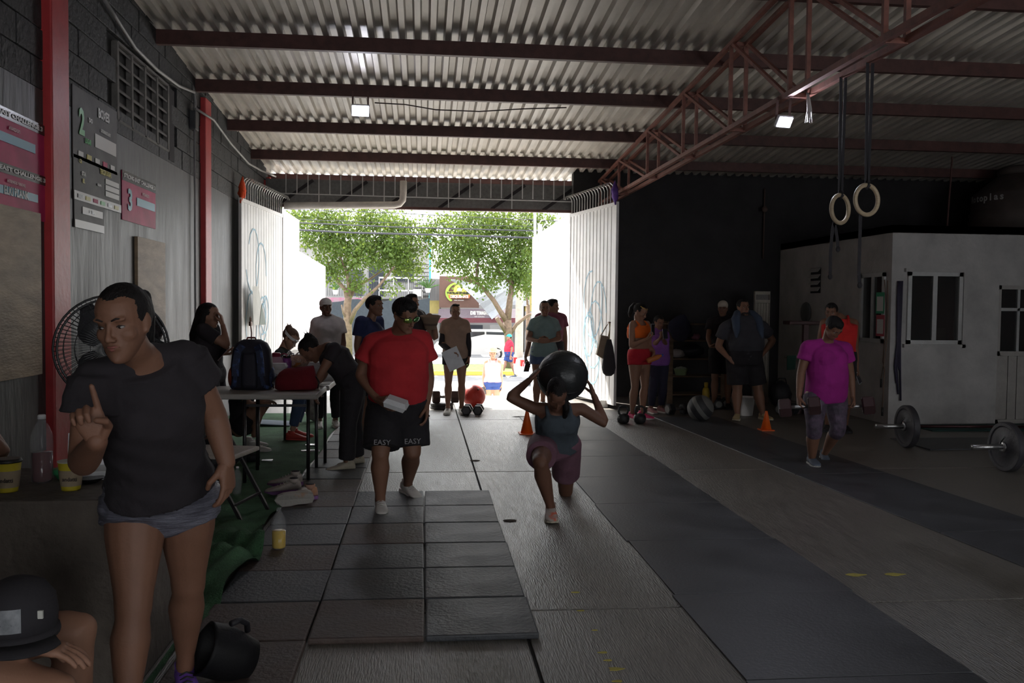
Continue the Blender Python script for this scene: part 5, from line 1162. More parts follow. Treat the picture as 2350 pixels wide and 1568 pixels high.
# backpack
m_bp = mat('backpack_navy', (.02, .03, .07), .7, col2=(.05, .1, .28), vscale=16, thr=(.5, .62)); m_bp2 = mat('backpack_dark', (.018, .018, .03), .75)
c = fl(570, 897, TZ); c.y += .16; t = T('backpack', 'dark blue patterned backpack standing upright on the front table', 'backpack', c)
def sq(w, d, z, dy=0, p=3): return oval(Vector((c.x, c.y+dy, c.z+z)), Vector((1, 0, 0)), Vector((0, 1, 0)), w, d, 24, p)
b_ = MB(); b_.rings([sq(.155, .10, 0), sq(.17, .115, .03), sq(.17, .115, .2), sq(.155, .105, .33), sq(.125, .085, .39), sq(.07, .05, .42)]); t.part('main_body', b_, m_bp2, True)
b_ = MB(); b_.rings([oval(Vector((c.x, c.y-.115, c.z+z)), Vector((1, 0, 0)), Vector((0, 1, 0)), w, .03, 20, 3) for w, z in ((.06, .02), (.065, .05), (.06, .28), (.05, .31))]); t.part('back_pad', b_, m_bp2, True)
for s_ in (-1, 1):
    b_ = MB(); P_ = [Vector((c.x+s_*q[0], c.y+q[1], c.z+q[2])) for q in ((.06, -.10, .37), (.085, -.15, .33), (.1, -.165, .22), (.105, -.16, .12), (.12, -.13, .04), (.15, -.1, .02))]
    for i in range(5): b_.bar(P_[i], P_[i+1], .055 if i < 3 else .03, .014, up=(0, 1, 0))
    t.part('shoulder_strap', b_, m_bp)
    b_ = MB(); b_.ell((c.x+s_*.165, c.y, c.z+.1), (.03, .08, .09)); t.part('side_pocket', b_, mat('pocket_orange', (.3, .06, .02), .7) if s_ < 0 else m_bp, True)
b_ = MB(); b_.tube([Vector((c.x+q, c.y-.03, c.z+z)) for q, z in ((-.04, .41), (-.03, .435), (.03, .435), (.04, .41))], .008, 8); t.part('carry_handle', b_, mat('handle_red', (.2, .03, .03), .7), True)
# red bag
c = fl(676, 899, TZ); c.y += .15; t = T('handbag', 'slouching dark red cloth bag on the front table beside the backpack', 'bag', c)
b_ = MB(); b_.rings([oval(Vector((c.x+ox, c.y, c.z+z)), Vector((1, 0, 0)), Vector((0, 1, 0)), w, d, 26, 2.6) for w, d, z, ox in ((.15, .08, .002, 0), (.175, .1, .02, 0), (.17, .1, .09, .0), (.15, .07, .14, .005), (.13, .035, .175, .02), (.115, .015, .185, .03))]); b_.v = vnoise(b_.v, .022, 9, 3)
b_.v = [(x, y, max(z, c.z+.002)+max(0, (x-c.x))*.12*(z-c.z)/.1) for x, y, z in b_.v]; t.part('bag_body', b_, cloth('bag_red', (.19, .012, .02)), True)
for s_ in (-1, 1):
    b_ = MB(); b_.tube([(c.x+s_*.16, c.y-.06, c.z+.12), (c.x+s_*.19, c.y-.07, c.z+.07), (c.x+s_*.18, c.y-.08, c.z+.02)], .006, 6); t.part('bag_strap', b_, m_bk, True)
# foam boxes in stacks, bags of chips, jug
k = 0
y_f = ty1+.16
for (x, y, n) in ((640, .10, 3), (668, .26, 2), (697, .12, 2), (727, .3, 3), (752, .5, 2), (700, .5, 2)):
    p = at(x, 880, y_f+y)
    for q in range(n):
        lab = 'white foam food box, %s of the %s stack on the rear table' % (('lowest', 'topmost' if n == 2 else 'middle one', 'topmost')[q], ('leftmost', 'second', 'third', 'tallest right', 'rearmost', 'far middle')[k])
        clam(lab, (p.x, y_f+y, TZ+.001+q*.062), .14, .13, .06, rs.uniform(-.15, .15), group='foam boxes on the rear table')
    k += 1
m_chip = mat('fried_snacks', (.45, .16, .03), .7, var=.4, vscale=40, bump=.8, bscale=60); m_film = mat('clear_bag_film', (.8, .8, .82), .15, var=0, bump=.5, bscale=12, alpha=.3)
p = at(683, 840, y_f+.42); c = Vector((p.x, y_f+.42, TZ+.125)); t = T('snack_bag', 'clear plastic bag full of orange fried snacks on top of the foam boxes', 'snack bag', c)
b_ = MB(); b_.ell(c+Vector((0, 0, .055)), (.14, .09, .065), None, 20, 12); b_.v = vnoise(b_.v, .014, 30); t.part('snacks', b_, m_chip, True)
b_ = MB(); b_.ell(c+Vector((0, 0, .075)), (.15, .1, .085), None, 20, 12); b_.tube([c+Vector((0, 0, .12)), c+Vector((.01, 0, .19)), c+Vector((.03, 0, .24))], [.1, .05, .07], 14); b_.v = vnoise(b_.v, .02, 18); t.part('bag_film', b_, m_film, True)
p = at(740, 845, y_f+.6); c = Vector((p.x, y_f+.6, TZ+.13)); b_ = MB(); b_.ell(c+Vector((0, 0, .045)), (.07, .06, .055), None, 16, 10); b_.v = vnoise(b_.v, .012, 25); single('bread_bag', b_, mat('bread_tan', (.45, .3, .2), .7), 'small tan bag of bread on the foam boxes beside the bending woman', 'bread bag', c, smooth=True)
# pink lidded jug and purple cup
p = at(634, 845, y_f+.3); c = Vector((p.x, y_f+.3, TZ+.0)); t = T('jug', 'translucent pink jug with a dark red lid behind the backpack', 'jug', c); m_pj = mat('pink_plastic', (.6, .38, .48), .3, var=0, bump=0)
b_ = MB(); b_.lathe([(.06, 0), (.075, .02), (.078, .14), (.06, .2), (.04, .23), (.038, .235)], c, 24); t.part('jug_body', b_, m_pj, True)
b_ = MB(); b_.lathe([(.04, .232), (.04, .265), (.03, .27)], c, 18); t.part('jug_lid', b_, mat('jug_lid_red', (.3, .02, .06), .4), True)
b_ = MB(); b_.tube([c+Vector(q) for q in ((.035, 0, .25), (.07, 0, .262), (.1, 0, .25), (.09, 0, .235))], .006, 8); t.part('jug_handle', b_, mat('jug_lid_red', (.3, .02, .06), .4), True)
p = at(658, 845, y_f+.34); c = Vector((p.x, y_f+.34, TZ+.0)); t = T('drinking_bottle', 'purple drinking bottle with a looped lid next to the pink jug', 'bottle', c)
b_ = MB(); b_.lathe([(.04, 0), (.045, .01), (.045, .19), (.035, .22)], c, 20); t.part('bottle_body', b_, mat('purple_plastic', (.25, .06, .3), .3), True)
b_ = MB(); b_.lathe([(.037, .22), (.037, .24), (.02, .245)], c, 18); t.part('bottle_lid', b_, m_bk, True)
b_ = MB(); b_.tube([c+Vector(q) for q in ((.02, 0, .24), (.04, 0, .265), (.065, 0, .26), (.06, 0, .24))], .005, 8); t.part('lid_loop', b_, m_bk, True)
# things on and under
p = at(618, 870, ty1-.2); c = Vector((p.x, ty1-.2, TZ)); b_ = MB(); b_.lathe([(.03, 0), (.036, .1), (.034, .1)], c, 18); single('plastic_cup', b_, m_pet, 'clear plastic cup standing between the backpack and the red bag', 'cup', c, smooth=True)
# paper plate held by bending woman
p = fl(742, 882, TZ); b_ = MB(); b_.bbox((p.x-.1, p.y-.03, TZ+.001), (p.x+.06, p.y+.15, TZ+.006), .002); single('paper_sheet', b_, mat('paper', (.7, .71, .68), .8), 'sheet of paper on the table corner under the bending woman', 'paper', (p.x, p.y, TZ))
# folding chairs
def fchair(label, c, rz, seat_m):
    t = T('folding_chair', label, 'chair', c, rz=rz); b_ = MB(); b_.bbox((-.21, -.2, .42), (.21, .2, .45), .012); t.part('seat', b_, seat_m, local=True)
    for s_ in (-1, 1):
        b_ = MB(); b_.bar((s_*.21, -.26, 0), (s_*.21, .2, .82), .022, .022); t.part('front_leg', b_, m_leg, local=True)
        b_ = MB(); b_.bar((s_*.185, .28, 0), (s_*.185, -.12, .43), .022, .022); t.part('rear_leg', b_, m_leg, local=True)
    b_ = MB(); b_.bbox((-.21, .12, .6), (.21, .15, .8), .01, Matrix.Rotation(-.1, 4, 'X')); t.part('backrest', b_, seat_m, local=True)
    b_ = MB(); b_.bar((-.21, -.2, .12), (.21, -.2, .12), .016); t.part('stretcher', b_, m_leg, local=True)
    return t
m_seat = mat('chair_seat_beige', (.42, .38, .33), .5)
p = fl(545, 1035, .45); fchair('beige folding chair behind the pointing woman', (p.x-.12, p.y+.0, .008), 1.35, m_seat)
p = fl(560, 960, .3); fchair('dark folding chair under the far end of the front table', (p.x-.3, 8.6, .008), 1.9, m_bp2)
# black bag beside chair, black bag on floor
def softbag(label, c, r, m, seed, cat='bag', name='bag', handle=True):
    t = T(name, label, cat, c); b_ = MB(); b_.ell(Vector(c)+Vector((0, 0, r[2]*.95)), r, None, 20, 12); b_.v = vnoise(b_.v, r[0]*.16, 5/r[0]*.35, seed); b_.v = [(x, y, max(z, c[2]+.001)) for x, y, z in b_.v]; t.part('bag_body', b_, m, True)
    if handle: b_ = MB(); b_.tube([Vector(c)+Vector(q) for q in ((-r[0]*.5, -r[1]*.3, r[2]*1.7), (-r[0]*.3, -r[1]*.5, r[2]*2.15), (r[0]*.3, -r[1]*.5, r[2]*2.15), (r[0]*.5, -r[1]*.3, r[2]*1.7))], .01, 6); t.part('bag_handle', b_, m, True)
    return t
m_bag = mat('black_nylon', (.013, .012, .016), .6, var=.3)
softbag('black bag on the carpet between the beige chair and the table legs', (fl(548, 1040).x, 7.6, .01), (.16, .14, .16), m_bag, 2)
p = fl(575, 1062); b_ = MB(); b_.ell((p.x, p.y, .045), (.09, .05, .045), None, 14, 10); b_.v = vnoise(b_.v, .015, 14); single('sandal', b_, m_bag, 'black shoe lying on the carpet beside the beige chair leg', 'shoe', (p.x, p.y, .0), smooth=True)
p = fl(545, 1138); bottle('clear water bottle lying beside the hand of the pointing woman', (p.x, p.y, .01), .21, .032, m_pet, 0, mat('white_cap_plastic', (.6, .6, .6), .5))
p = fl(640, 1270); bottle('small bottle half full of yellow drink standing on the rubber tiles', (p.x, p.y, .03), .235, .041, mat('yellow_drink', (.6, .4, .03), .2, var=0, bump=0), .44, m_pet)
# bucket bag: black helmet-like bag near the carpet end
p = fl(515, 1568); c = Vector((fl(500, 1590).x, 3.4, .03))
t = T('bucket_bag', 'round black bag with an open mouth lying on the tiles beside the purple shoe', 'bag', c)
Mb = Matrix.Translation(c+Vector((0, 0, .1))) @ Matrix.Rotation(.5, 4, 'Z') @ Matrix.Rotation(-1.15, 4, 'Y')
b_ = MB(); b_.lathe([(.02, -.13), (.07, -.125), (.092, -.06), (.098, .0), (.10, .06), (.103, .075), (.094, .075), (.088, -.02), (.07, -.1), (.01, -.11)], Mb.translation, 28, Mb.to_3x3(), cap=False); b_.v = vnoise(b_.v, .01, 10); t.part('bag_body', b_, mat('black_shiny', (.008, .008, .009), .6, spec=.25), True)
b_ = MB(); b_.tube([Mb @ Vector(q) for q in ((.09, .03, -.08), (.12, .02, -.06), (.13, 0, -.02), (.115, -.03, .02))], .012, 8); t.part('bag_handle', b_, m_bag, True)
# loose shoes
def loose_shoe(label, px, py, dirv, m, sole, tiltv=0, lace=None, cat='shoe', z=.03, on_side=False):
    p = fl(px, py); d = Vector(dirv).normalized(); t = T('sneaker', label, cat, (p.x, p.y, z))
    a = Vector((p.x, p.y, z+.08)); before = list(t.o.children)
    sh = shoe_parts(t, a, a+d, 1.0, m, sole, z, lace_m=lace)
    b_ = MB(); u = d.cross(Vector((0, 0, 1))); b_.tube([a+Vector((0, 0, -.0))-d*.02, a+Vector((0, 0, .032))-d*.02], [.03, .031], 12); t.part('shoe_opening', b_, m_dark, True)
    if on_side: t.o.rotation_euler = (0, 0, 0); t.o.matrix_basis = Matrix.Translation((p.x, p.y, z+.045)) @ Matrix.Rotation(1.25, 4, d)
    return t
m_s1 = mat('worn_white_mesh', (.38, .34, .3), .8, var=.2); m_s2 = mat('purple_orange_mesh', (.32, .22, .22), .75, col2=(.45, .2, .06)); m_so = mat('purple_sole', (.2, .08, .25), .6)
loose_shoe('worn white sneaker with laces on the carpet edge, farther of its pair', 672, 1122, (-1, -.15, 0), m_s1, m_so, lace=SH['white']['lace'])
loose_shoe('worn white sneaker with laces on the carpet edge, nearer of its pair', 668, 1140, (-1, -.25, 0), m_s1, m_so, lace=SH['white']['lace'])
loose_shoe('orange and purple running shoe standing behind the one lying on its side', 705, 1155, (-1, -.3, 0), m_s2, m_so)
loose_shoe('orange and grey running shoe lying on its side on the tiles', 695, 1170, (-1, -.35, 0), m_s1, mat('grey_outsole', (.34, .32, .29), .7, col2=(.4, .2, .1), thr=(.55, .7)), on_side=True)
# ================================================================== GYM EQUIPMENT
m_rub = mat('black_rubber', (.02, .02, .022), .55, var=.3, vscale=12); m_chr = mat('chrome_steel', (.4, .4, .4), .28, metal=.9, var=.1); m_or = mat('cone_orange', (.85, .13, .01), .5, var=.06, bump=0)
def cone(label, px, py, h, D=None):
    p = fl(px, py); t = T('traffic_cone', label, 'cone', (p.x, p.y, 0)); r = h*.27
    b_ = MB(); b_.lathe([(r, .012), (r*.28, h*.9), (r*.24, h), (r*.1, h)], (0, 0, 0), 24); t.part('cone_body', b_, m_or, True, local=True)
    b_ = MB(); b_.bbox((-r*1.25, -r*1.25, 0), (r*1.25, r*1.25, .014), .004); t.part('base_plate', b_, m_or, local=True)
cone('orange plastic cone behind the lunging woman', 1209, 996, .27); cone('orange plastic cone in front of the stout man', 1758, 988, .235)
def kettle(label, px, py, s=1):
    p = fl(px, py); t = T('kettlebell', label, 'kettlebell', (p.x, p.y, 0)); b_ = MB()
    b_.lathe([(.055*s, 0), (.085*s, .02*s), (.1*s, .075*s), (.09*s, .125*s), (.05*s, .155*s), (.02*s, .16*s)], (0, 0, 0), 24); t.part('bell', b_, m_rub, True, local=True)
    b_ = MB(); b_.tube([Vector(q)*s for q in ((-.055, 0, .13), (-.075, 0, .19), (-.065, 0, .25), (-.03, 0, .27), (.03, 0, .27), (.065, 0, .25), (.075, 0, .19), (.055, 0, .13))], .017*s, 10); t.part('handle', b_, m_rub, True, local=True)
kettle('black kettlebell before the woman in orange, nearer the gate', 1430, 972, .8); kettle('black kettlebell before the woman in orange, by her pink shoe', 1468, 972, .8)
def hexd(label, c, ax, s=1.0, m=None, cap_m=None, group=None, L=.3, r=.075):
    m = m or m_rub; t = T('dumbbell', label, 'dumbbell', c, group); c = Vector(c); a = Vector(ax).normalized(); u = Vector((0, 0, 1)); u = (u-a*u.dot(a)).normalized(); v = a.cross(u)
    hx = lambda o, rr: [c+a*o+u*(rr*math.cos(k*PI/3+PI/6))+v*(rr*math.sin(k*PI/3+PI/6)) for k in range(6)]
    for sg_ in (-1, 1):
        o0, o1 = sg_*L*.2*s, sg_*L*.5*s; b_ = MB(); R = [hx(o0, r*.8*s), hx(o0+sg_*.012, r*s), hx(o1-sg_*.012, r*s), hx(o1, r*.82*s)]
        if sg_ < 0: R = R[::-1]
        b_.rings(R); h_ = t.part('dumbbell_head', b_, m)
        if cap_m: b_ = MB(); b_.lathe([(r*.6*s, 0), (r*.6*s, .003)], c+a*(o1), 18, frame((0, 0, 0), v, u, a*sg_).to_3x3()); t.part('end_cap', b_, cap_m, parent=h_)
    b_ = MB(); b_.tube([c-a*L*.22*s, c-a*L*.08*s, c+a*L*.08*s, c+a*L*.22*s], [.014*s, .017*s, .017*s, .014*s], 12); t.part('grip', b_, m_chr, True); return t
p = fl(1072, 952); hexd('black hexagonal dumbbell by the red ball, left of the front pair', (p.x, p.y, .07), (.15, 1, 0), .95, cap_m=mat('cap_grey', (.06, .06, .065), .5)); p = fl(1098, 952); hexd('black hexagonal dumbbell by the red ball, right of the front pair', (p.x, p.y, .07), (.15, 1, 0), .95, cap_m=mat('cap_grey', (.06, .06, .065), .5))
m_br = mat('brown_rubber', (.06, .035, .028), .6)
p = fl(1014, 939, 0); t = T('weight_plate', 'black rubber weight plates lying flat under the brown dumbbell', 'weight plate', (p.x, p.y+.05, 0)); 
for q in range(2): b_ = MB(); b_.lathe([(.02, .001+q*.042), (.16, .001+q*.042), (.165, .008+q*.042), (.165, .034+q*.042), (.16, .041+q*.042), (.02, .041+q*.042)], t.L, 30); t.part('plate_disc', b_, m_rub, True)
hexd('large brown hexagonal dumbbell resting on flat weight plates by the gate', (p.x+.05, p.y+.05, .084+.085), (1, .05, 0), 1.25, m=m_br)
p = fl(1090, 940); b_ = MB(); b_.ell((p.x, p.y+.25, .165), (.165, .165, .165), None, 32, 20); t = T('medicine_ball', 'red rubber ball on the floor behind the hexagonal dumbbells', 'ball', (p.x, p.y+.25, 0)); t.part('ball_body', b_, mat('ball_red', (.45, .03, .02), .5), True); b_ = MB(); b_.tube([(p.x+.05, p.y+.13, .265), (p.x+.052, p.y+.12, .275)], .012, 10); t.part('valve', b_, m_bk, True)
# ball held by the lunging woman
bc = at(1291, 863, 6.36); t = T('medicine_ball', 'big black ball held behind the head of the lunging woman', 'ball', bc)
b_ = MB(); b_.ell(bc, (.186, .186, .186), Matrix.Rotation(.5, 3, 'X'), 44, 28); t.part('ball_body', b_, mat('black_ball', (.022, .024, .026), .38, var=.3, vscale=10, bump=.25, bscale=30, rvar=.1), True)
for a in (.0, .9, -.9):
    b_ = MB(); b_.tube([bc+Matrix.Rotation(a, 3, 'X') @ Vector((.1865*math.cos(q*PI/18), 0, .1865*math.sin(q*PI/18))) for q in range(37)], .0022, 5); t.part('ball_seam', b_, m_bk, True)
# striped ball
p = fl(1607, 967); c = Vector((p.x, p.y+.0, .17)); t = T('medicine_ball', 'large grey and black striped ball on the floor before the shelf', 'ball', (c.x, c.y, 0))
def ballpatch(lo_, hi_, m, nm, r):
    b_ = MB(); R = []; Mx = Matrix.Rotation(.9, 3, 'Y') @ Matrix.Rotation(.4, 3, 'X')
    for i in range(9):
        th_ = lo_+(hi_-lo_)*i/8; R.append([c+Mx @ Vector((r*math.cos(th_)*math.cos(q*PI/16), r*math.cos(th_)*math.sin(q*PI/16), r*math.sin(th_))) for q in range(32)])
    b_.rings(R, cap=False); t.part(nm, b_, m, True)
m_gb = mat('ball_grey', (.16, .16, .15), .6); m_db = mat('ball_dark', (.03, .03, .033), .6)
ballpatch(-PI/2+.001, -.55, m_gb, 'ball_panel', .17); ballpatch(-.55, -.1, m_db, 'ball_panel', .169); ballpatch(-.1, .22, m_gb, 'ball_panel', .17); ballpatch(.22, .7, m_db, 'ball_panel', .169); ballpatch(.7, PI/2-.001, m_gb, 'ball_panel', .17)
for lab, px, py, ax, s_ in (('dark hexagonal dumbbell lying left of the striped ball', 1560, 955, (.9, .3, 0), 1.1), ('dark dumbbell in the row behind the striped ball, nearest the ball', 1655, 940, (.3, 1, 0), 1.0), ('dark dumbbell in the row behind the striped ball, beside the stout man', 1672, 938, (.3, 1, 0), 1.0), ('hexagonal dumbbell lying under the squat stand behind the woman in magenta', 1815, 955, (1, .4, 0), 1.1)):
    p = fl(px, py); hexd(lab, (p.x, p.y+.12, .075*s_), ax, s_, cap_m=mat('cap_pale', (.2, .2, .19), .6))
p = fl(1710, 953); c = Vector((p.x, p.y, 0)); t = T('bucket', 'white plastic bucket standing behind the stout man', 'bucket', c); b_ = MB(); b_.lathe([(.10, 0), (.125, .24), (.132, .24), (.132, .255), (.12, .255), (.095, .01)], c, 24, cap=False); t.part('bucket_body', b_, m_white, True); b_ = MB(); b_.tube([c+Vector((.13*math.cos(q*PI/10), -.02, .24-.1*math.sin(q*PI/10))) for q in range(11)], .004, 6); t.part('bucket_handle', b_, m_alum, True)
c = at(1620, 915, 12.75); c.z = 0; t = T('gas_bottle', 'slim yellow bottle standing against the wooden shelf', 'bottle', c); b_ = MB(); b_.lathe([(.05, .0), (.055, .02), (.055, .24), (.04, .28), (.025, .29)], c, 20); t.part('bottle_body', b_, mat('bottle_yellow', (.4, .27, .02), .5), True); b_ = MB(); b_.lathe([(.025, .29), (.03, .33), (.03, .36), (.02, .365)], c, 16); t.part('bottle_cap', b_, mat('bottle_yellow', (.4, .27, .02), .5), True)
# wooden shelf
m_wd = mat('old_wood', (.12, .075, .045), .8, var=.3, vscale=4, stretch=(1, 1, 6), bump=.3)
SD = 13.05; sx0 = at(1533, 800, SD).x; sx1 = at(1668, 800, SD).x; sz1 = at(1540, 738, SD).z
t = T('shelf_unit', 'open wooden shelf unit with bags against the dark back wall', 'shelf', ((sx0+sx1)/2, SD+.2, 0))
for x in (sx0, sx1-.08):
    for y in (SD, SD+.38): b_ = MB(); b_.bbox((x, y, 0), (x+.085, y+.04, sz1), .004); t.part('post', b_, m_wd)
szs = [at(1580, y, SD).z for y in (781, 823, 863, 905)]
for z in szs+[sz1-.03]: b_ = MB(); b_.bbox((sx0, SD-.01, z-.02), (sx1, SD+.42, z), .004); t.part('shelf_board', b_, m_wd)
def sitem(lab, px, zi, r, m, nm, cat, seed, hndl=False): softbag(lab, (at(px, 800, SD).x, SD+.17, szs[zi]+.002), r, m, seed, cat, nm, hndl)
sitem('crumpled pale plastic bag on the second shelf', 1563, 1, (.11, .1, .07), mat('pale_bag', (.35, .3, .28), .7), 'plastic_bag', 'bag', 3)
sitem('dark sports bag with pale letters on the second shelf', 1597, 1, (.2, .12, .11), m_bag, 'sports_bag', 'bag', 4)
sitem('dark folded clothes bag on the upper shelf', 1575, 0, (.16, .12, .1), m_bag, 'clothes_bag', 'bag', 5)
sitem('dusty pink cap-shaped pouch on the upper shelf', 1603, 0, (.08, .08, .05), mat('dusty_pink', (.25, .1, .13), .8), 'pouch', 'pouch', 6)
c = Vector((at(1569, 855, SD).x, SD+.15, szs[2]+.001)); t = T('basket', 'pale green basket of small things on the third shelf', 'basket', c); b_ = MB(); b_.lathe([(.08, 0), (.11, .1), (.115, .1), (.1, .09), (.07, .01)], c, 22, cap=False); t.part('basket_body', b_, mat('basket_green', (.25, .34, .18), .6), True); b_ = MB(); b_.ell(c+Vector((0, 0, .09)), (.09, .09, .04), None, 14, 8); b_.v = vnoise(b_.v, .02, 25); t.part('contents', b_, mat('basket_contents', (.3, .33, .25), .8), True)
b_ = MB(); cA = Vector((at(1560, 730, SD).x, SD-.03, at(1560, 735, SD).z)); b_.ell(cA+Vector((0, 0, -.12)), (.18, .04, .2), None, 16, 10); b_.v = vnoise(b_.v, .04, 8); single('hanging_jacket', b_, mat('navy_jacket', (.02, .02, .04), .85), 'dark blue jacket hanging over the top of the wooden shelf', 'jacket', cA, smooth=True)
# plank door leaning by the office
DD = 13.3; m_dw = mat('dirty_panel', (.26, .235, .2), .75, var=.3, vscale=3)
dx0, dx1 = at(1731, 700, DD).x, at(1821, 700, DD-.9).x; dz1 = at(1775, 668, DD-.4).z; dm = at(1775, 691, DD-.4).z
def PD(u, o, z): return Vector((dx0+(dx1-dx0)*u, DD-.0-.0*u+o-.9*u*0, z))
fr = MB(); 
for (u0, u1, z0, z1) in ((0, .05, 0, dz1), (.95, 1, 0, dz1), (.05, .95, dz1-.05, dz1), (.05, .95, dm-.03, dm+.02), (.05, .95, 0, .06)): fr.box(tuple(PD(u0, -.03, z0)), tuple(PD(u1, .03, z1)))
d2 = struct('door_2', fr, m_dw)
for k in range(5): b_ = MB(); b_.bbox(tuple(PD(.05+.18*k+.006, -.015, .06)), tuple(PD(.05+.18*(k+1)-.006, .015, dm-.03)), .006); b_.build('door_plank', m_dw, d2)
b_ = MB(); b_.box(tuple(PD(.05, -.005, dm)), tuple(PD(.95, .005, dz1-.05))); b_.build('pane', mat('dim_pane', (.06, .045, .04), .3), d2)
# squat stand
m_rr = mat('maroon_steel', (.06, .018, .02), .5); c = at(1846, 850, 11.9); c.z = 0; z1 = at(1846, 737, 11.9).z
t = T('squat_stand', 'dark maroon exercise stand with a flat top behind the woman in magenta', 'gym stand', c)
b_ = MB(); b_.bbox((c.x-.28, c.y-.12, z1-.05), (c.x+.2, c.y+.12, z1), .01); t.part('top_plate', b_, m_rr)
b_ = MB(); b_.bar(c+Vector((0, 0, .04)), (c.x, c.y, z1-.05), .07); t.part('post', b_, m_rr)
zb2 = at(1846, 817, 11.9).z; b_ = MB(); b_.bbox((c.x-.26, c.y-.1, zb2-.04), (c.x+.02, c.y+.1, zb2), .008); t.part('lower_plate', b_, mat('grey_plate', (.2, .2, .17), .6))
b_ = MB(); b_.bar(c+Vector((-.3, 0, .03)), c+Vector((.3, 0, .03)), .07, .06); t.part('base_bar', b_, m_rr); b_ = MB(); b_.bar(c+Vector((0, -.3, .03)), c+Vector((0, .3, .03)), .07, .06); t.part('base_bar', b_, m_rr)
b_ = MB(); q = Vector((c.x-.24, c.y-.12, zb2+.01)); b_.bbox((q.x-.07, q.y-.01, q.z-.2), (q.x+.06, q.y+.01, q.z), .005); b_.v = vnoise(b_.v, .012, 14); single('towel', b_, mat('dark_green_towel', (.02, .06, .045), .95), 'dark green towel hanging from the exercise stand', 'towel', q, smooth=True)
c = at(1852, 717, 12.0); c = Vector((OX-.02, wx(1852, 717, OX).y, wx(1852, 717, OX).z)); b_ = MB(); b_.lathe([(.02, -.02), (.15, -.02), (.16, 0), (.15, .02), (.02, .02)], c, 26, Matrix.Rotation(PI/2, 3, 'Y')); single('wall_disc', b_, mat('disc_grey', (.12, .125, .12), .6), 'round grey weight disc fixed to the office side wall', 'weight plate', c, smooth=True)
b_ = MB(); c = fl(1795, 935); c = Vector((c.x, c.y+.1, 0)); softbag('rope-like dark bag on the floor beside the plank door', c, (.17, .14, .2), m_bag, 12)
# barbells
m_plate = mat('plate_rubber', (.045, .043, .05), .5, var=.35, vscale=6, bump=.2, bscale=30); m_bar = mat('barbell_dark', (.05, .02, .022), .4, metal=.6)
def barbell(label, x0, y0, ang, pl=.225, xs_=(.38,), L=2.2):
    t = T('barbell', label, 'barbell', (x0, y0, 0)); a = Vector((math.cos(ang), math.sin(ang), 0)); o = Vector((x0, y0, pl))
    fr3 = frame((0, 0, 0), Vector((0, 0, 1)), a.cross(Vector((0, 0, 1))), a).to_3x3(); fr3 = Matrix((Vector((0, 0, 1)), -a.cross(Vector((0, 0, 1))), a)).transposed()
    b_ = MB(); b_.tube([o+a*.42, o+a*(L-.42)], .015, 12); t.part('bar', b_, m_bar, True)
    for s0, s1 in ((0, .42), (L-.42, L)):
        b_ = MB(); b_.tube([o+a*s0, o+a*s1], .025, 16); t.part('sleeve', b_, m_chr, True)
    for s0 in (.34, L-.34):
        b_ = MB(); e_ = 1 if s0 < 1 else -1
        b_.lathe([(.03, -.034), (.09, -.034), (.1, -.026), (.18, -.026), (.19, -.036), (pl-.008, -.036), (pl, -.028), (pl, .028), (pl-.008, .036), (.19, .036), (.18, .026), (.1, .026), (.09, .034), (.03, .034)], o+a*s0, 44, fr3); pd = t.part('bumper_plate', b_, m_plate, autos=True)
        b_ = MB(); b_.lathe([(.026, -.045*e_), (.05, -.045*e_), (.05, -.037*e_), (.026, -.037*e_)] if e_ > 0 else [(.026, .037), (.05, .037), (.05, .045), (.026, .045)], o+a*s0, 24, fr3); t.part('plate_hub', b_, m_chr, True, parent=pd)
        b_ = MB(); b_.tube([o+a*(s0-e_*.06)+Vector((0, 0, .03)), o+a*(s0-e_*.07)+Vector((0, -.03, .06)), o+a*(s0-e_*.06)+Vector((0, -.06, .1))], .006, 6); t.part('collar_clip', b_, m_bk, True)
    return t
def bar_at(label, px, py_bottom, px_sleeve, ang):
    p = fl(px, py_bottom); barbell(label, p.x-.34*math.cos(ang), p.y-.34*math.sin(ang), ang)
bar_at('loaded barbell farther from the camera in front of the office window', 2080, 1027, 2008, -.05)
bar_at('loaded barbell nearer the camera at the right picture edge', 2308, 1082, 2215, .02)
b_ = MB(); c = fl(2180, 1018); b_.bbox((c.x-.5, c.y-.45, 0), (c.x+1.2, c.y+.35, .012), .003); single('floor_mat', b_, m_lane, 'dark rubber mat lying under the farther barbell', 'mat', (c.x, c.y, 0))
b_ = MB(); c = fl(2250, 985); R_ = []
b_.bbox((c.x-.75, c.y-.2, 0), (c.x+.9, c.y+.3, .02), .004); b_.v = vnoise(b_.v, .02, 5); b_.v = [(x, y, max(0, z)) for x, y, z in b_.v]; single('ground_cloth', b_, mat('teal_dark_cloth', (.02, .06, .055), .9), 'dark green cloth on the floor along the office wall', 'cloth', (c.x, c.y, 0), smooth=True)
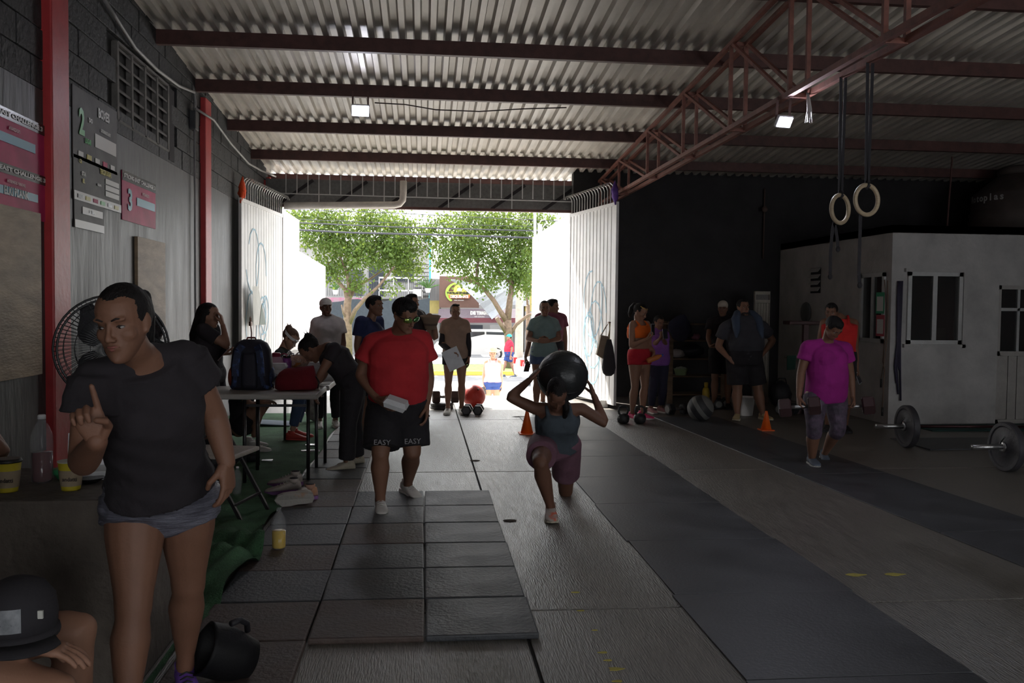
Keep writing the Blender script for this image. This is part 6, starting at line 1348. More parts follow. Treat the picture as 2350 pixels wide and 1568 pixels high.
# dumbbells carried by the woman in magenta, phones etc.
for sd, lab in (('a', 'grey hexagonal dumbbell in the hand of the woman in magenta nearest the gate'), ('b', 'dark red-brown hexagonal dumbbell in the other hand of the woman in magenta')):
    c = MG.W['w'+sd]+Vector((0.0, -.02, -.085)); hexd(lab, c, (.93 if sd == 'a' else .8, -.35, .12), 1.15, m=mat('dumbbell_brown', (.05, .022, .024), .6), cap_m=mat('cap_blue_grey', (.25, .26, .31), .5) if sd == 'a' else None, r=.08, L=.32)
def slab_obj(name, label, cat, c, ex, ez, w, h, th, m, extra=None):
    t = T(name, label, cat, c); x = Vector(ex).normalized(); z = Vector(ez).normalized(); y = z.cross(x); M_ = frame(c, x, z, x.cross(z)); b_ = MB(); b_.bbox((-w/2, -h/2, -th/2), (w/2, h/2, th/2), min(th*.3, .002), M_); t.part('body', b_, m)
    if extra: b_ = MB(); b_.bbox((-w*.46, -h*.46, th*.5), (w*.46, h*.46, th*.5+.001), .0003, M_); t.part('screen', b_, extra)
    return t
m_ph = mat('phone_case', (.05, .05, .06), .3); m_scr = mat('phone_screen', (.02, .02, .025), .1)
slab_obj('phone', 'phone held up by the woman in orange', 'phone', at(1498, 757, 11.05), (.7, .6, 0), (0, .1, 1), .075, .15, .009, mat('phone_silver', (.3, .3, .32), .3), m_scr)
slab_obj('phone', 'phone in the hands of the girl in purple', 'phone', PG.W['wa']+Vector((.06, -.05, .07)), (.9, .3, 0), (0, .3, 1), .075, .14, .009, m_ph, m_scr)
slab_obj('phone', 'pale red-patterned phone held at the waist by the long-haired woman', 'phone', at(508, 807, 7.95), (.6, -.5, -.6), (.5, .1, .6), .08, .16, .01, mat('phone_case_red', (.25, .08, .09), .5, col2=(.4, .35, .35), vscale=30), m_scr)
slab_obj('phone', 'dark phone held low by the man in maroon', 'phone', MM.W['wa']+Vector((.02, -.06, -.13)), (1, .1, 0), (.2, -.2, 1), .075, .15, .01, m_ph, m_scr)
slab_obj('phone', 'dark phone in the lowered hand of the woman in the straw hat', 'phone', PW.W['wa']+Vector((.0, -.06, -.12)), (1, .1, 0), (-.2, -.2, 1), .08, .16, .01, m_ph, m_scr)
slab_obj('phone', 'phone held by the person in the red tank top', 'phone', RT.W['wb']+Vector((.0, -.05, -.1)), (.6, .5, .3), (-.5, -.2, 1), .075, .15, .01, mat('phone_pale', (.35, .35, .37), .4), m_scr)
slab_obj('phone', 'phone held by the seated woman with the headband', 'phone', HB.W['wa']+Vector((.08, .05, .05)), (.6, .6, .4), (0, 1, .3), .075, .15, .01, m_ph, m_scr)
slab_obj('paper_sheet', 'white sheet of paper held by the woman in beige', 'paper', at(1040, 824, 11.66), (.93, .1, .42), (-.42, -.05, .93), .22, .28, .002, mat('paper_lit', (.7, .72, .76), .8))
c = at(906, 936, 5.93); t = clam('white foam food box in the hand of the man in red', c, .155, .12, .062, .15); t.o.rotation_euler = (.2, .32, -.1)
# tan straw hat held by man in black
hc_ = at(988, 735, 11.2); t = T('straw_hat', 'tan hat held upside down beside the head of the man in red', 'hat', hc_); b_ = MB(); b_.lathe([(.03, -.12), (.07, -.11), (.085, -.05), (.125, .045), (.135, .05), (.13, .055), (.075, -.045), (.06, -.1), (.02, -.108)], hc_, 28, Matrix.Rotation(.12, 3, 'X'), cap=False); t.part('hat_body', b_, mat('tan_felt', (.24, .17, .12), .85, var=.1), True)
b_ = MB(); b_.lathe([(.083, -.065), (.089, -.05), (.093, -.035)], hc_, 28, Matrix.Rotation(.12, 3, 'X'), cap=False); t.part('hat_band', b_, mat('hat_band', (.12, .08, .06), .8), True)
# orange drink bottle by the girl in purple
c = at(1503, 822, 11.15); t = T('bottle', 'orange drink bottle with a blue cap held between the woman in orange and the girl', 'bottle', c); Mq = (Matrix.Rotation(1.2, 3, 'Y')); b_ = MB(); b_.lathe([(.025, -.11), (.034, -.1), (.034, .04), (.015, .085), (.013, .095)], c, 18, Mq); t.part('bottle_body', b_, mat('orange_drink', (.6, .2, .05), .3), True); b_ = MB(); b_.lathe([(.016, .094), (.016, .115), (.01, .117)], c, 14, Mq); t.part('bottle_cap', b_, mat('blue_cap', (.03, .1, .5), .4), True)
# tote bags hanging on the right leaf
hk = PR_(LR-.12, (-.06 if PR_(0, 1, 0).x > PR_(0, 0, 0).x else .06), at(1408, 740, 12.5).z)
t = T('tote_bag', 'beige canvas tote bag hanging on the right gate leaf', 'bag', hk); P3_ = lambda dx, dz, dy=0: hk+Vector((dx, -.08+dy, dz))
b_ = MB(); b_.rings([[P3_(x, z, -.03) for x, z in ((-.19, -.46), (-.05, -.55), (.0, -.3), (-.02, -.2), (-.13, -.18))], [P3_(x, z, .06) for x, z in ((-.19, -.46), (-.05, -.55), (.0, -.3), (-.02, -.2), (-.13, -.18))]]); t.part('bag_body', b_, mat('canvas', (.4, .34, .26), .9))
b_ = MB(); b_.tube([P3_(-.13, -.19), P3_(-.05, -.05), P3_(0, 0, .04), P3_(0, -.1), P3_(-.02, -.2)], .008, 6); t.part('bag_handle', b_, mat('canvas', (.4, .34, .26), .9), True)
t = T('sack', 'long dark drawstring bag hanging next to the beige tote on the gate', 'bag', hk); b_ = MB(); c = hk+Vector((-.02, -.14, -.50)); b_.rings([oval(Vector((c.x, c.y, c.z+z)), Vector((1, 0, 0)), Vector((0, 1, 0)), w, w*.6, 18, 2.2) for w, z in ((.03, .26), (.06, .15), (.085, 0), (.1, -.14), (.085, -.22), (.04, -.26))]); t.part('bag_body', b_, mat('dark_sack', (.05, .05, .06), .8), True)
b_ = MB(); b_.tube([c+Vector((0, 0, .25)), hk+Vector((.01, -.05, .0))], .006, 6); t.part('drawstring', b_, mat('yellow_cord', (.3, .22, .05), .7), True)
b_ = MB(); b_.tube([hk+Vector((0, -.1, .0)), hk+Vector((0, .04, 0))], .01, 8); 
single('wall_hook', b_, m_rust, 'small rusty hook on the right gate leaf carrying the bags', 'hook', hk, smooth=True)
# white crate at foot of right leaf
p = fl(1392, 936); b_ = MB(); b_.bbox((p.x-.1, p.y, 0), (p.x+.02, p.y+.3, .11), .01); single('gate_stop_block', b_, m_white, 'small white block on the floor at the foot of the right gate leaf', 'block', (p.x, p.y, 0))
# bags & trash under the table
softbag('clear bag of rubbish with a dark bottom behind the table legs', (fl(722, 968).x, fl(722, 968).y, .01), (.12, .1, .15), mat('rubbish_bag', (.12, .11, .11), .35, col2=(.45, .45, .45), vscale=12, bump=.6, bscale=20), 15, 'rubbish bag', 'rubbish_bag')
p = fl(656, 958); b_ = MB(); b_.lathe([(.035, 0), (.035, .15), (.015, .2), (.013, .24)], (p.x, p.y, .01), 16); single('bottle', b_, m_pet, 'clear plastic bottle standing on the floor beyond the tables', 'bottle', (p.x, p.y, .01), smooth=True)
p = fl(612, 975); b_ = MB(); b_.bbox((p.x-.25, p.y-.2, .012), (p.x+.3, p.y+.25, .03), .004); b_.v = vnoise(b_.v, .03, 6); b_.v = [(x, y, max(.012, z)) for x, y, z in b_.v]; single('towel', b_, mat('pale_blue_towel', (.25, .32, .4), .9), 'pale blue towel spread on the carpet behind the table legs', 'towel', (p.x, p.y, .01), smooth=True)
# brown dry leaves on the floor by the gate
for k, (x, y) in enumerate(((1195, 957), (1218, 975), (1170, 1196), (1090, 1058))):
    p = fl(x, y); b_ = MB(); b_.ell((p.x, p.y, .004), (.12 if k < 2 else .05, .03, .004), None, 8, 5); single('dirt_smear', b_, mat('dirt_brown', (.06, .04, .03), .95), ['dark dirt smear by the gate, behind the orange cone', 'dark dirt smear beside the orange cone', 'dry brown leaf on the concrete left of the lunging foot', 'dry twig on the joint between floor slabs'][k], 'debris', (p.x, p.y, 0))
# ropes and bands on the office corner
m_rope = mat('faded_rope', (.16, .1, .07), .8); m_bnd = mat('dark_band', (.03, .025, .05), .7)
def hang(label, pts, r, m, name='jump_rope'):
    t = T(name, label, name.replace('_', ' '), pts[0]); 
    for i, (pp_, rr) in enumerate(pts[1:] if False else [(pts, r)]): b_ = MB(); b_.tube(pp_, rr, 6); t.part('cord', b_, m, True)
    b_ = MB(); b_.tube([pts[-1], Vector(pts[-1])+Vector((0, 0, -.11))], r*1.9, 8); t.part('handle', b_, m_bk, True); return t
S_ = lambda x, y: wx(x, y, OX-.03)
hang('thin rope hanging down the office corner beside the signs', [S_(2030, 642), S_(2033, 700), S_(2032, 760), S_(2026, 830), S_(2030, 850), S_(2027, 900), S_(2025, 935)], .007, m_rope)
hang('short twisted rope hanging on the office corner', [S_(2037, 644), S_(2038, 720), S_(2034, 800), S_(2022, 870)], .006, m_rope)
Fp = lambda x, y: at(x, y, OY-.03)
t = T('resistance_bands', 'bunch of dark elastic bands hanging by the office window', 'elastic band', Fp(2065, 645))
for k, (r_, e_) in enumerate(((.014, 880), (.012, 905), (.010, 850), (.012, 920))):
    b_ = MB(); b_.tube([Fp(2062+k*3, 645), Fp(2060+k*3, 700), Fp(2060+k*2, 780), Fp(2054+k*4, 840), Fp(2058+k*3, e_)], r_, 6); t.part('band', b_, m_bnd, True)
# paper signs behind the side window (codes left blank)
m_sg = mat('sign_green', (.03, .3, .15), .5, var=0, bump=0); m_sr = mat('sign_red', (.42, .06, .08), .5, var=0, bump=0)
for lab, y0, y1, m in (('green framed paper sign in the office side window', 671, 720, m_sg), ('red framed paper sign in the office side window', 723, 772, m_sr)):
    A = wx(2011, (y0+y1)/2, OX-.035); B_ = wx(2030, (y0+y1)/2, OX-.035); za = wx(2020, y1, OX-.035).z; zb3 = wx(2020, y0, OX-.035).z; ya, yb = sorted((A.y, B_.y))
    t = T('sign', lab, 'sign', (OX-.035, ya, za)); b_ = MB(); b_.box((OX-.04, ya, za), (OX-.035, yb, zb3)); t.part('sheet', b_, m); b_ = MB(); w_ = yb-ya; hh = zb3-za; b_.box((OX-.042, ya+w_*.12, za+hh*.12), (OX-.04, yb-w_*.12, zb3-hh*.2)); t.part('white_panel', b_, m_wt)
c = at(2150, 768, OY+.5); b_ = MB(); b_.bbox((c.x-.08, c.y-.05, c.z-.14), (c.x+.1, c.y+.05, c.z+.1), .008); b_.v = vnoise(b_.v, .01, 12); single('paper_bag', b_, mat('paper_bag_brown', (.22, .12, .08), .85), 'brown paper bag standing inside the office window', 'paper bag', (c.x, c.y, c.z))
# water tank
c = at(2345, 440, 12.6); c.z = OZ+.004; t = T('water_tank', 'large ribbed dark water tank standing on the office roof', 'water tank', c); m_tk = mat('tank_brown', (.06, .045, .04), .7, var=.25, vscale=4); R0 = .72
b_ = MB(); b_.lathe([(R0*1.02, 0), (R0*1.02, .06), (R0*.98, .1), (R0, .14), (R0*.97, .2), (R0, .26), (R0*.97, .32), (R0, .38), (R0*.95, .42), (R0*.95, .66), (R0*.9, .7), (R0*.5, .95), (R0*.46, .97)], c, 44); t.part('tank_body', b_, m_tk, True)
b_ = MB(); b_.lathe([(R0*.46, .96), (R0*.48, 1.0), (R0*.48, 1.06), (R0*.4, 1.09)], c, 32); t.part('tank_lid', b_, m_tk, True)
for i, ch_ in enumerate('Rotoplas'):
    a = math.radians(-196+i*7.0); M_ = frame(c+Vector((R0*.957*math.cos(a), R0*.957*math.sin(a), .60)), Vector((-math.sin(a), math.cos(a), 0)), Vector((0, 0, 1)), Vector((math.cos(a), math.sin(a), 0))); text(ch_, .14, mat('faded_white', (.3, .29, .28), .7, var=0, bump=0), t.o, M_, bold=.004)
b_ = MB(); q = at(2260, 420, 12.9); b_.bar((at(2172, 515, 12.5).x, 12.5, OZ), (at(2185, 380, 12.5).x, 12.5, 3.75), .02); single('roof_pole', b_, m_steel, 'thin pole rising from the office roof beside the water tank', 'pole', (at(2172, 515, 12.5).x, 12.5, OZ))
b_ = MB(); q = at(1770, 485, 13.9); b_.tube([Vector((q.x, 14.2, 2.3)), Vector((q.x, 14.2, 3.45))], .012, 6); b_.ell((q.x-.03, 14.1, 3.1), (.05, .05, .05)); single('wall_cable', b_, mat('cable_brown', (.1, .06, .05), .7), 'thin cable with a lamp holder on the dark back wall above the office', 'cable', (q.x, 14.2, 2.3), smooth=True)
# ================================================================== OUTSIDE
m_leafA = mat('feathery_leaf', (.075, .13, .022), .6, var=.5, vscale=1.5, bump=0); m_bark = mat('bark', (.16, .11, .075), .9, var=.3, bump=.4, bscale=14)
_nt = m_leafA.node_tree; _b = _nt.nodes['Principled BSDF']; _tr = _nt.nodes.new('ShaderNodeBsdfTranslucent'); _mx = _nt.nodes.new('ShaderNodeMixShader'); _mx.inputs[0].default_value = .45
_tr.inputs[0].default_value = (.15, .20, .03, 1); _nt.links.new(_b.outputs[0], _mx.inputs[1]); _nt.links.new(_tr.outputs[0], _mx.inputs[2]); _nt.links.new(_mx.outputs[0], _nt.nodes['Material Output'].inputs[0])
def tree(label, D, trunk, limbs, blobs, n, seed, droop=.25, ls=1.0, z0=ZS):
    base = at(trunk[0][0], trunk[0][1], D); base.z = z0; t = T('tree', label, 'tree', base); rs = np.random.RandomState(seed)
    b_ = MB(); P_ = [base]+[at(x, y, D+(d or 0)) for x, y, r, d in trunk[1:]]; b_.tube(P_, [trunk[0][2]]+[q[2] for q in trunk[1:]], 12); t.part('trunk', b_, m_bark, True)
    for L_ in limbs: b_ = MB(); b_.tube([at(x, y, D+d) for x, y, r, d in L_], [q[2] for q in L_], 8); t.part('branch', b_, m_bark, True)
    V = []; wt = np.array([b[2]*b[3] for b in blobs], float); wt /= wt.sum(); V = []
    cnt = rs.multinomial(n, wt)
    for (x, y, rx, ry, dd), c_ in zip(blobs, cnt):
        o = at(x, y, D+dd); k = D/FL; R3 = np.array([rx*k, rx*k*.8, ry*k])
        m_ = max(1, c_//26); cl_ = rs.normal(size=(m_, 3)); cl_ /= np.linalg.norm(cl_, axis=1)[:, None]; cl_ *= (rs.rand(m_, 1)**.4); cl_ = cl_*R3+np.array(o)
        idx = rs.randint(0, m_, c_); p = cl_[idx]+rs.normal(size=(c_, 3))*np.array([.24, .24, .16])*ls; p[:, 2] -= np.abs(rs.normal(size=c_))*droop*.35
        V.append(p)
    p = np.concatenate(V); N = len(p); d = rs.normal(size=(N, 3)); d[:, 2] -= droop*3; d /= np.linalg.norm(d, axis=1)[:, None]
    s_ = np.cross(d, rs.normal(size=(N, 3))); s_ /= np.linalg.norm(s_, axis=1)[:, None]; l = (rs.rand(N, 1)*.1+.09)*ls; w = l*.3
    q = np.stack([p, p+d*l*.5+s_*w, p+d*l, p+d*l*.5-s_*w], 1).reshape(-1, 3)-np.array(t.L)
    me = bpy.data.meshes.new('leaves'); me.vertices.add(4*N); me.vertices.foreach_set('co', q.ravel().astype(np.float32)); me.loops.add(4*N); me.loops.foreach_set('vertex_index', np.arange(4*N, dtype=np.int32)); me.polygons.add(N); me.polygons.foreach_set('loop_start', np.arange(0, 4*N, 4, dtype=np.int32)); me.polygons.foreach_set('loop_total', np.full(N, 4, np.int32)); me.update(calc_edges=True)
    me.materials.append(m_leafA); o = bpy.data.objects.new('leaves', me); COL.objects.link(o); o.parent = t.o; o['kind'] = 'stuff'; return t
tree('feathery green tree with pale forked trunk left of the gate view', 38.0, [(799, 790, .2, 0), (798, 740, .17, 0), (797, 700, .16, 0), (800, 680, .15, 0)],
     [[(799, 690, .12, 0), (792, 665, .09, 0), (775, 645, .07, .2), (757, 620, .05, .4), (752, 600, .03, .5)], [(800, 685, .11, 0), (801, 650, .09, 0), (795, 620, .07, 0), (780, 590, .04, 0)], [(801, 745, .11, 0), (815, 712, .09, -.3), (838, 685, .08, -.5), (868, 658, .06, -.6), (905, 612, .04, -.6)], [(800, 690, .08, 0), (815, 660, .08, .3), (850, 640, .05, .4), (885, 615, .03, .5)], [(797, 735, .05, 0), (788, 720, .04, -.2), (784, 700, .03, -.3)]],
     [(740, 530, 75, 45, 0), (800, 500, 90, 40, .5), (870, 510, 80, 45, 0), (930, 540, 60, 45, -.4), (790, 570, 70, 45, .3), (860, 580, 75, 45, -.5), (925, 590, 45, 35, 0), (770, 620, 35, 30, 0), (815, 645, 22, 22, -.3), (940, 610, 30, 22, .2), (700, 490, 50, 35, .5), (900, 655, 14, 12, -.5)], 15000, 3)
tree('feathery green tree with dark forked trunk right of the gate view', 37.5, [(1168, 860, .2, 0), (1168, 800, .17, 0), (1166, 760, .17, 0), (1164, 735, .18, 0)],
     [[(1163, 738, .14, 0), (1148, 715, .11, -.2), (1133, 690, .1, -.3), (1115, 668, .09, -.3), (1097, 650, .07, -.2), (1062, 643, .03, 0)], [(1165, 735, .15, 0), (1170, 690, .13, 0), (1175, 655, .11, 0), (1173, 620, .08, .2), (1170, 580, .05, .3)], [(1095, 650, .07, 0), (1094, 625, .06, 0), (1100, 590, .04, 0)], [(1162, 765, .09, 0), (1150, 745, .09, -.2), (1140, 730, .09, -.3)], [(1172, 765, .09, 0), (1185, 745, .08, .1), (1210, 725, .07, .3), (1235, 715, .05, .4)], [(1172, 650, .06, 0), (1150, 630, .05, 0), (1130, 600, .03, 0)]],
     [(1060, 520, 75, 45, 0), (1130, 500, 80, 40, .5), (1190, 520, 60, 45, 0), (1050, 570, 65, 40, -.3), (1120, 570, 80, 45, .3), (1190, 590, 45, 45, -.4), (1150, 620, 60, 30, .2), (1195, 640, 30, 30, 0), (1040, 610, 35, 22, 0), (1110, 650, 30, 14, -.4), (1240, 530, 60, 60, .3), (1070, 640, 25, 12, 0), (990, 520, 20, 25, 0)], 15000, 8)
tree('small green tree glimpsed behind the driveway wall beside the pole', 46.0, [(1212, 830, .15, 0), (1212, 700, .1, 0)], [[(1212, 710, .07, 0), (1208, 670, .04, 0)]], [(1205, 650, 22, 35, 0), (1225, 600, 40, 50, 0)], 2500, 12)
# wires
m_wire = mat('wire_black', (.03, .03, .04), .6)
for lab, pts, r in (('lowest thick overhead cable across the gate view', ((600, 523), (800, 534), (1000, 539), (1225, 546)), .026), ('second overhead cable from below across the gate view', ((600, 507), (700, 512), (900, 521), (1225, 530)), .018), ('third thin overhead cable across the gate view', ((600, 500), (850, 510), (1225, 520)), .008), ('topmost thin overhead cable across the gate view', ((600, 478), (900, 489), (1225, 505)), .01)):
    b_ = MB(); P_ = [at(x, y, 24) for x, y in pts]; a = (P_[0]-P_[1])*4+P_[0]; z = (P_[-1]-P_[-2])*3+P_[-1]; b_.tube([a]+P_+[z], r, 6); single('overhead_cable', b_, m_wire, lab, 'cable', P_[0], smooth=True)
# poles
b_ = MB(); p = at(1191, 800, 44); b_.tube([(p.x, 44, ZS), (p.x, 44, 7.5)], [.22, .14], 14); single('utility_pole', b_, mat('pole_concrete', (.4, .38, .35), .85), 'grey concrete utility pole behind the right tree', 'pole', (p.x, 44, ZS), smooth=True)
t = T('mast', 'thin metal service mast with a curled cable above the right driveway wall', 'mast', at(1228, 545, 18.3)); b_ = MB(); b_.tube([at(1228, 560, 18.3), at(1227, 440, 18.3)], .03, 8); t.part('mast_pole', b_, m_alum, True); b_ = MB(); b_.tube([at(1239, 560, 18.3), at(1239, 515, 18.3)], .045, 8); t.part('mast_stub', b_, m_alum, True); b_ = MB(); b_.tube([at(x, y, 18.3) for x, y in ((1237, 515), (1242, 506), (1252, 504), (1254, 512), (1247, 520), (1243, 528))], .01, 6); t.part('curled_cable', b_, m_wt, True)
# buildings
BD = 52.0
m_fac = mat('facade_white', (.27, .265, .26), .85, var=.1, vscale=.6); m_fy = mat('facade_yellow', (.42, .34, .12), .85, var=.08); m_win = mat('dark_window', (.03, .035, .045), .2, var=0, bump=0); m_rail = mat('railing_dark', (.06, .06, .07), .6)
def bx(t, nm, px0, py0, px1, py1, D, d, m, parent=None):
    a = at(px0, py1, D); b = at(px1, py0, D); b_ = MB(); b_.box((a.x, D, a.z), (b.x, D+d, b.z)); return t.part(nm, b_, m, parent=parent)
t = T('apartment_house', 'two-storey pale house with barred balconies behind the left tree', 'building', (at(840, 800, BD).x, BD, ZS))
gz = 815
bx(t, 'wall', 560, 560, 985, gz, BD, 8, m_fac)
bx(t, 'balcony_slab', 700, 681, 905, 684, BD-1.2, 1.2, m_fac)
for (x0, y0, x1, y1) in ((748, 605, 775, 645), (800, 620, 832, 682), (846, 610, 881, 682), (907, 600, 962, 646), (640, 600, 700, 660)):
    f = bx(t, 'window_frame', x0-1.5, y0-1.5, x1+1.5, y1+1.5, BD-.06, .05, m_fac); bx(t, 'pane', x0, y0, x1, y1, BD-.1, .03, m_win, parent=f)
rl = bx(t, 'balcony_rail', 700, 644, 905, 645.2, BD-1.2, .05, m_rail)
for k in range(34): bx(t, 'baluster', 706+k*5.6, 645, 707+k*5.6, 682, BD-1.18, .03, m_rail)
rl = bx(t, 'white_rail', 869, 637, 970, 639, BD-1.5, .06, m_wt); bx(t, 'white_rail', 869, 666, 970, 668, BD-1.5, .06, m_wt)
for x in (869, 902, 936, 968): bx(t, 'white_rail_post', x, 637, x+2, 684, BD-1.5, .06, m_wt)
for k in range(20): bx(t, 'baluster', 906+k*4.7, 640, 907+k*4.7, 690, BD-1.3, .03, m_rail)
for k in range(9): bx(t, 'cladding_board', 950, 600+k*9, 985, 606+k*9, BD-.12, .08, m_fac)
bx(t, 'roof_parapet', 560, 555, 985, 562, BD-.2, .3, m_fac)
b_ = MB(); single('planter_box', bx(t, 'tmp', 0, 0, 1, 1, BD, 1, m_fac) and MB().box(tuple(at(948, 680, BD-1.6)), tuple(at(967, 664, BD-1.6)+Vector((0, .3, 0)))), m_wt, 'white planter box on the far balcony rail', 'planter', tuple(at(957, 680, BD-1.6)))
bpy.data.objects.remove([o for o in bpy.data.objects if o.name.startswith('tmp')][0])
def spiky(lab, x, y, n, r, seed):
    c = at(x, y, BD-1.7); t = T('potted_plant', lab, 'plant', c); rs_ = random.Random(seed); b_ = MB(); b_.lathe([(.12, 0), (.18, .25), (.16, .25)], c, 12); t.part('pot', b_, m_wt)
    b_ = MB()
    for k in range(n): a = rs_.uniform(0, 6.3); e = rs_.uniform(.3, 1.3); d = Vector((math.cos(a)*math.cos(e), math.sin(a)*math.cos(e)*.5, math.sin(e))); b_.tube([c+Vector((0, 0, .25)), c+Vector((0, 0, .25))+d*r*.6, c+Vector((0, 0, .2))+d*r], [.03, .03, .004], 4)
    o = t.part('leaves', b_, mat('plant_dark_green', (.06, .13, .03), .7)); o['kind'] = 'stuff'
spiky('spiky potted plant on the far balcony, right of the white rail', 982, 672, 20, .75, 2); spiky('small potted plant on the balcony behind the left tree', 770, 676, 16, .6, 3)
b_ = MB(); R = []
for j in range(13):
    x = 740+j*20.5; top = 690+4*math.sin(j*1.3)-(6 if j > 10 else 0); R.append([at(x, top, BD-3), at(x, 765+3*math.sin(j), BD-3), at(x, 765+3*math.sin(j), BD-2.9), at(x, top, BD-2.9)])
b_.rings(R); single('shade_cloth', b_, mat('shade_net', (.035, .045, .055), .9, var=.15), 'dark grey shade cloth stretched across the house front', 'shade cloth', tuple(at(850, 765, BD-3)))
b_ = MB(); b_.box(tuple(at(744, 700, BD-2.5)), tuple(at(850, 684, BD-2.5)+Vector((0, .1, 0)))); single('banner', b_, mat('pink_banner', (.4, .1, .2), .8, col2=(.3, .28, .28), vscale=3), 'long pink and grey banner on the house above the shade cloth', 'banner', tuple(at(744, 700, BD-2.5)))
t = T('yellow_house', 'narrow house front with a yellow base between the shade cloth and the shop', 'building', (at(995, 800, BD).x, BD-1, ZS)); bx(t, 'upper_wall', 986, 640, 1009, 690, BD-1, 2, m_fac); bx(t, 'yellow_wall', 986, 690, 1009, 720, BD-1, 2, m_fy); bx(t, 'lower_wall', 986, 720, 1009, gz, BD-1, 2, m_fac)
for k in range(5): bx(t, 'stair_rail_bar', 988+k*4, 640, 989+k*4, 690, BD-1.4, .03, m_rail)
# shop
m_awn = mat('awning_brown', (.12, .065, .05), .8, var=.06); m_tarp = mat('white_tarp', (.32, .34, .37), .7, var=.08)
t = T('shop', 'shop front with a brown lettered awning and a hanging pale tarp', 'building', (at(1100, 800, BD).x, BD, ZS))
bx(t, 'wall', 1011, 700, 1202, gz, BD+1.1, 5, m_fac); bx(t, 'upper_wall', 1125, 620, 1216, 702, BD+1.5, 5, mat('facade_pale', (.38, .39, .41), .85)); bx(t, 'side_wall', 1188, 640, 1202, gz, BD-.3, .8, mat('facade_pale', (.38, .39, .41), .85))
aw = bx(t, 'sign_board', 1008, 635, 1100, 706, BD-1.6, .15, m_awn)
b_ = MB(); b_.prism([(1007, 709), (1200, 709), (1200, 730), (1004, 730)], 0, 1, lambda u, v, w: at(u, v, BD-1.8 if v < 715 else BD-2.6)+Vector((0, .15*w, 0))); t.part('awning', b_, mat('awning_purple', (.11, .085, .10), .8)); b_ = MB(); b_.prism([(1004, 730), (1200, 730), (1200, 741), (1004, 741)], 0, 1, lambda u, v, w: at(u, v, BD-2.6)+Vector((0, .08*w, 0))); t.part('awning_valance', b_, mat('valance_maroon', (.12, .03, .04), .8))
bx(t, 'shop_opening', 1062, 746, 1108, 790, BD+.42, .1, m_win); bx(t, 'shop_shutter', 1124, 746, 1185, 790, BD+.42, .1, m_fac)
M2 = lambda x, y, D: Matrix.Translation(at(x, y, D)) @ Matrix.Rotation(PI/2, 4, 'X')
k_ = BD/FL
# emblem: green half ring, yellow mound, lettering
b_ = MB(); R = []
for q in range(15):
    a = math.radians(90+q*10.5); R.append([at(1050+28*math.cos(a), 672-24*math.sin(a), BD-1.68), at(1050+21*math.cos(a), 672-20*math.sin(a), BD-1.68)])
b_.rings(R, cap=False, closed=False); t.part('emblem_arc', b_, mat('emblem_green', (.3, .42, .06), .7), parent=aw)
b_ = MB(); b_.prism([(1040, 672), (1042, 660), (1047, 654), (1054, 652), (1062, 655), (1067, 662), (1069, 672)], 0, 1, lambda u, v, w: at(u, v, BD-1.66-.02*w)); t.part('emblem_mound', b_, mat('emblem_yellow', (.55, .5, .1), .7), parent=aw)
b_ = MB(); b_.prism([(1027, 669), (1079, 669), (1079, 677), (1027, 677)], 0, 1, lambda u, v, w: at(u, v, BD-1.69-.02*w)); t.part('emblem_band', b_, mat('emblem_yellow', (.55, .5, .1), .7), parent=aw)
b_ = MB(); b_.prism([(1029, 677), (1079, 677), (1077, 685), (1031, 685)], 0, 1, lambda u, v, w: at(u, v, BD-1.69-.02*w)); t.part('emblem_ribbon', b_, mat('emblem_orange', (.5, .16, .05), .7), parent=aw)
b_ = MB(); b_.prism([(1048, 668), (1050, 661), (1057, 660), (1061, 664), (1060, 669)], 0, 1, lambda u, v, w: at(u, v, BD-1.72-.02*w)); t.part('emblem_flour_heap', b_, m_wt, parent=aw)
text('TORTILLAS DE HARINA', 6.2*k_, m_bk, t.o, M2(1053, 673, BD-1.75), squash=.80, bold=.012, name='sign_lettering'); text("REQUENA'S", 8*k_, m_wt, t.o, M2(1054, 681, BD-1.75), squash=.95, bold=.015, name='sign_lettering'); text('100% SONORA', 3.4*k_, m_wt, t.o, M2(1053, 689.5, BD-1.75), squash=1.0, name='sign_lettering'); text('DE TRIGO', 9.5*k_, m_wt, t.o, M2(1101, 719, BD-2.45), squash=.95, bold=.02, name='sign_lettering'); text('100% SONORA', 3.4*k_, m_wt, t.o, M2(1100, 727, BD-2.75), squash=1.0, name='sign_lettering')
b_ = MB(); R = []
for q in range(11):
    u = q/10; xt, yt = 1033+u*150, 641+u*22-14*math.sin(u*PI)*0; a = (1034+u*95, 643+95*u*(.55+.45*u)*.95); R.append([at(*a, BD-3.0+.4*math.sin(u*9)), at(1036+u*165, 641+14*u+30*u*u*.6, BD-2.8)])
R2 = [[p+Vector((0, .06, 0)) for p in r] for r in R]; b_.rings([[r[0], r[1], s__[1], s__[0]] for r, s__ in zip(R, R2)]); single('tarp', b_, m_tarp, 'pale tarp sagging across the brown shop awning', 'tarp', tuple(at(1100, 700, BD-3)))
t = T('corner_house', 'yellow and grey house front partly hidden right of the utility pole', 'building', (at(1215, 800, BD).x, BD+2, ZS)); bx(t, 'wall', 1203, 640, 1240, gz, BD+2, 4, m_fy); bx(t, 'lower_wall', 1203, 715, 1240, gz, BD+1.9, .1, m_fac)
bx(t, 'pane', 1206, 725, 1216, 760, BD+1.85, .04, m_win)
t = T('turquoise_house', 'turquoise louvred tower top seen between the two tree crowns', 'building', (at(980, 600, 62).x, 62, ZS)); bx(t, 'wall', 972, 533, 990, 830, 62, 3, mat('turquoise', (.08, .35, .4), .7))
for k in range(6): bx(t, 'louvre', 971, 537+k*6, 991, 540+k*6, 61.8, .2, mat('turquoise_pale', (.3, .5, .52), .7))
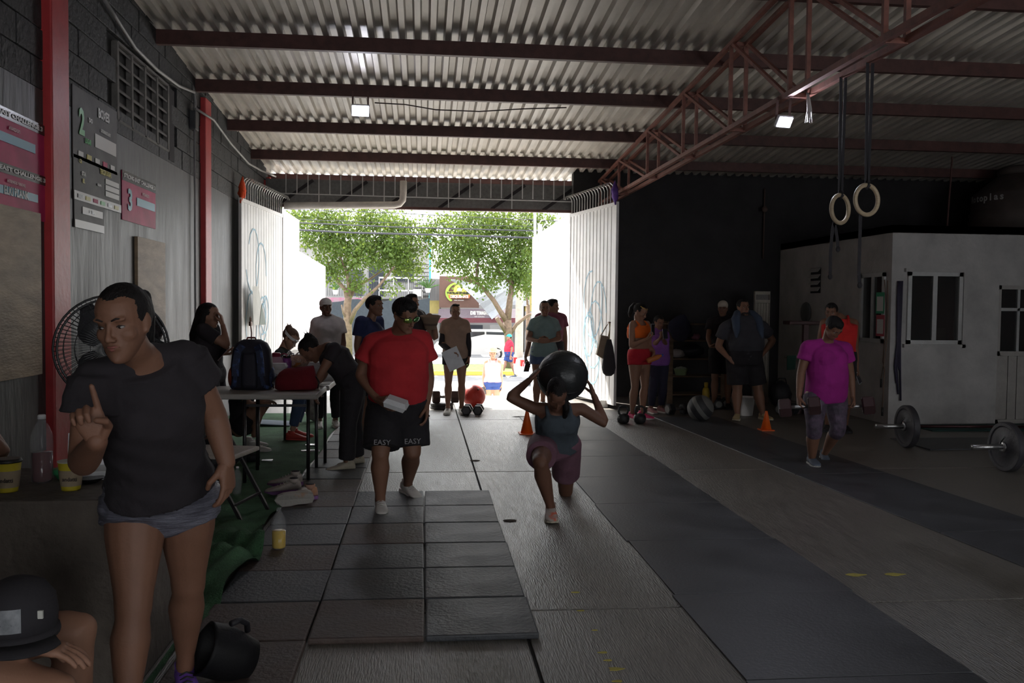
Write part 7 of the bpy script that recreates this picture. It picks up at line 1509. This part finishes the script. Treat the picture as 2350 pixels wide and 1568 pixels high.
# cars
m_cw = mat('car_white', (.38, .38, .38), .3, var=0, bump=0); m_cg = mat('car_grey', (.4, .43, .46), .3, var=0, bump=0); m_gl = mat('car_glass', (.015, .018, .02), .1, var=0, bump=0); m_ty = mat('tyre', (.015, .015, .015), .8); m_rim = mat('rim', (.4, .4, .42), .3, metal=.7, bump=0)
def car(label, x, y, yaw, m, suv=True):
    t = T('car', label, 'car', (x, y, ZS), rz=yaw); Lc, Wc, Hc = (4.5, 1.8, 1.62) if suv else (4.3, 1.75, 1.42)
    P_ = [(-2.22, .35), (-2.25, .6), (-2.2, .88), (-2.12, 1.0), (-1.85, 1.5), (-1.6, 1.6), (.3, 1.6), (1.1, 1.05), (2.05, .9), (2.22, .7), (2.24, .4), (2.15, .28), (-2.1, .28)] if suv else [(-2.12, .3), (-2.15, .55), (-2.1, .85), (-1.6, .95), (-1.1, 1.35), (-.8, 1.4), (.3, 1.4), (1.0, .98), (1.95, .82), (2.12, .6), (2.1, .3)]
    b_ = MB(); 
    lay = [(-Wc/2, .93), (-Wc/2*.92, 1.0), (Wc/2*.92, 1.0), (Wc/2, .93)]
    b_.rings([[Vector((px_*(1 if k else 1), yy*(1 if pz < .95 else .86), .3+(pz-.3)*k_s)) for px_, pz in P_] for yy, k_s in ((-Wc/2, .985), (-Wc/2+.06, 1.0), (Wc/2-.06, 1.0), (Wc/2, .985))]); t.part('car_body', b_, m, local=True, autos=True)
    g_ = [(-1.95, 1.08), (-1.75, 1.48), (-.75, 1.5), (-.75, 1.05)] if suv else [(-1.3, 1.0), (-1.0, 1.3), (-.4, 1.33), (-.4, .98)]
    g2 = [(-.65, 1.05), (-.65, 1.5), (.25, 1.5), (.95, 1.05)] if suv else [(-.3, .98), (-.3, 1.33), (.25, 1.33), (.85, .98)]
    for sd in (-1, 1):
        for g in (g_, g2): b_ = MB(); b_.prism(g, 0, 1, lambda u, v, w: Vector((u, sd*(Wc/2*.875+.018*w+.0), v))); t.part('side_window', b_, m_gl, local=True)
        for xw in (-1.35, 1.38):
            b_ = MB(); Mw = Matrix.Rotation(PI/2, 3, 'X'); b_.lathe([(.2, -.1), (.31, -.1), (.33, -.07), (.33, .07), (.31, .1), (.2, .1)], (xw, sd*(Wc/2-.08), .33), 26, Mw); w_ = t.part('wheel', b_, m_ty, local=True, autos=True)
            b_ = MB(); b_.lathe([(.21, -.105), (.21, .105), (.02, .09)], (xw, sd*(Wc/2-.08), .33), 20, Mw); t.part('rim', b_, m_rim, parent=w_, local=True)
            for q in range(5): b_ = MB(); a = q*2*PI/5; b_.bar((xw, sd*(Wc/2+.035), .33), (xw+.2*math.cos(a), sd*(Wc/2+.035), .33+.2*math.sin(a)), .05, .02, up=(0, 1, 0)); t.part('spoke', b_, m_rim, parent=w_, local=True)
    for sd in (-1, 1): b_ = MB(); b_.cbox((-2.12 if not suv else -2.2, sd*.76, .8), (.12, .22, .22)); t.part('tail_light', b_, mat('tail_red', (.5, .01, .01), .3), local=True)
    return t
p = at(1110, 815, 45.5); car('white car parked across the road behind the woman in the straw hat', at(1084, 815, 46.5).x, 46.5, 0.0+PI, m_cw).o.scale = (.9, .9, .97)
car('pale grey car with a red tail light partly hidden by the driveway wall', at(1197, 850, 31.0).x+2.05, 31.6, .06, m_cg, False)
